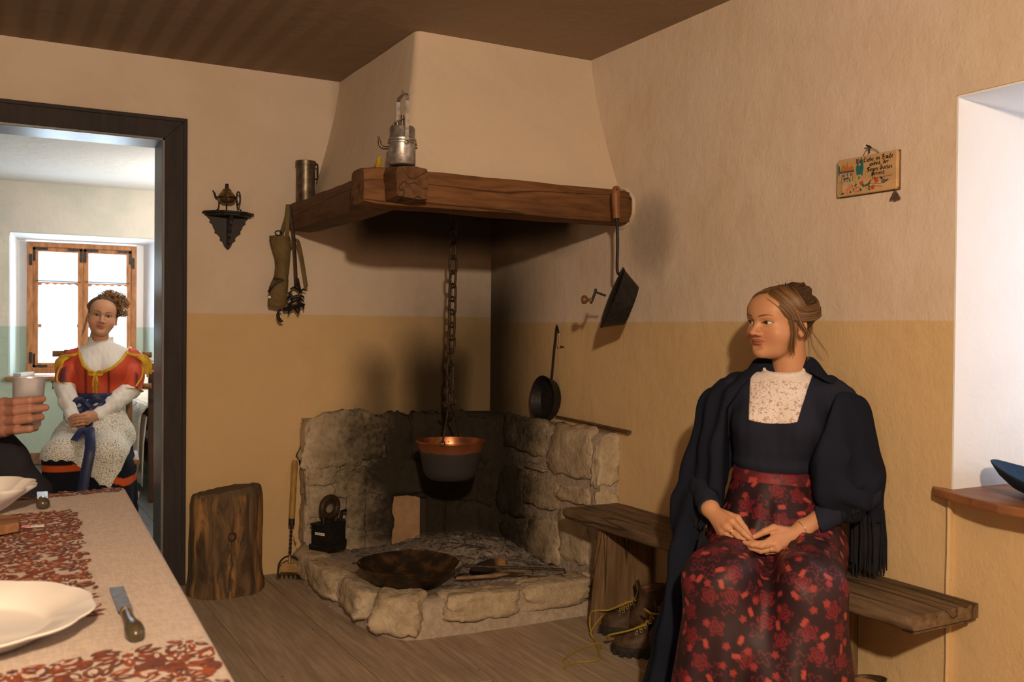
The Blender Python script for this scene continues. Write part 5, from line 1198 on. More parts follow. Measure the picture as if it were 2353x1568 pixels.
def np_mesh(name, V_, F_, col=None, smooth=True):
    me = bpy.data.meshes.new(name); n = len(F_); k = F_.shape[1]
    me.vertices.add(len(V_)); me.vertices.foreach_set('co', np.ascontiguousarray(V_, np.float32).ravel())
    me.loops.add(n*k); me.loops.foreach_set('vertex_index', F_.ravel().astype(np.int32)); me.polygons.add(n)
    me.polygons.foreach_set('loop_start', np.arange(0, n*k, k, dtype=np.int32))
    if smooth: me.polygons.foreach_set('use_smooth', np.ones(n, bool))
    me.update(calc_edges=True)
    if col is not None:
        at_ = me.color_attributes.new('paint', 'FLOAT_COLOR', 'POINT'); c4 = np.ones((len(V_), 4), np.float32); c4[:, :3] = col; at_.data.foreach_set('color', c4.ravel())
    return me
def tri(F_): return np.concatenate([F_[:, [0, 1, 2]], F_[:, [0, 2, 3]]])
def join(parts):
    """[(V, F, col)] -> one V, F, col"""
    vs, fs, cs, n = [], [], [], 0
    for v, f, c in parts: vs.append(v); fs.append(f+n); cs.append(c if np.ndim(c) == 2 else np.tile(np.asarray(c, np.float32), (len(v), 1))); n += len(v)
    return np.concatenate(vs), np.concatenate(fs), np.concatenate(cs)
def vnormals(V_, F_):
    a, b, c = V_[F_[:, 0]], V_[F_[:, 1]], V_[F_[:, 2]]; fn_ = np.cross(b-a, c-a); N_ = np.zeros_like(V_)
    for k in range(F_.shape[1]): np.add.at(N_, F_[:, k], fn_)
    return N_/np.maximum(vlen(N_), 1e-12)[:, None]
def xf(M, V_):
    R_ = np.array(M.to_3x3(), np.float32); return V_ @ R_.T+np.array(M.translation, np.float32)
def skin_mat():
    t = NT('skin'); c = t.attr('paint'); n = t.noise(220, 3)
    c2 = t.mix(t.ss(n, .3, .7)*.12, c, (.55, .25, .15)); t.bump(n, .05, .001)
    return t.set(c2, .48, spec=.35, Subsurface_Weight=.08, Subsurface_Radius=(.01, .004, .002))
M_skin = skin_mat()
t_ = NT('eye'); M_eye = t_.set(t_.attr('paint'), .12, spec=.6)
def fabric(name, rough=.9, bumpk=.2, bscale=700, sheen=0., spec=.15, attr=True, color=None):
    t = NT(name); c = t.attr('paint') if attr else color; n = t.noise(bscale, 2, .5)
    t.bump(n, bumpk, .0015); return t.set(c, rough, spec=spec, Sheen_Weight=sheen)
M_cloth = fabric('woven_cloth'); M_satin = fabric('satin_brocade', .55, .10, 900, .0, .3)
M_navy = fabric('navy_wool', .95, .35, 600, .0, .08)
# ---- head: x to the subject's left, y forward, z up; origin between the ears at eye level
EYE = [(-.0305, .0705, .0), (.0305, .0705, .0)]
def head_sdf(p, smile=.5, ear=True):
    x, y, z = p[:, 0], p[:, 1], p[:, 2]; ax = np.abs(x); q = np.stack([ax, y, z], 1)
    d = ell(p, (0, -.014, .034), (.0745, .094, .074))
    d = smin(d, ell(p, (0, .026, -.018), (.0635, .066, .085)), .03)
    d = smin(d, ell(p, (0, .044, -.082), (.044, .040, .031)), .035)               # jaw
    d = smin(d, ell(p, (0, .078, -.097), (.017, .014, .013)), .022)               # chin
    d = smin(d, ell(q, (.040, .050, -.036), (.025, .028, .027)), .028)           # cheeks
    d = smin(d, ell(p, (0, .060, .044), (.052, .030, .038)), .04)                 # forehead
    d = smin(d, cap(q, (.006, .0835, .018), (.040, .070, .019), .007, .006), .016) # brow
    d = smax(d, -ell(q, (.031, .0965, -.001), (.0195, .0130, .0105)), .012)         # sockets
    # lids around the eyeball
    ex = q-np.array([.0305, .0705, 0], np.float32); lid = vlen(ex)-.0142
    d = smin(d, lid, .006)
    # nose
    n = cap(p, (0, .083, .006), (0, .1060, -.030), .0064, .0080); n = smin(n, ell(p, (0, .1060, -.0325), (.0098, .0085, .0080)), .006)
    n = smin(n, ell(q, (.0115, .0955, -.0360), (.0072, .0085, .0066)), .006); n = smax(n, -ell(q, (.0060, .1010, -.0412), (.0034, .0050, .0030)), .003)
    d = smin(d, n, .009)
    # mouth (corners lifted by the smile)
    zz = z-smile*ax*ax*9*.8; pm = np.stack([x, y+ax*ax*11, zz], 1)
    up = ell(pm, (0, .0882, -.0575), (.0262, .0080, .0047)); up = smax(up, -cap(pm, (0, .103, -.0515), (0, .098, -.055), .0022), .003)
    lo_ = ell(pm, (0, .0868, -.0662), (.0225, .0086, .0054))
    d = smin(d, up, .005); d = smin(d, lo_, .005)
    d = smax(d, -cap(pm, (-.0255, .0962, -.0617), (.0255, .0962, -.0617), .0017), .0016)
    d = smax(d, -ell(p, (0, .093, -.0785), (.016, .006, .005)), .008)
    if ear:
        e = ell(q, (.0735, -.008, -.012), (.0065, .0175, .0290)); e = smax(e, -ell(q, (.0800, -.004, -.008), (.0055, .0105, .0185)), .003); e = smin(e, cap(q, (.0735, .002, -.034), (.0745, -.002, -.040), .006), .006)
        d = smin(d, e, .004)
    d = smin(d, cap(p, (0, -.030, -.06), (0, -.040, -.17), .045, .049), .018)    # neck
    return d
def lid_open(ex, open_=1.):
    """signed: inside the almond opening (ex: offset from eye centre, mirrored so x grows outward)"""
    u = ex[:, 0]/.0160; z = ex[:, 2]; up = (.0064*open_)*(1-u*u)+.0012*u; lo_ = -.0044*(1-u*u)+.0012*u
    return np.where((np.abs(u) < 1) & (z < up) & (z > lo_) & (ex[:, 1] > 0), 1, 0), u, up, lo_
def make_head(h, skin, lips, brow, gaze, smile=.5, open_=1., blush=(.62, .22, .15), iris=(.06, .035, .02)):
    def fn(p):
        d = head_sdf(p, smile); q = p.copy(); sg = np.where(p[:, 0] < 0, -1, 1); q[:, 0] = np.abs(p[:, 0])
        ex = q-np.array([.0305, .0705, 0], np.float32); u = ex[:, 0]/.0160; up = (.0064*open_)*(1-u*u)+.0012*u; lo_ = -.0044*(1-u*u)+.0012*u
        slot = np.maximum(np.maximum(ex[:, 2]-up, lo_-ex[:, 2]), np.maximum(np.abs(ex[:, 0])-.0158, .004-ex[:, 1])); slot = np.maximum(slot, .0110-vlen(ex))
        return smax(d, -slot, .0012)
    V_, F_ = sdf_mesh(fn, (-.095, -.125, -.175), (.095, .135, .135), h)
    q = V_.copy(); q[:, 0] = np.abs(q[:, 0]); x, y, z = q.T; ax = x
    col = np.tile(np.asarray(skin, np.float32), (len(V_), 1)); noise_ = wob(V_, 90)[:, None]*.04; col *= 1+noise_
    def mix(m, c): nonlocal col; col = col*(1-m[:, None])+np.asarray(c, np.float32)*m[:, None]
    mix(np.exp(-(((x-.042)/.022)**2+((z+.036)/.020)**2))*(y > .02)*.42, blush); mix(np.exp(-((x/.010)**2+((z+.037)/.010)**2))*(y > .09)*.35, blush)
    zz = z-smile*ax*ax*9*.8; front = (y > .07)
    ml = (1-ss(np.maximum(ell(np.stack([x, y+ax*ax*11, zz], 1), (0, .0882, -.0575), (.0266, .0120, .0050)), -9), -.0006, .0008)); m2 = 1-ss(ell(np.stack([x, y+ax*ax*11, zz], 1), (0, .0868, -.0662), (.0229, .0124, .0057)), -.0006, .0008)
    mix(np.maximum(ml, m2)*front*.92, lips); mix((1-ss(np.abs(zz+.0617), .0004, .0016))*(x < .0265)*front*.75, (.10, .02, .02))
    bz = .0195+.0055*np.sin(np.clip((x-.012)/.036, 0, 1)*PI*.72)-.05*np.maximum(0, x-.042); bw = .0023*(1-ss(x, .026, .052))+.0008
    mix((1-ss(np.abs(z-bz), bw*.5, bw*1.3))*ss(x, .009, .014)*(1-ss(x, .047, .053))*(y > .04)*.85, brow)
    ex = q-np.array([.0305, .0705, 0], np.float32); u = ex[:, 0]/.0160; up = (.0064*open_)*(1-u*u)+.0012*u; lo_ = -.0044*(1-u*u)+.0012*u; ok = (np.abs(u) < 1.12)*(ex[:, 1] > -.002)
    mix((1-ss(np.abs(ex[:, 2]-up-.0004), .0006, .0021))*ok*.93, (.018, .010, .008)); mix((1-ss(np.abs(ex[:, 2]-lo_), .0004, .0014))*ok*.45, (.10, .035, .025))
    mix(np.exp(-((ex[:, 2]-.006)/.006)**2)*(np.abs(u) < 1.3)*(ex[:, 1] > 0)*.22, tuple(c*.5 for c in skin))
    mix((1-ss(vlen(q-np.array([.0060, .1005, -.0416], np.float32)), .002, .0042))*.85, (.08, .02, .015))
    eyes = []
    for c in EYE:
        n = 28; th = np.linspace(0, PI, n); ph = np.linspace(0, 2*PI, 2*n+1)[:-1]; T_, P_ = np.meshgrid(th, ph, indexing='ij'); s_ = np.stack([np.sin(T_)*np.cos(P_), np.cos(T_), np.sin(T_)*np.sin(P_)], -1).reshape(-1, 3)
        g = np.asarray(gaze, float); g = g/np.linalg.norm(g); cosang = s_ @ g; ang = np.arccos(np.clip(cosang, -1, 1)); r_ = .0128+.0007*np.exp(-(ang/.42)**2)
        cc = np.where((ang < .24)[:, None], (.006, .005, .005), np.where((ang < .54)[:, None], iris, (.62, .58, .54))); m = 2*n
        f = np.array([(i*m+j, i*m+(j+1) % m, (i+1)*m+(j+1) % m, (i+1)*m+j) for i in range(n-1) for j in range(m)]); eyes.append((s_*r_[:, None]+np.array(c), f, cc))
    return V_, F_, col, eyes
def locks(name, curves, radii, c1, c2, parent, n=4, seed=1):
    """hair locks -> one mesh, every lock with its own shade"""
    m = MB(); rr = random.Random(seed); cols = []
    for c, r in zip(curves, radii):
        k = len(c); a = len(m.v); m.tube(c, [r*(.35+.85*math.sin(PI*min(1, .18+.80*i/(k-1)))) for i in range(k)], n); t = min(1, max(0, rr.gauss(.45, .28)))
        cols += [tuple(x*(1-t)+y*t for x, y in zip(c1, c2))]*(len(m.v)-a)
    o = m.build(name, M_hair, smooth=True, kind='stuff', fix=False); at_ = o.data.color_attributes.new('paint', 'FLOAT_COLOR', 'POINT')
    at_.data.foreach_set('color', np.concatenate([np.array(cols, np.float32), np.ones((len(cols), 1), np.float32)], 1).ravel()); return keep(o, parent)
t_ = NT('hair_strand'); M_hair = t_.set(t_.attr('paint'), .48, spec=.3)
def hair_mat(name, c1, c2, c3):
    t = NT(name); v = t.noise(300, 2, .5, stretch=(1, 1, .2)); v2 = t.noise(60, 3)
    c = t.mix(t.ss(v, .35, .65), c1, c2); c = t.mix(t.ss(v2, .5, .75)*.6, c, c3); return t.set(c, .55, spec=.22)
def on_skull(p, lift=0.):
    """push a direction-like point to the skull surface"""
    c = np.array([0, -.014, .034]); r = np.array([.0745, .094, .074])+.004+lift; d = np.asarray(p, float)-c; return c+d/np.linalg.norm(d/r)
def hand_sdf(p, wrist, mcp, fingers, thumb, rs, wr=.0225, arm=None, web=.0095, bulge=1.06):
    """mcp: list of knuckles; fingers: list of joint lists (from knuckle); thumb: joint list"""
    d = cap(p, wrist, wrist, wr)
    if arm is not None: d = smin(d, cap(p, arm, wrist, wr*1.25, wr), .02)
    for i, k in enumerate(mcp): d = smin(d, cap(p, wrist, k, wr*.72, rs[i]*1.35), .012)
    for a, b in zip(mcp[:-1], mcp[1:]): d = smin(d, cap(p, a, b, web), .008)
    for f, r in zip(fingers, rs):
        n = len(f); e = None
        for i in range(n-1):
            c = cap(p, f[i], f[i+1], r*(1.08-.11*i), r*(1.08-.11*(i+1))); e = c if e is None else smin(e, c, .003)
            if i: e = smin(e, ell(p, f[i], (r*bulge*(1-.08*i),)*3), .002)
        d = smin(d, e, .0042)
    t = chain(p, thumb, [.0135, .0115, .0098, .0078][:len(thumb)], .004); return smin(d, t, .007)
# ------------------------------------------------------------------ woman on the bench
def person_frame(O, F):
    F = Vector(F).normalized(); S_ = Vector((-F.y, F.x, 0)); M = Matrix((S_, F, UZ)).transposed().to_4x4(); M.translation = Vector(O); return M   # s: to the right as seen, f: forward, z: up
def put(name, M, V_, F_, col, mat, parent, kind=None):
    if M.to_3x3().determinant() < 0: F_ = F_[:, ::-1]
    o = link(name, np_mesh(name, xf(M, V_), np.ascontiguousarray(F_), col), mat, None, False, kind); return keep(o, parent)
def loc_on(M, px, py, f):
    """point of the person's own frame seen at a picture position, on her plane f"""
    d = CM @ Vector(((px-1176.5)/2203.37, -(py-784)/2203.37, -1)); Fv = Vector((M[0][1], M[1][1], M[2][1])); O_ = M.translation
    t = (f-(CO-O_).dot(Fv))/d.dot(Fv); p = M.inverted() @ (CO+d*t); return (p.x, p.y, p.z)
def interp(z, zs, vs_): return np.interp(z, zs, vs_).astype(np.float32)
def motifs(V_, N_, col, centers, kinds, rnd):
    for c, k in zip(centers, kinds):
        r = {'rose': .027, 'bud': .016, 'leaf': .024, 'small': .011}[k]; m = np.nonzero(np.abs(V_-V_[c]).max(1) < r*1.3)[0]
        if not len(m): continue
        n = N_[c]; a = np.cross(n, (.3, .2, 1)); a /= np.linalg.norm(a)+1e-9; b = np.cross(n, a); an = rnd.uniform(0, 6.28); a, b = a*math.cos(an)+b*math.sin(an), b*math.cos(an)-a*math.sin(an)
        q = V_[m]-V_[c]; u, v = q @ a, q @ b; rr = np.hypot(u, v)/r; th = np.arctan2(v, u)
        if k == 'rose': w = (1-ss(rr, .75+.18*np.cos(5*th), .95+.18*np.cos(5*th)))*(.55+.45*np.sin(rr*16+2*np.sin(3*th))); cc = (.20, .018, .027)
        elif k == 'bud': w = (1-ss(np.hypot(u/r, v/(r*.5))+.12*np.cos(6*th), .75, 1.0)); cc = (.36, .060, .052)
        elif k == 'small': w = 1-ss(rr+.15*np.cos(5*th), .7, 1.); cc = (.26, .034, .036)
        else: w = (1-ss(np.abs(rr-.6-.3*np.cos(4*th)), .05, .2))*.7*(rr < 1); cc = (.15, .024, .036)
        col[m] = col[m]*(1-w[:, None])+np.asarray(cc, np.float32)*w[:, None]
    return col
def woman_bench():
    M = person_frame((-.25, -2.42, 0), (-.766, -.643, 0))
    root = thing('person', 'woman in dark blue shawl, lace front and red flowered skirt seated on the bench', 'person', (-.25, -2.42, 0))
    skin = (.50, .262, .140)
    # ---- head
    Fh = Vector((M[0][1], M[1][1], 0))*math.cos(.68)-Vector((M[0][0], M[1][0], 0))*math.sin(.68); HM = person_frame(M @ Vector((.000, .0, 1.232)), Fh)
    HM = HM @ Matrix.Rotation(-.03, 4, 'X') @ Matrix.Rotation(.03, 4, 'Y') @ Matrix.Diagonal((1.12, 1.10, .97, 1))
    Vh, Fh_, ch, eyes = make_head(.00135, skin, (.38, .10, .075), (.075, .035, .018), (-.34, 1, .0), .45, .84, (.56, .20, .13))
    # ---- hands (joints sighted in the picture, in her own frame)
    Z = lambda zx, zy, f: loc_on(M, 1590+zx/7.59, 1130+zy/7.59, f)
    rw = Z(320, 300, .215); rm = [Z(690, 520, .268), Z(600, 610, .268), Z(530, 690, .262), Z(500, 750, .250)]
    rf = [[rm[0], Z(890, 715, .285), Z(985, 800, .285), Z(1070, 850, .280)], [rm[1], Z(800, 780, .282), Z(900, 850, .280), Z(985, 900, .272)], [rm[2], Z(690, 805, .272), Z(800, 870, .270), Z(880, 905, .262)], [rm[3], Z(600, 815, .255), Z(680, 865, .250), Z(740, 890, .245)]]
    rt = [Z(520, 380, .225), Z(790, 470, .240), Z(915, 640, .250), Z(1010, 775, .262)]
    lw = Z(1930, 650, .20); lm = [Z(1440, 800, .275), Z(1450, 905, .285), Z(1490, 990, .285), Z(1540, 1040, .265)]
    lf = [[lm[0], Z(1270, 900, .300), Z(1120, 905, .305), Z(1010, 895, .303)], [lm[1], Z(1210, 955, .308), Z(1050, 930, .308), Z(915, 890, .302)], [lm[2], Z(1200, 1040, .302), Z(1030, 985, .300), Z(890, 930, .294)], [lm[3], Z(1300, 1060, .285), Z(1180, 1030, .280), Z(1080, 990, .275)]]
    lt = [Z(1640, 690, .235), Z(1420, 640, .265), Z(1270, 700, .280), Z(1095, 790, .285)]
    rs = [.0086, .0088, .0082, .0072]; ra, la = tuple(np.array(rw)*.6+np.array((-.240, .035, .735))*.4), tuple(np.array(lw)*.6+np.array((.245, .015, .715))*.4)
    def skinned(fn, pts, pad=.045, h=.0017):
        P_ = np.array(pts); V_, F_ = sdf_mesh(fn, P_.min(0)-pad, P_.max(0)+pad, h); return V_, F_
    flat = lambda *a: [q for g in a for q in g]
    V1, F1 = skinned(lambda p: hand_sdf(p, rw, rm, rf, rt, rs, .0235, ra), flat([rw, ra], rm, *rf, rt)); V2, F2 = skinned(lambda p: hand_sdf(p, lw, lm, lf, lt, rs, .0235, la), flat([lw, la], lm, *lf, lt))
    def handcol(V_, tips, nails):
        c = np.tile(np.asarray(skin, np.float32)*1.06, (len(V_), 1)); c *= 1+wob(V_, 120)[:, None]*.05
        for t in tips: m = np.exp(-(vlen(V_-np.asarray(t, np.float32))/.014)**2)*.30; c = c*(1-m[:, None])+np.array((.62, .24, .16), np.float32)*m[:, None]
        for t, r in nails: m = (1-ss(vlen((V_-np.asarray(t, np.float32))), r*.75, r)); c = c*(1-m[:, None])+np.array((.66, .36, .28), np.float32)*m[:, None]
        return c
    c1 = handcol(V1, [f[-1] for f in rf]+[rt[-1]]+rm, []); tn = np.array(lt[-1])+np.array([-.002, .006, .004]); c2 = handcol(V2, [f[-1] for f in lf]+[lt[-1]]+lm, [(tn, .0062)])
    # ---- plain body under the clothes
    def under(p):
        d = ell(p, (0, .01, .90), (.135, .085, .15)); d = smin(d, ell(p, (-.01, .02, .62), (.15, .12, .16)), .08); d = smin(d, cap(p, (-.14, 0, 1.0), (.14, -.01, 1.0), .045), .04); d = smin(d, cap(p, (.01, -.03, .98), (.01, -.02, 1.03), .038), .03)
        for s_ in (-1, 1):
            d = smin(d, chain(p, [(s_*.09, .04, .55), (s_*.10, .40, .50), (s_*.10, .43, .08), (s_*.10, .52, .04)], [.085, .065, .045, .035], .02), .04)
        d = smin(d, chain(p, [(-.17, 0, .99), (-.240, .035, .735), ra], [.040, .032, .026], .02), .03); return smin(d, chain(p, [(.17, -.01, .99), (.245, .015, .715), la], [.040, .032, .026], .02), .03)
    Vb, Fb = sdf_mesh(under, (-.32, -.16, -.01), (.32, .62, 1.16), .011)
    toL = M.inverted() @ HM; fl = -1 if toL.to_3x3().determinant() < 0 else 1
    V_, F_, c_ = join([(xf(toL, Vh), Fh_ if fl > 0 else Fh_[:, ::-1], ch), (V1, F1, c1), (V2, F2, c2), (Vb, Fb, skin)])
    put('body', M, V_, F_, c_, M_skin, root)
    for ev, ef, ec in eyes: put('eye', HM, ev.astype(np.float32), ef, ec, M_eye, root)
    # ---- bodice with sleeves
    rc, lc = Z(290, 260, .205), Z(1990, 640, .19)
    def torso(p):
        d = ell(p, (0, .015, .925), (.150, .100, .155)); b = ell(np.stack([np.abs(p[:, 0]-.005), p[:, 1], p[:, 2]], 1), (.062, .078, .905), (.066, .060, .066)); d = smin(d, b, .05)
        d = smin(d, ell(p, (-.015, .02, .79), (.118, .098, .11)), .06); d = smin(d, cap(p, (-.150, -.005, 1.008), (.155, -.015, 1.010), .052), .04); return smin(d, cap(p, (.012, -.02, 1.02), (.012, -.018, 1.065), .050), .03)
    def arms(p):
        a = chain(p, [(-.175, 0, .985), (-.240, .035, .735), rc], [.050, .048, .034], .03); b = chain(p, [(.180, -.015, .985), (.245, .015, .715), lc], [.050, .048, .036], .03); return np.minimum(a, b)
    def bodice(p):
        d = smin(torso(p), arms(p), .025); d = d+.0035*wob(p*np.array([1, 1, .6], np.float32), 55, 1)-.003*np.sin(p[:, 2]*90+6*p[:, 0])*np.exp(-((p[:, 2]-.79)/.04)**2)
        d = smax(d, -cap(p, (.012, -.008, 1.075), (.012, -.008, 1.25), .0605), .004)
        for q, e in ((ra, rw), (la, lw)):       # open cuffs
            q, e = np.array(q), np.array(e); n = (e-q)/np.linalg.norm(e-q); cpt = np.array(rc if e is rw or np.allclose(e, rw) else lc); d = smax(d, np.where(vlen(p-cpt.astype(np.float32)) < .09, (p-cpt.astype(np.float32)) @ n.astype(np.float32)-.012, -1.), .004)
        return smax(d, .70-p[:, 2]-.06*ss(np.abs(p[:, 0]), .1, .2)*4, .01)
    V_, F_ = sdf_mesh(bodice, (-.34, -.13, .56), (.36, .30, 1.13), .0042); c = np.tile(np.array((.019, .022, .038), np.float32), (len(V_), 1))*(1+.12*wob(V_, 30)[:, None]); put('bodice', M, V_, F_, c, M_navy, root)
    # ---- lace front and collar
    def trap(p):
        s_, z = p[:, 0], p[:, 2]; l = interp(z, [.935, 1.09], [-.078, -.088]); r = interp(z, [.93, 1.03, 1.09], [.064, .088, .104]); bot = .934-.010*(1-((s_+.005)/.075)**2)
        return np.maximum(np.maximum(l-s_, s_-r), np.maximum(bot-z, .0-p[:, 1]))
    def lace(p):
        d = torso(p)-.0045+.0012*wob(p, 160, 2); d = smax(d, trap(p), .006); d = np.maximum(d, p[:, 2]-1.075)
        q = p-np.array([.012, -.006, 1.066], np.float32); ring = np.hypot(q[:, 0]/1.0, q[:, 1]*.98); zz = q[:, 2]+.30*q[:, 1]; col_ = np.maximum(np.abs(ring-.0600-.10*np.maximum(0, -zz))-.0045, np.abs(zz)-.022-.0025*np.sin(np.arctan2(q[:, 1], q[:, 0])*46)); return smin(d, col_, .010)
    V_, F_ = sdf_mesh(lace, (-.11, -.09, .90), (.125, .20, 1.13), .0022); put('lace_front', M, V_, F_, np.tile(np.array((.62, .52, .46), np.float32), (len(V_), 1)), M_lace, root)
    # ---- skirt
    def skirt(p):
        s_, f, z = p.T; sy = np.stack([np.abs(s_), f, z], 1)
        d = chain(p, [(-.018, .025, .775), (-.012, .05, .62)], [.112, .165]); d = smin(d, ell(p, (0, .06, .56), (.205, .17, .125)), .06)
        d = smin(d, chain(sy, [(.095, .08, .525), (.115, .40, .500)], [.105, .092], .03), .05)
        d = smin(d, chain(sy, [(.115, .41, .490), (.125, .44, .02)], [.092, .125], .03), .055); d = smin(d, ell(p, (0, .40, .20), (.17, .13, .33)), .06); d = smin(d, rbox(p, (0, .18, .24), (.20, .24, .26), .10), .08)
        th = np.arctan2(s_, f-.15); low = 1-ss(z, .12, .50); d = d-(.017*np.sin(th*11+2.2*wob(p, 6, 3))+.008*np.sin(th*27+1.+wob(p, 9, 1)))*low-.006*wob(p*np.array([1, 1, .55], np.float32), 26, 2)*ss(f, .1, .3)
        d = d-.0055*np.sin(s_*85+3*wob(p, 10, 2))*np.exp(-((z-.665)/.05)**2)*(f > 0)                         # gathers under the waistband
        r_ = np.hypot(s_-.0, f-.30); lap = np.exp(-((z-.56)/.06)**2)*ss(f, .15, .3); d = d-.007*np.sin(np.arctan2(f-.22, s_-.01)*11+wob(p, 14, 4)*1.5)*lap
        d = d+.030*np.exp(-((s_-.02)/.035)**2)*np.exp(-((z-.50)/.13)**2)*ss(f, .3, .45)                           # valley between the knees
        return smax(d, z-.775, .006)
    V_, F_ = sdf_mesh(skirt, (-.36, -.16, .0), (.36, .66, .80), .0042); N_ = vnormals(V_, F_); rnd = random.Random(8)
    c = np.tile(np.array((.027, .011, .015), np.float32), (len(V_), 1)); c *= 1+.25*wob(V_, 22)[:, None]
    front = np.nonzero((V_[:, 1] > .06) & (V_[:, 2] > .08))[0]; cen, kinds = [], []
    for k, n, sep in (('rose', 125, .052), ('bud', 150, .038), ('leaf', 120, .042), ('small', 110, .032)):
        for _ in range(n*5):
            i = front[rnd.randrange(len(front))]
            if all(np.linalg.norm(V_[i]-V_[j]) > sep*(1 if kk == k else .62) for j, kk in zip(cen, kinds)): cen.append(i); kinds.append(k)
            if kinds.count(k) >= n: break
    put('skirt', M, V_, F_, motifs(V_, N_, c, cen, kinds, rnd), M_satin, root)
    def band(p):
        d = chain(p, [(-.016, .022, .775), (-.014, .03, .735)], [.1165, .127]); d = np.abs(d)-.003; return np.maximum(d, np.maximum(p[:, 2]-.778+.05*p[:, 0], .738-p[:, 2]-.05*p[:, 0]))
    V_, F_ = sdf_mesh(band, (-.18, -.14, .70), (.16, .20, .80), .0035); N_ = vnormals(V_, F_); c = np.tile(np.array((.085, .018, .024), np.float32), (len(V_), 1)); idx = np.nonzero(V_[:, 1] > .03)[0]
    put('waistband', M, V_, F_, motifs(V_, N_, c, [idx[rnd.randrange(len(idx))] for _ in range(26)], ['rose', 'bud', 'small', 'leaf']*7, rnd), M_satin, root)
    # ---- shawl
    def shawl(p):
        s_, f, z = p.T
        d = chain(p, [(-.12, -.01, 1.012), (-.180, .0, .950), (-.228, .025, .76), (-.236, .085, .665)], [.056, .064, .066, .056], .04)
        d = smin(d, chain(p, [(.13, -.015, 1.015), (.180, -.02, .950), (.228, .0, .76), (.215, .080, .700)], [.054, .062, .067, .059], .04), .02)
        d = smin(d, chain(p, [(-.135, .06, .99), (-.172, .095, .84), (-.165, .135, .70)], [.040, .044, .042], .04), .05); d = smin(d, chain(p, [(.15, .06, .98), (.155, .10, .84), (.165, .125, .73)], [.040, .056, .056], .04), .05)
        d = smin(d, ell(p, (0, -.035, .91), (.205, .095, .165)), .05); d = smin(d, chain(p, [(-.085, .035, 1.040), (-.062, -.045, 1.082), (.082, -.045, 1.086), (.105, .025, 1.045)], [.026, .030, .030, .028], .03), .03)
        d = smin(d, chain(p, [(.205, -.045, .94), (.262, -.045, .76), (.284, -.035, .63)], [.055, .040, .026], .04), .05)
        d = smin(d, chain(p, [(-.265, .07, .66), (-.275, .13, .50), (-.300, .18, .26), (-.330, .20, .04)], [.052, .040, .045, .060], .04), .03)
        op = np.maximum(np.maximum(interp(z, [.60, .70, .85, .96, 1.03, 1.08], [-.150, -.150, -.152, -.150, -.105, -.060])-s_, s_-interp(z, [.62, .79, .92, 1.03, 1.08], [.095, .092, .140, .175, .085])), .005-f)
        d = d-.007*np.sin(s_*75+f*60+3.5*wob(p, 9, 5))*ss(np.abs(s_), .09, .16)-.0045*wob(p*np.array([1.4, 1.4, .5], np.float32), 34, 6)
        d = smax(d, -op, .014)
        wr_ = np.minimum(cap(p, rc, rw, .055), cap(p, lc, lw, .055)); d = smax(d, -wr_, .01)
        return smax(d, .0+.62-z-.8*ss(-s_, .1, .24), .012)
    V_, F_ = sdf_mesh(shawl, (-.44, -.16, .0), (.36, .30, 1.14), .0045); c = np.tile(np.array((.0115, .0145, .0260), np.float32), (len(V_), 1))*(1+.15*wob(V_, 26)[:, None]); put('shawl', M, V_, F_, c, M_navy, root)
    # ---- fringes
    m = MB(); r2 = random.Random(6); Mw = lambda a: M @ Vector(a)
    for i in range(95):
        s_ = r2.uniform(.215, .312); f = r2.uniform(-.062, -.015) if s_ > .29 else r2.uniform(-.075, .0); z1 = r2.uniform(.448, .50); k = r2.uniform(-.006, .006)
        m.tube([Mw((s_*.985, f, .66)), Mw((s_+k, f-.004, .57)), Mw((s_+k*1.5, f+.002, z1))], [.0042, .0036, .0022], 5)
    for i in range(70):
        t = r2.random(); a = Vector((-.245+.05*t, .125+.03*t, .66-.012*t)); L_ = r2.uniform(.03, .06); m.tube([Mw(a), Mw(a+Vector((.004, .012, -L_*.5))), Mw(a+Vector((r2.uniform(-.01, .01), .012, -L_)))], [.003, .0026, .0015], 4)
    for i in range(210):
        t = r2.random(); a = Vector((-.195-.085*t, .235+.03*t, .605-.45*t**1.2)); L_ = r2.uniform(.05, .11); m.tube([Mw(a), Mw(a+Vector((.02, .02+.015*(1-t), -L_*.4))), Mw(a+Vector((.024+r2.uniform(-.01, .01), .022+.015*(1-t), -L_)))], [.0035, .003, .0015], 4)
    for i in range(60):
        t = r2.random(); a = Vector((.11+.13*t, .155-.035*t, .655+.045*t)); L_ = r2.uniform(.012, .03); m.tube([Mw(a), Mw(a+Vector((0, .012, -L_)))], [.003, .0015], 4)
    o = m.build('shawl_fringe', simple('fringe_yarn', (.010, .011, .016), .95), smooth=True, kind='stuff', fix=False); keep(o, root)
    # ---- jewellery
    def ring(c, ax, r, t, name, mat):
        fr = frame(M @ Vector(c), z=M.to_3x3() @ Vector(ax)); keep(MB().tube([fr @ Vector((r*math.cos(a), r*math.sin(a), 0)) for a in np.linspace(0, 2*PI, 33)[:-1]], t, 6, closed=True).build(name, mat, smooth=True), root)
    gold = simple('gold', (.75, .50, .16), .25, 1, .5, var=.05); silver = simple('silver', (.7, .68, .66), .22, 1, .5, var=.05)
    mid = lambda a, b, t: tuple(np.array(a)*(1-t)+np.array(b)*t)
    ring(mid(rf[1][0], rf[1][1], .55), np.array(rf[1][1])-np.array(rf[1][0]), .0100, .0014, 'ring', gold); ring(mid(lf[2][0], lf[2][1], .5), np.array(lf[2][1])-np.array(lf[2][0]), .0096, .0010, 'ring', gold)
    bw_ = mid(lw, lm[1], .12); bx = np.array(lm[1])-np.array(lw); ring(bw_, bx, .0265, .0012, 'bracelet', silver)
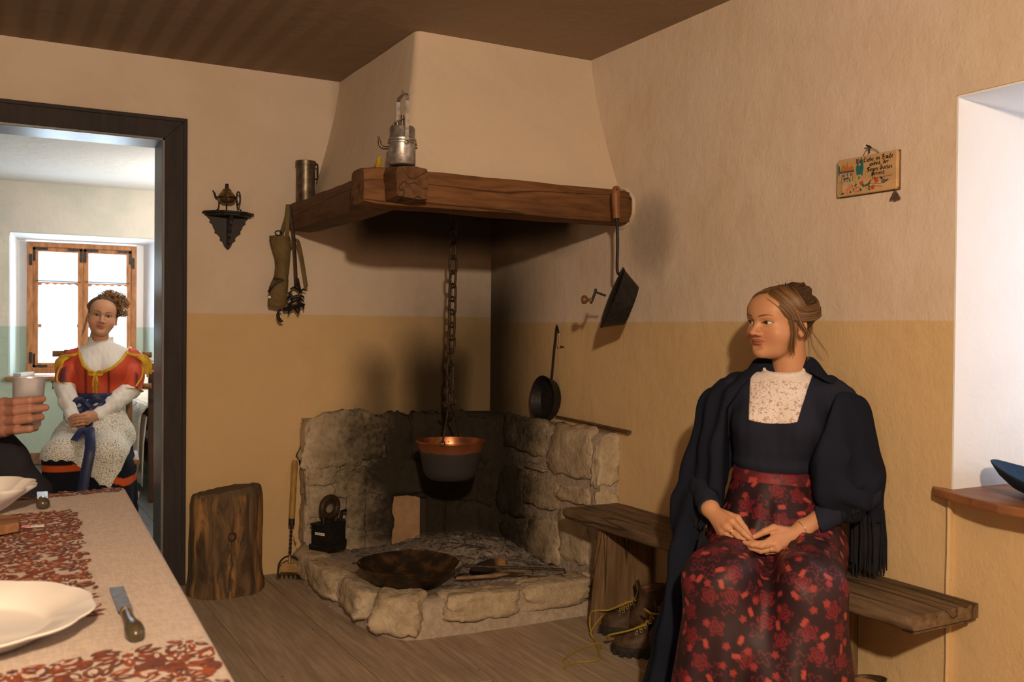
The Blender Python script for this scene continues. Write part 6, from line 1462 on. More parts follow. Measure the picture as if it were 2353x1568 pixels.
    q = np.array(bw_)+np.array([.004, .024, -.006]); keep(MB().lathe([(.0001, -.004), (.0045, 0), (.0001, .004)], 10, frame(M @ Vector(q), z=(0, 0, 1))).build('bracelet_charm', silver, smooth=True), root)
    # ---- hair
    hair(root, HM)
t_ = NT('lace_cloth'); v_ = t_.vor(95, 'F1', t_.scale(t_.pos, (1, 1, .8))); v2_ = t_.vor(48, 'F1', t_.scale(t_.pos+0. if False else t_.pos, (1, 1, 1)), 'Distance')
hol = t_.ss(t_.noise(105, 1, .4, dist=1.2), .57, .62)*t_.ss(t_.z, 1.062, 1.045)
M_lace = t_.set(t_.mix(hol*.8, (.72, .65, .62), (.36, .25, .20)), .9, spec=.1); t_.bump(v_*.8-hol*1.2, .35, .003)
def hair(root, HM):
    M_h1 = hair_mat('brown_hair', (.075, .036, .014), (.17, .088, .033), (.10, .050, .02)); M_h2 = hair_mat('dark_brown_hair', (.030, .016, .009), (.075, .038, .018), (.05, .026, .013))
    def capf(p):
        d = ell(p, (0, -.020, .036), (.0790, .0965, .0805)); ax = np.abs(p[:, 0]); cut = .8*p[:, 1]-.6*p[:, 2]-(.010+.009*(ax/.07)**2); d = smax(d, cut, .006)
        d = smax(d, -.062-p[:, 2]-.5*(p[:, 1]+.05), .01); d = smax(d, -ell(np.abs(p), (.075, .012, .012), (.02, .02, .036)), .004)
        b = ell(p, (.004, -.050, .098), (.042, .046, .025)); b = b-.005*wob(p, 95, 2); d = smin(d, b, .012); return d-.0022*np.sin(np.arctan2(p[:, 0], p[:, 2]-.0)*60+2*wob(p, 30, 1))
    V_, F_ = sdf_mesh(capf, (-.10, -.14, -.10), (.10, .11, .17), .0026); o = put('hair', HM, V_, F_, None, M_h2, root)
    rnd = random.Random(21); W_ = lambda q: HM @ Vector(q); cur, rad = [], []
    bun = np.array([.004, -.050, .094])
    for i in range(900):     # parted in the middle, swept over the temples and back
        sd = rnd.choice((-1, 1)); v = rnd.random()**1.4; e = lambda k: rnd.gauss(0, k)
        key = [on_skull((.004*sd+.006, .082-.11*v, .082), .003), on_skull((sd*(.030+.004*v), .078-.088*v, .070+.012*v), .006), on_skull((sd*.056, .064-.070*v, .044+.028*v), .0065), on_skull((sd*.072, .044-.058*v, .014+.038*v), .006), on_skull((sd*.076, .004-.045*v, .008+.045*v), .007), on_skull((sd*.066, -.045-.03*v, .012+.05*v), .007), on_skull((sd*.035, -.09, .03+.05*v), .007), on_skull((0, -.080, .080), .006)]
        o_ = np.array([e(.0012), e(.0012), e(.0016)]); lift = rnd.uniform(0, .003); key = [q+o_+(q-np.array([0, -.014, .034]))/.09*lift for q in key]
        cur.append(spline([W_(q) for q in key], 3)); rad.append(rnd.uniform(.0008, .0016))
    locks('swept_locks', cur, rad, (.065, .032, .013), (.26, .145, .062), root)
    cur, rad = [], []
    for i in range(130):     # twisted bun
        a0 = rnd.uniform(0, 2*PI); r = rnd.uniform(.018, .044); h0 = rnd.uniform(-.012, .026); tl = rnd.uniform(.8, 2.4); c = []
        for k in range(9): u = k/8; a = a0+tl*u; rr = r*(1-.35*((h0+.012)/.038)); c.append(W_(bun+np.array([rr*math.cos(a), rr*math.sin(a)*1.1, h0+.008*math.sin(u*PI*1.5+a0)])))
        cur.append(c); rad.append(rnd.uniform(.0014, .0028))
    locks('bun_locks', cur, rad, (.025, .014, .008), (.10, .055, .028), root)
    cur, rad = [], []
    def tress(ctrl, n, spread, r):
        for i in range(n):
            o_ = np.array([rnd.gauss(0, spread), rnd.gauss(0, spread), rnd.gauss(0, spread*.3)]); g = rnd.uniform(.55, 1.05)
            P_ = [W_(np.array(q)+o_*(.25+1.0*j/len(ctrl))) for j, q in enumerate(ctrl)]; s_ = spline(P_, 6); cur.append(s_[:max(6, int(len(s_)*g))]); rad.append(rnd.uniform(.5, 1.)*r)
    tress([(.020, .072, .078), (.052, .060, .050), (.070, .040, .020), (.073, .030, -.020), (.069, .026, -.055), (.060, .018, -.085), (.056, .012, -.105)], 120, .0050, .0011)
    tress([(.030, .050, .092), (.062, .040, .060), (.079, .020, .030), (.081, .006, -.005), (.078, -.012, -.03), (.070, -.03, -.05)], 110, .0050, .0011)
    tress([(-.018, .074, .078), (-.052, .062, .050), (-.070, .042, .015), (-.071, .036, -.03), (-.066, .034, -.07), (-.062, .030, -.10)], 90, .0040, .0010)
    tress([(.05, -.06, -.03), (.052, -.068, -.06), (.060, -.07, -.085), (.080, -.075, -.115), (.098, -.075, -.125)], 9, .004, .0008)
    tress([(.06, -.05, -.02), (.082, -.055, -.055), (.105, -.06, -.09), (.112, -.06, -.12), (.10, -.06, -.14)], 6, .005, .0006); tress([(.045, -.06, -.04), (.05, -.062, -.09), (.052, -.06, -.13)], 8, .005, .0007)
    for i in range(26):
        a = rnd.uniform(-1.2, 1.5); q0 = np.array([.078*math.sin(a), -.03, .034+.082*math.cos(a)]); d_ = np.array([math.sin(a+rnd.uniform(-.8, .8)), rnd.uniform(-.5, .3), math.cos(a+rnd.uniform(-.8, .8))])*rnd.uniform(.01, .03)
        cur.append(spline([W_(q0), W_(q0+d_*.6+np.array([0, 0, .004])), W_(q0+d_)], 4)); rad.append(.0005)
    locks('loose_tresses', cur, rad, (.08, .042, .018), (.30, .17, .075), root)
woman_bench()
# ------------------------------------------------------------------ woman in the other room, on a ladder-back chair
def woman_bedroom():
    M = person_frame((-1.80, 1.35, 0), (-.16, -.987, 0)); root = thing('person', 'woman in red laced bodice, white blouse and lace apron seated before the bedroom window', 'person', (-1.80, 1.35, 0)); skin = (.52, .27, .165)
    P = lambda x, y, f: loc_on(M, x, y, f)
    hc = P(236, 726, 0.); HM = person_frame(M @ Vector(hc), (-.11, -.99, 0)) @ Matrix.Rotation(.15, 4, 'Y') @ Matrix.Rotation(-.02, 4, 'X') @ Matrix.Diagonal((1.04, 1.02, 1, 1))
    Vh, Fh_, ch, eyes = make_head(.0021, skin, (.40, .12, .10), (.07, .035, .02), (0, 1, 0), .75, .95, (.60, .25, .18), (.03, .05, .07))
    Q = lambda x, y, f: P(x/5.6, 850+y/5.6, f)
    lw = Q(930, 590, .20); lm = [Q(985, 625, .262), Q(965, 660, .255), Q(945, 690, .245), Q(925, 720, .235)]
    lf = [[a, Q(b, c, f), Q(b+40, c+35, f-.01), Q(b+50, c+60, f-.02)] for a, (b, c, f) in zip(lm, ((1050, 640, .270), (1030, 680, .262), (1005, 705, .25), (975, 720, .24)))]
    rw = Q(1255, 590, .19); rm = [Q(1150, 570, .275), Q(1135, 610, .285), Q(1125, 650, .282), Q(1120, 690, .27)]
    rf = [[a, Q(b, c, .292), Q(b-60, c+10, .292), Q(b-105, c+20, .285)] for a, (b, c) in zip(rm, ((1080, 580), (1060, 620), (1050, 660), (1060, 700)))]
    lt = [Q(950, 590, .21), Q(985, 590, .24), Q(1010, 600, .255)]; rt = [Q(1210, 560, .21), Q(1130, 555, .25), Q(1040, 585, .27)]; rs = [.0088, .009, .0085, .0075]
    la, ra = Q(850, 470, .14), Q(1390, 520, .12)
    def skinned(fn, pts, pad=.04, h=.0026): P_ = np.array(pts); return sdf_mesh(fn, P_.min(0)-pad, P_.max(0)+pad, h)
    flat = lambda *a: [q for g in a for q in g]
    V1, F1 = skinned(lambda p: hand_sdf(p, lw, lm, lf, lt, rs, .022, la), flat([lw, la], lm, *lf, lt)); V2, F2 = skinned(lambda p: hand_sdf(p, rw, rm, rf, rt, rs, .022, ra), flat([rw, ra], rm, *rf, rt))
    nb = np.array(hc)+np.array([-.012, -.03, -.16])
    def under(p):
        d = ell(p, (-.02, .0, .90), (.13, .085, .15)); d = smin(d, ell(p, (-.02, .02, .62), (.15, .12, .16)), .08); d = smin(d, cap(p, (-.16, 0, 1.0), (.13, -.0, 1.0), .042), .04); d = smin(d, cap(p, nb+np.array([0, 0, -.06]), nb+np.array([0, .01, .05]), .046), .03)
        for s_ in (-1, 1): d = smin(d, chain(p, [(-.03+s_*.09, .04, .55), (-.08+s_*.10, .40, .50), (-.08+s_*.10, .43, .08), (-.08+s_*.10, .52, .04)], [.085, .065, .045, .035], .02), .04)
        return d
    Vb, Fb = sdf_mesh(under, (-.34, -.16, -.01), (.30, .62, 1.16), .012)
    toL = M.inverted() @ HM; fl = toL.to_3x3().determinant() < 0
    V_, F_, c_ = join([(xf(toL, Vh), Fh_[:, ::-1] if fl else Fh_, ch), (V1, F1, np.array(skin)*1.02), (V2, F2, np.array(skin)*1.02), (Vb, Fb, skin)]); put('body', M, V_, F_, c_, M_skin, root)
    for ev, ef, ec in eyes: put('eye', HM, ev.astype(np.float32), ef, ec, M_eye, root)
    # garments
    el, er = P(148, 885, .04), P(300, 895, .03)
    UPV = np.array([0, 0, .036], np.float32)
    def torso(p):
        p = p-UPV; d = ell(p, (-.02, .005, .925), (.150, .098, .155)); b = ell(np.stack([np.abs(p[:, 0]+.02), p[:, 1], p[:, 2]], 1), (.06, .072, .915), (.062, .056, .062)); d = smin(d, b, .05); d = smin(d, ell(p, (-.04, .015, .79), (.115, .095, .11)), .05)
        return smin(d, smin(cap(p, (-.03, -.01, 1.012), (-.172, 0, .978), .046), cap(p, (0., -.01, 1.012), (.148, -.01, .978), .046), .02), .04)
    nl_z = lambda s_: interp(s_, [-.155, -.135, -.11, -.065, -.045, .0, .05, .09, .118, .14], [1.11, 1.045, .985, .945, .938, .948, .975, 1.015, 1.06, 1.11])   # U-shaped neckline
    def blouse(p):
        d = torso(p)-.001; q = p-nb.astype(np.float32); rng_ = np.hypot(q[:, 0]*1.0, q[:, 1]); zz = q[:, 2]+.25*q[:, 1]; neck = np.maximum(np.abs(rng_-.064+.25*np.minimum(zz, 0)*0)-.004, np.abs(zz-.02)-.036); slit = np.maximum(np.abs(q[:, 0]+.0)-.045*ss(zz, -.03, .05), -q[:, 1]); neck = np.maximum(neck, -slit); d = smin(d, neck, .02)
        d = np.maximum(d, .83-p[:, 2])
        for e, w_, g in ((el, lw, la), (er, rw, ra)):
            e, w_ = np.array(e), np.array(w_); mid = e*.45+w_*.55; a = chain(p, [e, mid, w_*.96+e*.04], [.058, .050, .030], .02); a = smin(a, cap(p, w_*.86+e*.14, w_*1.0, .034, .038), .006); a = a-.005*wob(p, 60, 3); a = smax(a, -cap(p, w_, w_+(w_-e)*.4, .026), .004); d = np.minimum(d, a)
        return d-.0025*wob(p*np.array([1.5, 1, .6], np.float32), 60, 2)
    V_, F_ = sdf_mesh(blouse, (-.36, -.14, .55), (.32, .32, 1.14), .0048); put('blouse', M, V_, F_, np.tile(np.array((.72, .70, .69), np.float32), (len(V_), 1)), M_cloth, root)
    def red(p):
        d = torso(p)-.008; d = smax(d, p[:, 2]-nl_z(p[:, 0])-.25*np.maximum(0, -p[:, 1]), .004); d = smax(d, .805-p[:, 2]+.03*p[:, 0], .006)
        for sh, e in (((-.168, 0, .995), el), ((.150, -.01, .995), er)):
            a = chain(p, [sh, np.array(sh)*.45+np.array(e)*.55+np.array([0, 0, .01]), e], [.048, .064, .060], .03); n = (np.array(e)-np.array(sh)); n = (n/np.linalg.norm(n)).astype(np.float32); a = smax(a, (p-np.asarray(e, np.float32)) @ n-.012, .006); d = smin(d, a, .015)
        return d-.004*wob(p*np.array([1.3, 1.3, .7], np.float32), 42, 4)
    V_, F_ = sdf_mesh(red, (-.36, -.14, .70), (.32, .22, 1.10), .0048); c = np.tile(np.array((.52, .060, .022), np.float32), (len(V_), 1))*(1+.15*wob(V_, 25)[:, None])
    st = (np.abs(np.sin((V_[:, 0]+.02)*26+.5)) > .985) & (np.abs(V_[:, 0]+.03) < .13); slv = ss(np.abs(V_[:, 0]+.02), .17, .19)*(np.abs(np.sin(V_[:, 1]*38+V_[:, 0]*9)) > .93); c[st] *= .35; c = c*(1-slv[:, None]*.85)+np.array((.02, .015, .035), np.float32)*slv[:, None]*.85
    put('red_bodice', M, V_, F_, c, fabric('red_satin', .5, .08, 500, .1, .3), root)
    yel = simple('yellow_ribbon', (.56, .33, .025), .6, var=.15); blue = simple('blue_ribbon', (.010, .020, .085), .45, var=.2, spec=.4)
    def surf(s_, z, fn, f0=.30):      # march from the front to a garment surface
        f = np.linspace(f0, -.12, 120); p = np.stack([np.full(120, s_), f, np.full(120, z)], 1).astype(np.float32); d = fn(p); k = np.argmax(d < 0) if (d < 0).any() else 119; return Vector((s_, f[k], z))
    def ribbon(pts, w, name, mat, up=(0, 1, 0)): return keep(MB().tube(spline([M @ Vector(q) for q in pts], 5), w, 8, flat=.22, up=M.to_3x3() @ Vector(up)).build(name, mat, smooth=True), root)
    ribbon([surf(s_, float(nl_z(np.array([s_], np.float32))[0])-.004, red)+Vector((0, .004, 0)) for s_ in np.linspace(-.140, .128, 26)], .0085, 'neckline_trim', yel)
    b0 = surf(-.045, .935, red)+Vector((0, .008, 0))
    for k, (dx, dz, L_) in enumerate(((-.012, -.11, 1), (.004, -.13, 1), (.012, -.16, 1))): ribbon([b0, b0+Vector((dx, .012, dz*.4)), surf(-.045+dx, .935+dz, red)+Vector((0, .014, 0))], .0055, 'lacing_tie', yel)
    for sg in (-1, 1): ribbon([b0, b0+Vector((sg*.022, .014, .012)), b0+Vector((sg*.034, .010, -.006)), b0+Vector((sg*.012, .012, -.010)), b0], .006, 'lacing_bow', yel)
    for sgn, sh, e in ((-1, (-.168, 0, .995), el), (1, (.150, -.01, .995), er)):
        sh, e = Vector(sh), Vector(e); ax = (e-sh).normalized(); u = ax.cross(Vector((0, 1, 0))).normalized(); v = ax.cross(u)
        ribbon([e+ax*.006+(u*math.cos(a)+v*math.sin(a))*.066 for a in np.linspace(0, 2*PI, 19)], .0075, 'sleeve_hem', yel, ax)
        c0 = sh+Vector((sgn*.030, .045, .030))
        ribbon([Vector((sgn*.115-.01, .050, 1.045)), c0+Vector((-sgn*.02, .02, .008)), c0+Vector((sgn*.035, .0, .0)), c0+Vector((sgn*.055, -.02, -.03))], .008, 'shoulder_ribbon', yel)
        for k in range(5): ribbon([c0+Vector((sgn*(.01*k-.01), .012, 0)), c0+Vector((sgn*(.022+.010*k), .035-.012*k, -.03)), c0+Vector((sgn*(.030+.008*k), .030-.014*k, -.085-.018*(k % 3)))], .0062, 'ribbon_tail', yel)
        ribbon([c0+Vector((sgn*.02, .03, -.02)), sh.lerp(e, .5)+Vector((sgn*.055, .065, 0)), e+Vector((sgn*.03, .062, .02))], .0045, 'sleeve_tie', yel)
    def skirt(p):
        s_, f, z = p.T; sy = np.stack([np.abs(s_+.08), f, z], 1); d = chain(p, [(-.04, .02, .815), (-.045, .05, .62)], [.106, .165]); d = smin(d, ell(p, (-.05, .06, .56), (.205, .17, .125)), .06); d = smin(d, chain(sy, [(.085, .08, .525), (.105, .40, .500)], [.105, .092], .03), .05); d = smin(d, chain(sy, [(.105, .41, .490), (.125, .44, .02)], [.092, .14], .03), .055); d = smin(d, ell(p, (-.08, .38, .20), (.17, .13, .33)), .06); d = smin(d, rbox(p, (-.05, .18, .24), (.22, .22, .26), .10), .08)
        th = np.arctan2(s_+.06, f-.15); return smax(d-(.013*np.sin(th*13+2*wob(p, 6, 3)))*(1-ss(z, .1, .5)), z-.815, .006)
    V_, F_ = sdf_mesh(skirt, (-.42, -.16, .0), (.34, .66, .84), .0065); z = V_[:, 2]; c = np.tile(np.array((.010, .011, .018), np.float32), (len(V_), 1)); bandm = (np.abs(z-interp(V_[:, 0], [-.1, .12], [.452, .362])) < .019); c[bandm] = (.50, .085, .022)
    put('dark_skirt', M, V_, F_, c, M_navy, root)
    def apron(p):
        s_, f, z = p.T; bot = interp(s_, [-.40, -.36, -.31, -.26, -.15, -.11, -.07, .0, .05, .09, .14, .2], [.40, .43, .478, .488, .488, .46, .42, .36, .335, .40, .50, .60]); d = skirt(p)-.010-.004*wob(p, 24, 5)*ss(.7-z, 0, .2); d = np.maximum(d, -(skirt(p)-.003)); d = np.maximum(d, np.maximum(bot+.012*np.abs(np.sin(s_*60))-z, .02-f)); return np.maximum(d, z-.82)
    V_, F_ = sdf_mesh(apron, (-.44, -.02, .25), (.34, .66, .85), .0045); put('lace_apron', M, V_, F_, np.tile(np.array((.7, .68, .62), np.float32), (len(V_), 1)), M_apron, root)
    wst = surf(-.06, .735, skirt); front = lambda s_, z, o=.022: surf(s_, z, skirt, .62)+Vector((0, o, 0))
    kn = front(-.085, .76)
    ribbon([front(s_, .803) for s_ in np.linspace(-.14, .07, 9)], .020, 'waist_ribbon', blue, (0, 1, 0))
    for sg, dz in ((-1, -.02), (1, .01)): ribbon([kn, kn+Vector((sg*.045, .012, .030)), kn+Vector((sg*.078, .006, dz)), kn+Vector((sg*.04, .012, -.028)), kn], .018, 'ribbon_loop', blue)
    keep(MB().tube([M @ (kn+Vector((-.012, .012, .014))), M @ (kn+Vector((.010, .012, -.014)))], .017, 10).build('ribbon_knot', blue, smooth=True), root)
    ribbon([kn, front(-.095, .66), front(-.10, .615, .06), Vector(P(190, 985, .42)), Vector(P(170, 1012, .47))], .022, 'ribbon_end', blue)
    ribbon([kn, front(-.08, .66), front(-.075, .615, .06), Vector(P(205, 985, .47)), Vector(P(207, 1030, .555)), Vector(P(198, 1080, .575)), Vector(P(188, 1140, .58))], .026, 'ribbon_end', blue)
    # hair: curly updo
    M_c1 = hair_mat('curly_hair', (.13, .065, .028), (.34, .19, .085), (.20, .10, .045)); M_c2 = hair_mat('dark_curly_hair', (.05, .026, .014), (.10, .055, .028), (.07, .036, .018))
    def capf(p):
        d = ell(p, (.004, -.020, .036), (.0805, .099, .080)); ax = np.abs(p[:, 0]); cut = .8*p[:, 1]-.6*p[:, 2]-(.014+.006*(ax/.07)**2); d = smax(d, cut, .006); d = smax(d, -.055-p[:, 2]-.5*(p[:, 1]+.05), .01); b = ell(p, (.040, -.020, .095), (.058, .055, .038))-.008*wob(p, 80, 2); b = smin(b, ell(p, (.070, -.01, .050), (.030, .045, .050))-.006*wob(p, 90, 4), .02); return smin(d, b, .012)
    V_, F_ = sdf_mesh(capf, (-.11, -.14, -.10), (.13, .11, .18), .0035); put('hair', HM, V_, F_, None, M_c2, root)
    rnd = random.Random(5); cur, rad = [], []; W_ = lambda q: HM @ Vector(q)
    for i in range(330):
        a, b = rnd.uniform(0, 2*PI), rnd.uniform(-.6, 1.3); side = rnd.random() < .35
        c0 = np.array([.076, .0, .048])+np.array([.040*abs(math.cos(a)), .045*math.sin(a), .056*math.sin(b)]) if side else np.array([.036+.070*math.cos(a)*math.cos(b), -.012+.056*math.sin(a)*math.cos(b), .098+.050*math.sin(b)])
        r = rnd.uniform(.006, .014); ax = np.array([rnd.gauss(0, 1), rnd.gauss(0, 1), rnd.gauss(0, 1)]); ax /= np.linalg.norm(ax); e1 = np.cross(ax, (.3, .5, .8)); e1 /= np.linalg.norm(e1); e2 = np.cross(ax, e1); tn = rnd.uniform(1.2, 2.6)*PI
        cur.append([W_(c0+(e1*math.cos(t)+e2*math.sin(t))*r+ax*(t/tn-.5)*.022) for t in np.linspace(0, tn, 12)]); rad.append(rnd.uniform(.0011, .0021))
    for i in range(26):
        a = rnd.uniform(-.3, 1.9); q0 = np.array([.03+.07*math.sin(a), -.01, .06+.085*math.cos(a)]); d_ = np.array([math.sin(a), rnd.uniform(-.3, .3), math.cos(a)])*rnd.uniform(.02, .05)
        cur.append([W_(q0+d_*t+np.array([.008*math.sin(t*7), .004*math.cos(t*6), .008*math.cos(t*7)-.012*t*t])) for t in np.linspace(0, 1, 10)]); rad.append(.0009)
    for i in range(10):
        q0 = np.array([-.075, -.02+rnd.uniform(-.02, .02), -.01]); cur.append([W_(q0+np.array([-.012*t+.006*math.sin(t*12+i), .01*math.cos(t*9), -.13*t])) for t in np.linspace(0, 1, 12)]); rad.append(.0008)
    locks('curls', cur, rad, (.12, .062, .028), (.46, .28, .13), root); cur, rad = [], []
    for i in range(260):
        sd = rnd.choice((-1, 1, -1)); v = rnd.random()**1.3; st = on_skull((sd*.070*rnd.random(), .075-.07*rnd.random()*abs(sd), .09), .004); key = [on_skull((sd*.068*v, .086-.058*v*v, .066-.060*v*v), .003), on_skull((sd*.055*v+.01, .03-.05*v, .11-.06*v), .006), np.array([.035, -.02, .10])]; cur.append(spline([W_(q+np.array([rnd.gauss(0, .0015)]*3)) for q in key], 4)); rad.append(rnd.uniform(.0013, .0022))
    locks('combed_hair', cur, rad, (.045, .024, .013), (.15, .085, .04), root)
    # chair
    ch_ = thing('wooden_chair', 'wooden ladder-back chair under the woman in red', 'chair', (-1.80, 1.35, 0)); cw = simple('chair_wood', (.22, .115, .05), .5, var=.25, scale=12, stretch=(2, 2, .4))
    def CT(pts, r, n): keep(MB().tube([M @ Vector(q) for q in pts], r, 10).build(n, cw, smooth=True), ch_)
    for s_ in (-.22, .12): CT([(s_, .22, 0), (s_, .22, .44)], .018, 'leg'); CT([(s_, -.15, 0), (s_, -.16, .45), (s_-.0, -.19, 1.06)], .018, 'back_post')
    for z in (1.035, .845): CT([(-.30, -.19+.02*(1-z), z), (-.04, -.205, z+.005), (.245, -.16, z-.005)], .017, 'back_rail')
    for f, z in ((.24, .25), (-.155, .22)): CT([(-.24, f, z), (.17, f, z)], .012, 'stretcher')
    for s_ in (-.24, .17): CT([(s_, .24, .20), (s_, -.155, .20)], .012, 'stretcher')
    vs = [M @ Vector(q) for q in ((-.26, .26, .425), (.19, .26, .425), (.17, -.17, .425), (-.24, -.17, .425), (-.26, .26, .455), (.19, .26, .455), (.17, -.17, .455), (-.24, -.17, .455))]
    keep(MB().add(vs, [(0, 1, 2, 3), (7, 6, 5, 4), (0, 4, 5, 1), (1, 5, 6, 2), (2, 6, 7, 3), (3, 7, 4, 0)]).build('seat', cw, bevel=.006), ch_)
t_ = NT('apron_lace'); v_ = t_.vor(150, 'F1'); n_ = t_.noise(28, 2)
M_apron = t_.set(t_.mix(t_.ss(v_+(n_-.5)*.25, .38, .28)*.9, (.66, .64, .58), (.035, .032, .03)), .9, spec=.1)
woman_bedroom()
# ------------------------------------------------------------------ man at the table's far end: only his hand, cup and sleeve reach into view
def man():
    skin = (.33, .165, .115); root = thing('person', 'person in dark grey jacket whose hand raises a metal cup at the left edge', 'person', dep(-330, 1600, 3.0))
    root.location.z = 0; D = lambda x, y, d: np.array(dep(x, y, d))
    cc = dep(62, 925, 2.62); cup = thing('metal_cup', 'plain metal cup held up in the hand at the left edge', 'cup', (cc.x, cc.y, cc.z-.066))
    T = Matrix.Translation((cc.x, cc.y, cc.z-.066)) @ Matrix.Rotation(.04, 4, Vector((0, 1, 0)))
    prof = [(.0001, 0), (.033, 0), (.0345, .003), (.041, .130), (.0418, .133), (.0405, .134), (.0395, .130), (.0332, .006), (.0001, .005)]
    keep(MB().lathe(prof, 44, T).build('beaker', simple('polished_steel', (.62, .66, .72), .32, .55, .5, var=.08, scale=20), smooth=True), cup)
    fs = []
    for yk, yt, xt in ((928, 917, 97), (949, 937, 104), (971, 959, 94), (991, 984, 82)):
        fs.append([D(12, yk, 2.582), D(38, (yk*2+yt)/3, 2.555), D(68, (yk+2*yt)/3, 2.556), D(xt, yt, 2.592)])
    wr = D(-60, 1000, 2.64); th = [D(-60, 985, 2.65), D(-25, 950, 2.69), D(20, 925, 2.70), D(58, 915, 2.695)]; ar = D(-60, 1090, 2.70)
    def hand(p): return hand_sdf(p, wr, [f[0] for f in fs], fs, th, [.0130, .0134, .0130, .0115], .036, ar, .0125, .98)
    P_ = np.concatenate([np.array(f) for f in fs]+[np.array(th), wr[None], ar[None]]); V1, F1 = sdf_mesh(hand, P_.min(0)-.05, P_.max(0)+.05, .0024); c1 = np.tile(np.asarray(skin, np.float32), (len(V1), 1))*(1+.08*wob(V1, 90)[:, None])
    for f in fs:
        for q, r in ((f[-1], .016), (f[1], .013), (f[0], .018)): m = np.exp(-(vlen(V1-q.astype(np.float32))/r)**2)*.35; c1 = c1*(1-m[:, None])+np.array((.40, .17, .13), np.float32)*m[:, None]
    hip = np.array([-2.90, -1.28, .52]); sh = D(-235, 835, 2.95); shl = sh+np.array([-.30, -.05, .0]); ch = (sh+shl)/2
    def body(p):
        d = ell(p, (ch+hip)/2+np.array([0, 0, .08]), (.155, .11, .30)); d = smin(d, cap(p, sh, shl, .06), .06); d = smin(d, cap(p, ch, ch+np.array([.0, 0, .14]), .052), .03)
        for k, x in ((0, -.09), (1, .09)): d = smin(d, chain(p, [hip+np.array([x, 0, 0]), hip+np.array([x+.05, -.40, -.02]), hip+np.array([x+.06, -.38, -.46]), hip+np.array([x+.06, -.50, -.48])], [.09, .07, .05, .04], .02), .04)
        return smin(d, chain(p, [shl, shl+np.array([-.03, -.10, -.26]), shl+np.array([.08, -.30, -.30])], [.055, .045, .04], .02), .03)
    V2, F2 = sdf_mesh(body, (-3.4, -1.95, .0), (-2.4, -1.0, 1.35), .014)
    Vh, Fh_, hcol, eyes = make_head(.0042, skin, (.30, .09, .07), (.05, .03, .02), (0, 1, 0)); HM = person_frame(Vector(ch)+Vector((0, 0, .27)), (.55, -.84, 0)); fl = HM.to_3x3().determinant() < 0
    V_, F_, c_ = join([(V1, F1, c1), (V2, F2, skin), (xf(HM, Vh), Fh_[:, ::-1] if fl else Fh_, hcol)]); put('body', Matrix.Identity(4), V_, F_, c_, M_skin, root)
    for ev, ef, ec in eyes: put('eye', HM, ev.astype(np.float32), ef, ec, M_eye, root)
    elb = D(58, 1150, 2.74); cuff = D(-30, 1000, 2.665)
    def jacket(p):
        d = body(p)-.018; d = smax(d, .62-p[:, 2], .01); a = chain(p, [sh, elb*.5+sh*.5+np.array([.0, .0, -.02]), elb, elb*.45+cuff*.55, cuff], [.085, .075, .070, .062, .052], .03); a = a-.005*wob(p, 45, 3)-.004*np.sin(p[:, 2]*90+p[:, 0]*40)*np.exp(-(vlen(p-elb.astype(np.float32))/.12)**2)
        n = (cuff-elb)/np.linalg.norm(cuff-elb); a = smax(a, (p-cuff.astype(np.float32)) @ n.astype(np.float32)-.01, .006); d = smin(d, a, .03); d = smax(d, p[:, 2]-(ch[2]+.06), .01); return d
    V_, F_ = sdf_mesh(jacket, (-3.4, -1.9, .5), (-2.0, -1.0, 1.3), .0065); put('jacket', Matrix.Identity(4), V_, F_, np.tile(np.array((.020, .020, .024), np.float32), (len(V_), 1))*(1+.2*wob(V_, 30)[:, None]), M_navy, root)
    V_, F_ = sdf_mesh(lambda p: np.maximum(body(p)-.012, p[:, 2]-.66), (-3.4, -1.95, .0), (-2.4, -1.0, .72), .012); put('trousers', Matrix.Identity(4), V_, F_, np.tile(np.array((.03, .03, .04), np.float32), (len(V_), 1)), M_cloth, root)
    def hr(p): return smax(ell(p, (0, -.02, .044), (.081, .099, .089)), .8*p[:, 1]-.6*p[:, 2]-.005, .006)
    V_, F_ = sdf_mesh(hr, (-.1, -.13, -.1), (.1, .1, .15), .006); put('hair', HM, V_, F_, None, bpy.data.materials['dark_brown_hair'], root)
    st = thing('wooden_stool', 'plain wooden stool under the man at the far end of the table', 'stool', (hip[0], hip[1], 0)); wd = simple('stool_wood', (.20, .11, .05), .6)
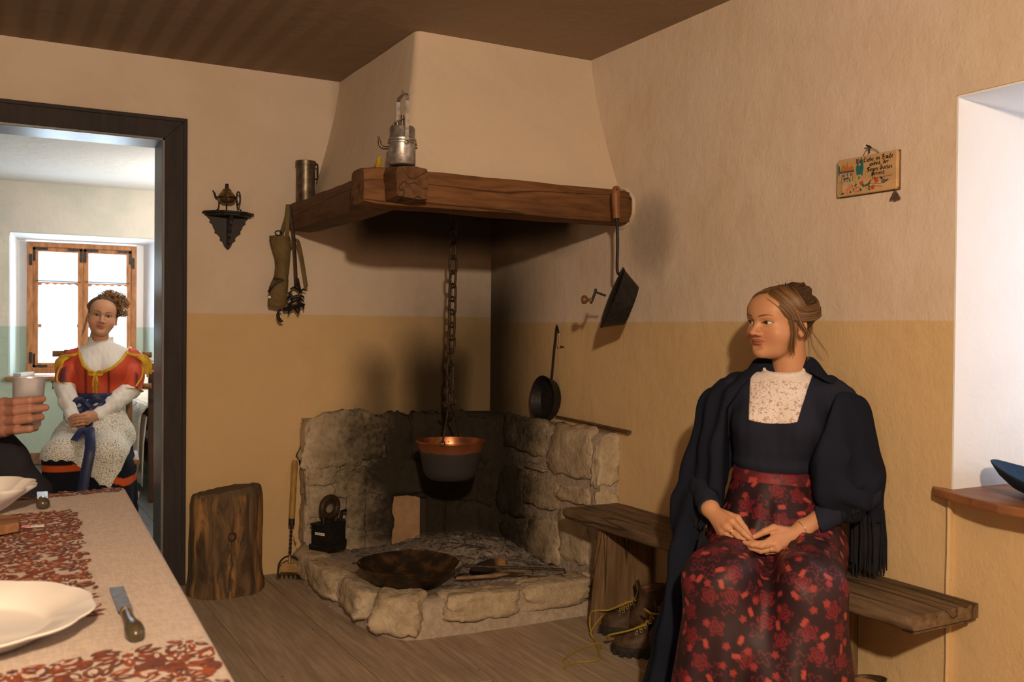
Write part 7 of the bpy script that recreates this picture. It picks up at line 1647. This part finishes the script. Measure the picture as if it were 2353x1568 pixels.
    keep(MB().lathe([(.0001, .395), (.16, .395), (.165, .40), (.165, .42), (.0001, .425)], 28, Matrix.Translation((hip[0], hip[1], 0))).build('seat', wd, smooth=True), st)
    for a in (.8, 2.4, 3.9, 5.5): keep(MB().tube([(hip[0]+.10*math.cos(a), hip[1]+.10*math.sin(a), .40), (hip[0]+.15*math.cos(a), hip[1]+.15*math.sin(a), 0)], .017, 8).build('leg', wd, smooth=True), st)
man()
# ------------------------------------------------------------------ pieces of parts hang below their part
NEST = [('shawl_fringe', 'shawl'), ('lace_front', 'bodice'), ('waistband', 'skirt'), ('eye', 'body'), ('swept_locks', 'hair'), ('bun_locks', 'hair'), ('loose_tresses', 'hair'), ('curls', 'hair'), ('combed_hair', 'hair'),
        ('neckline_trim', 'red_bodice'), ('lacing_tie', 'red_bodice'), ('lacing_bow', 'red_bodice'), ('sleeve_hem', 'red_bodice'), ('shoulder_ribbon', 'red_bodice'), ('ribbon_tail', 'red_bodice'), ('sleeve_tie', 'red_bodice'),
        ('ribbon_loop', 'waist_ribbon'), ('ribbon_knot', 'waist_ribbon'), ('ribbon_end', 'waist_ribbon'), ('crank_knob', 'crank'), ('bracelet_charm', 'bracelet'), ('lining', 'shaft'), ('tongue', 'shaft'), ('lace', 'vamp'), ('lace_hooks', 'vamp'), ('tread_lugs', 'sole'),
        ('crossbar', 'bail_handle'), ('pivot_screw', 'bail_handle'), ('lettering', 'board'), ('printed_brown_leaves', 'linen_cloth'), ('printed_red_leaves', 'linen_cloth'), ('printed_highlights', 'linen_cloth'), ('label_print', 'paper_label'), ('charm_thread', 'hanging_charm'), ('rivet', 'inner_bowl'), ('rolled_rim', 'outer_bowl')]
base = lambda o: o.name.split('.')[0]
for r in [o for o in bpy.data.objects if o.parent is None and o.type == 'EMPTY']:
    kids = list(r.children); byname = {}
    for k in kids: byname.setdefault(base(k), k)
    pairs = NEST+[(base(k), 'board') for k in kids if base(k).startswith('painted_')]
    for c, p in pairs:
        if p in byname:
            for k in kids:
                if base(k) == c and k.parent is r: k.parent = byname[p]; k.matrix_parent_inverse = Matrix.Identity(4)
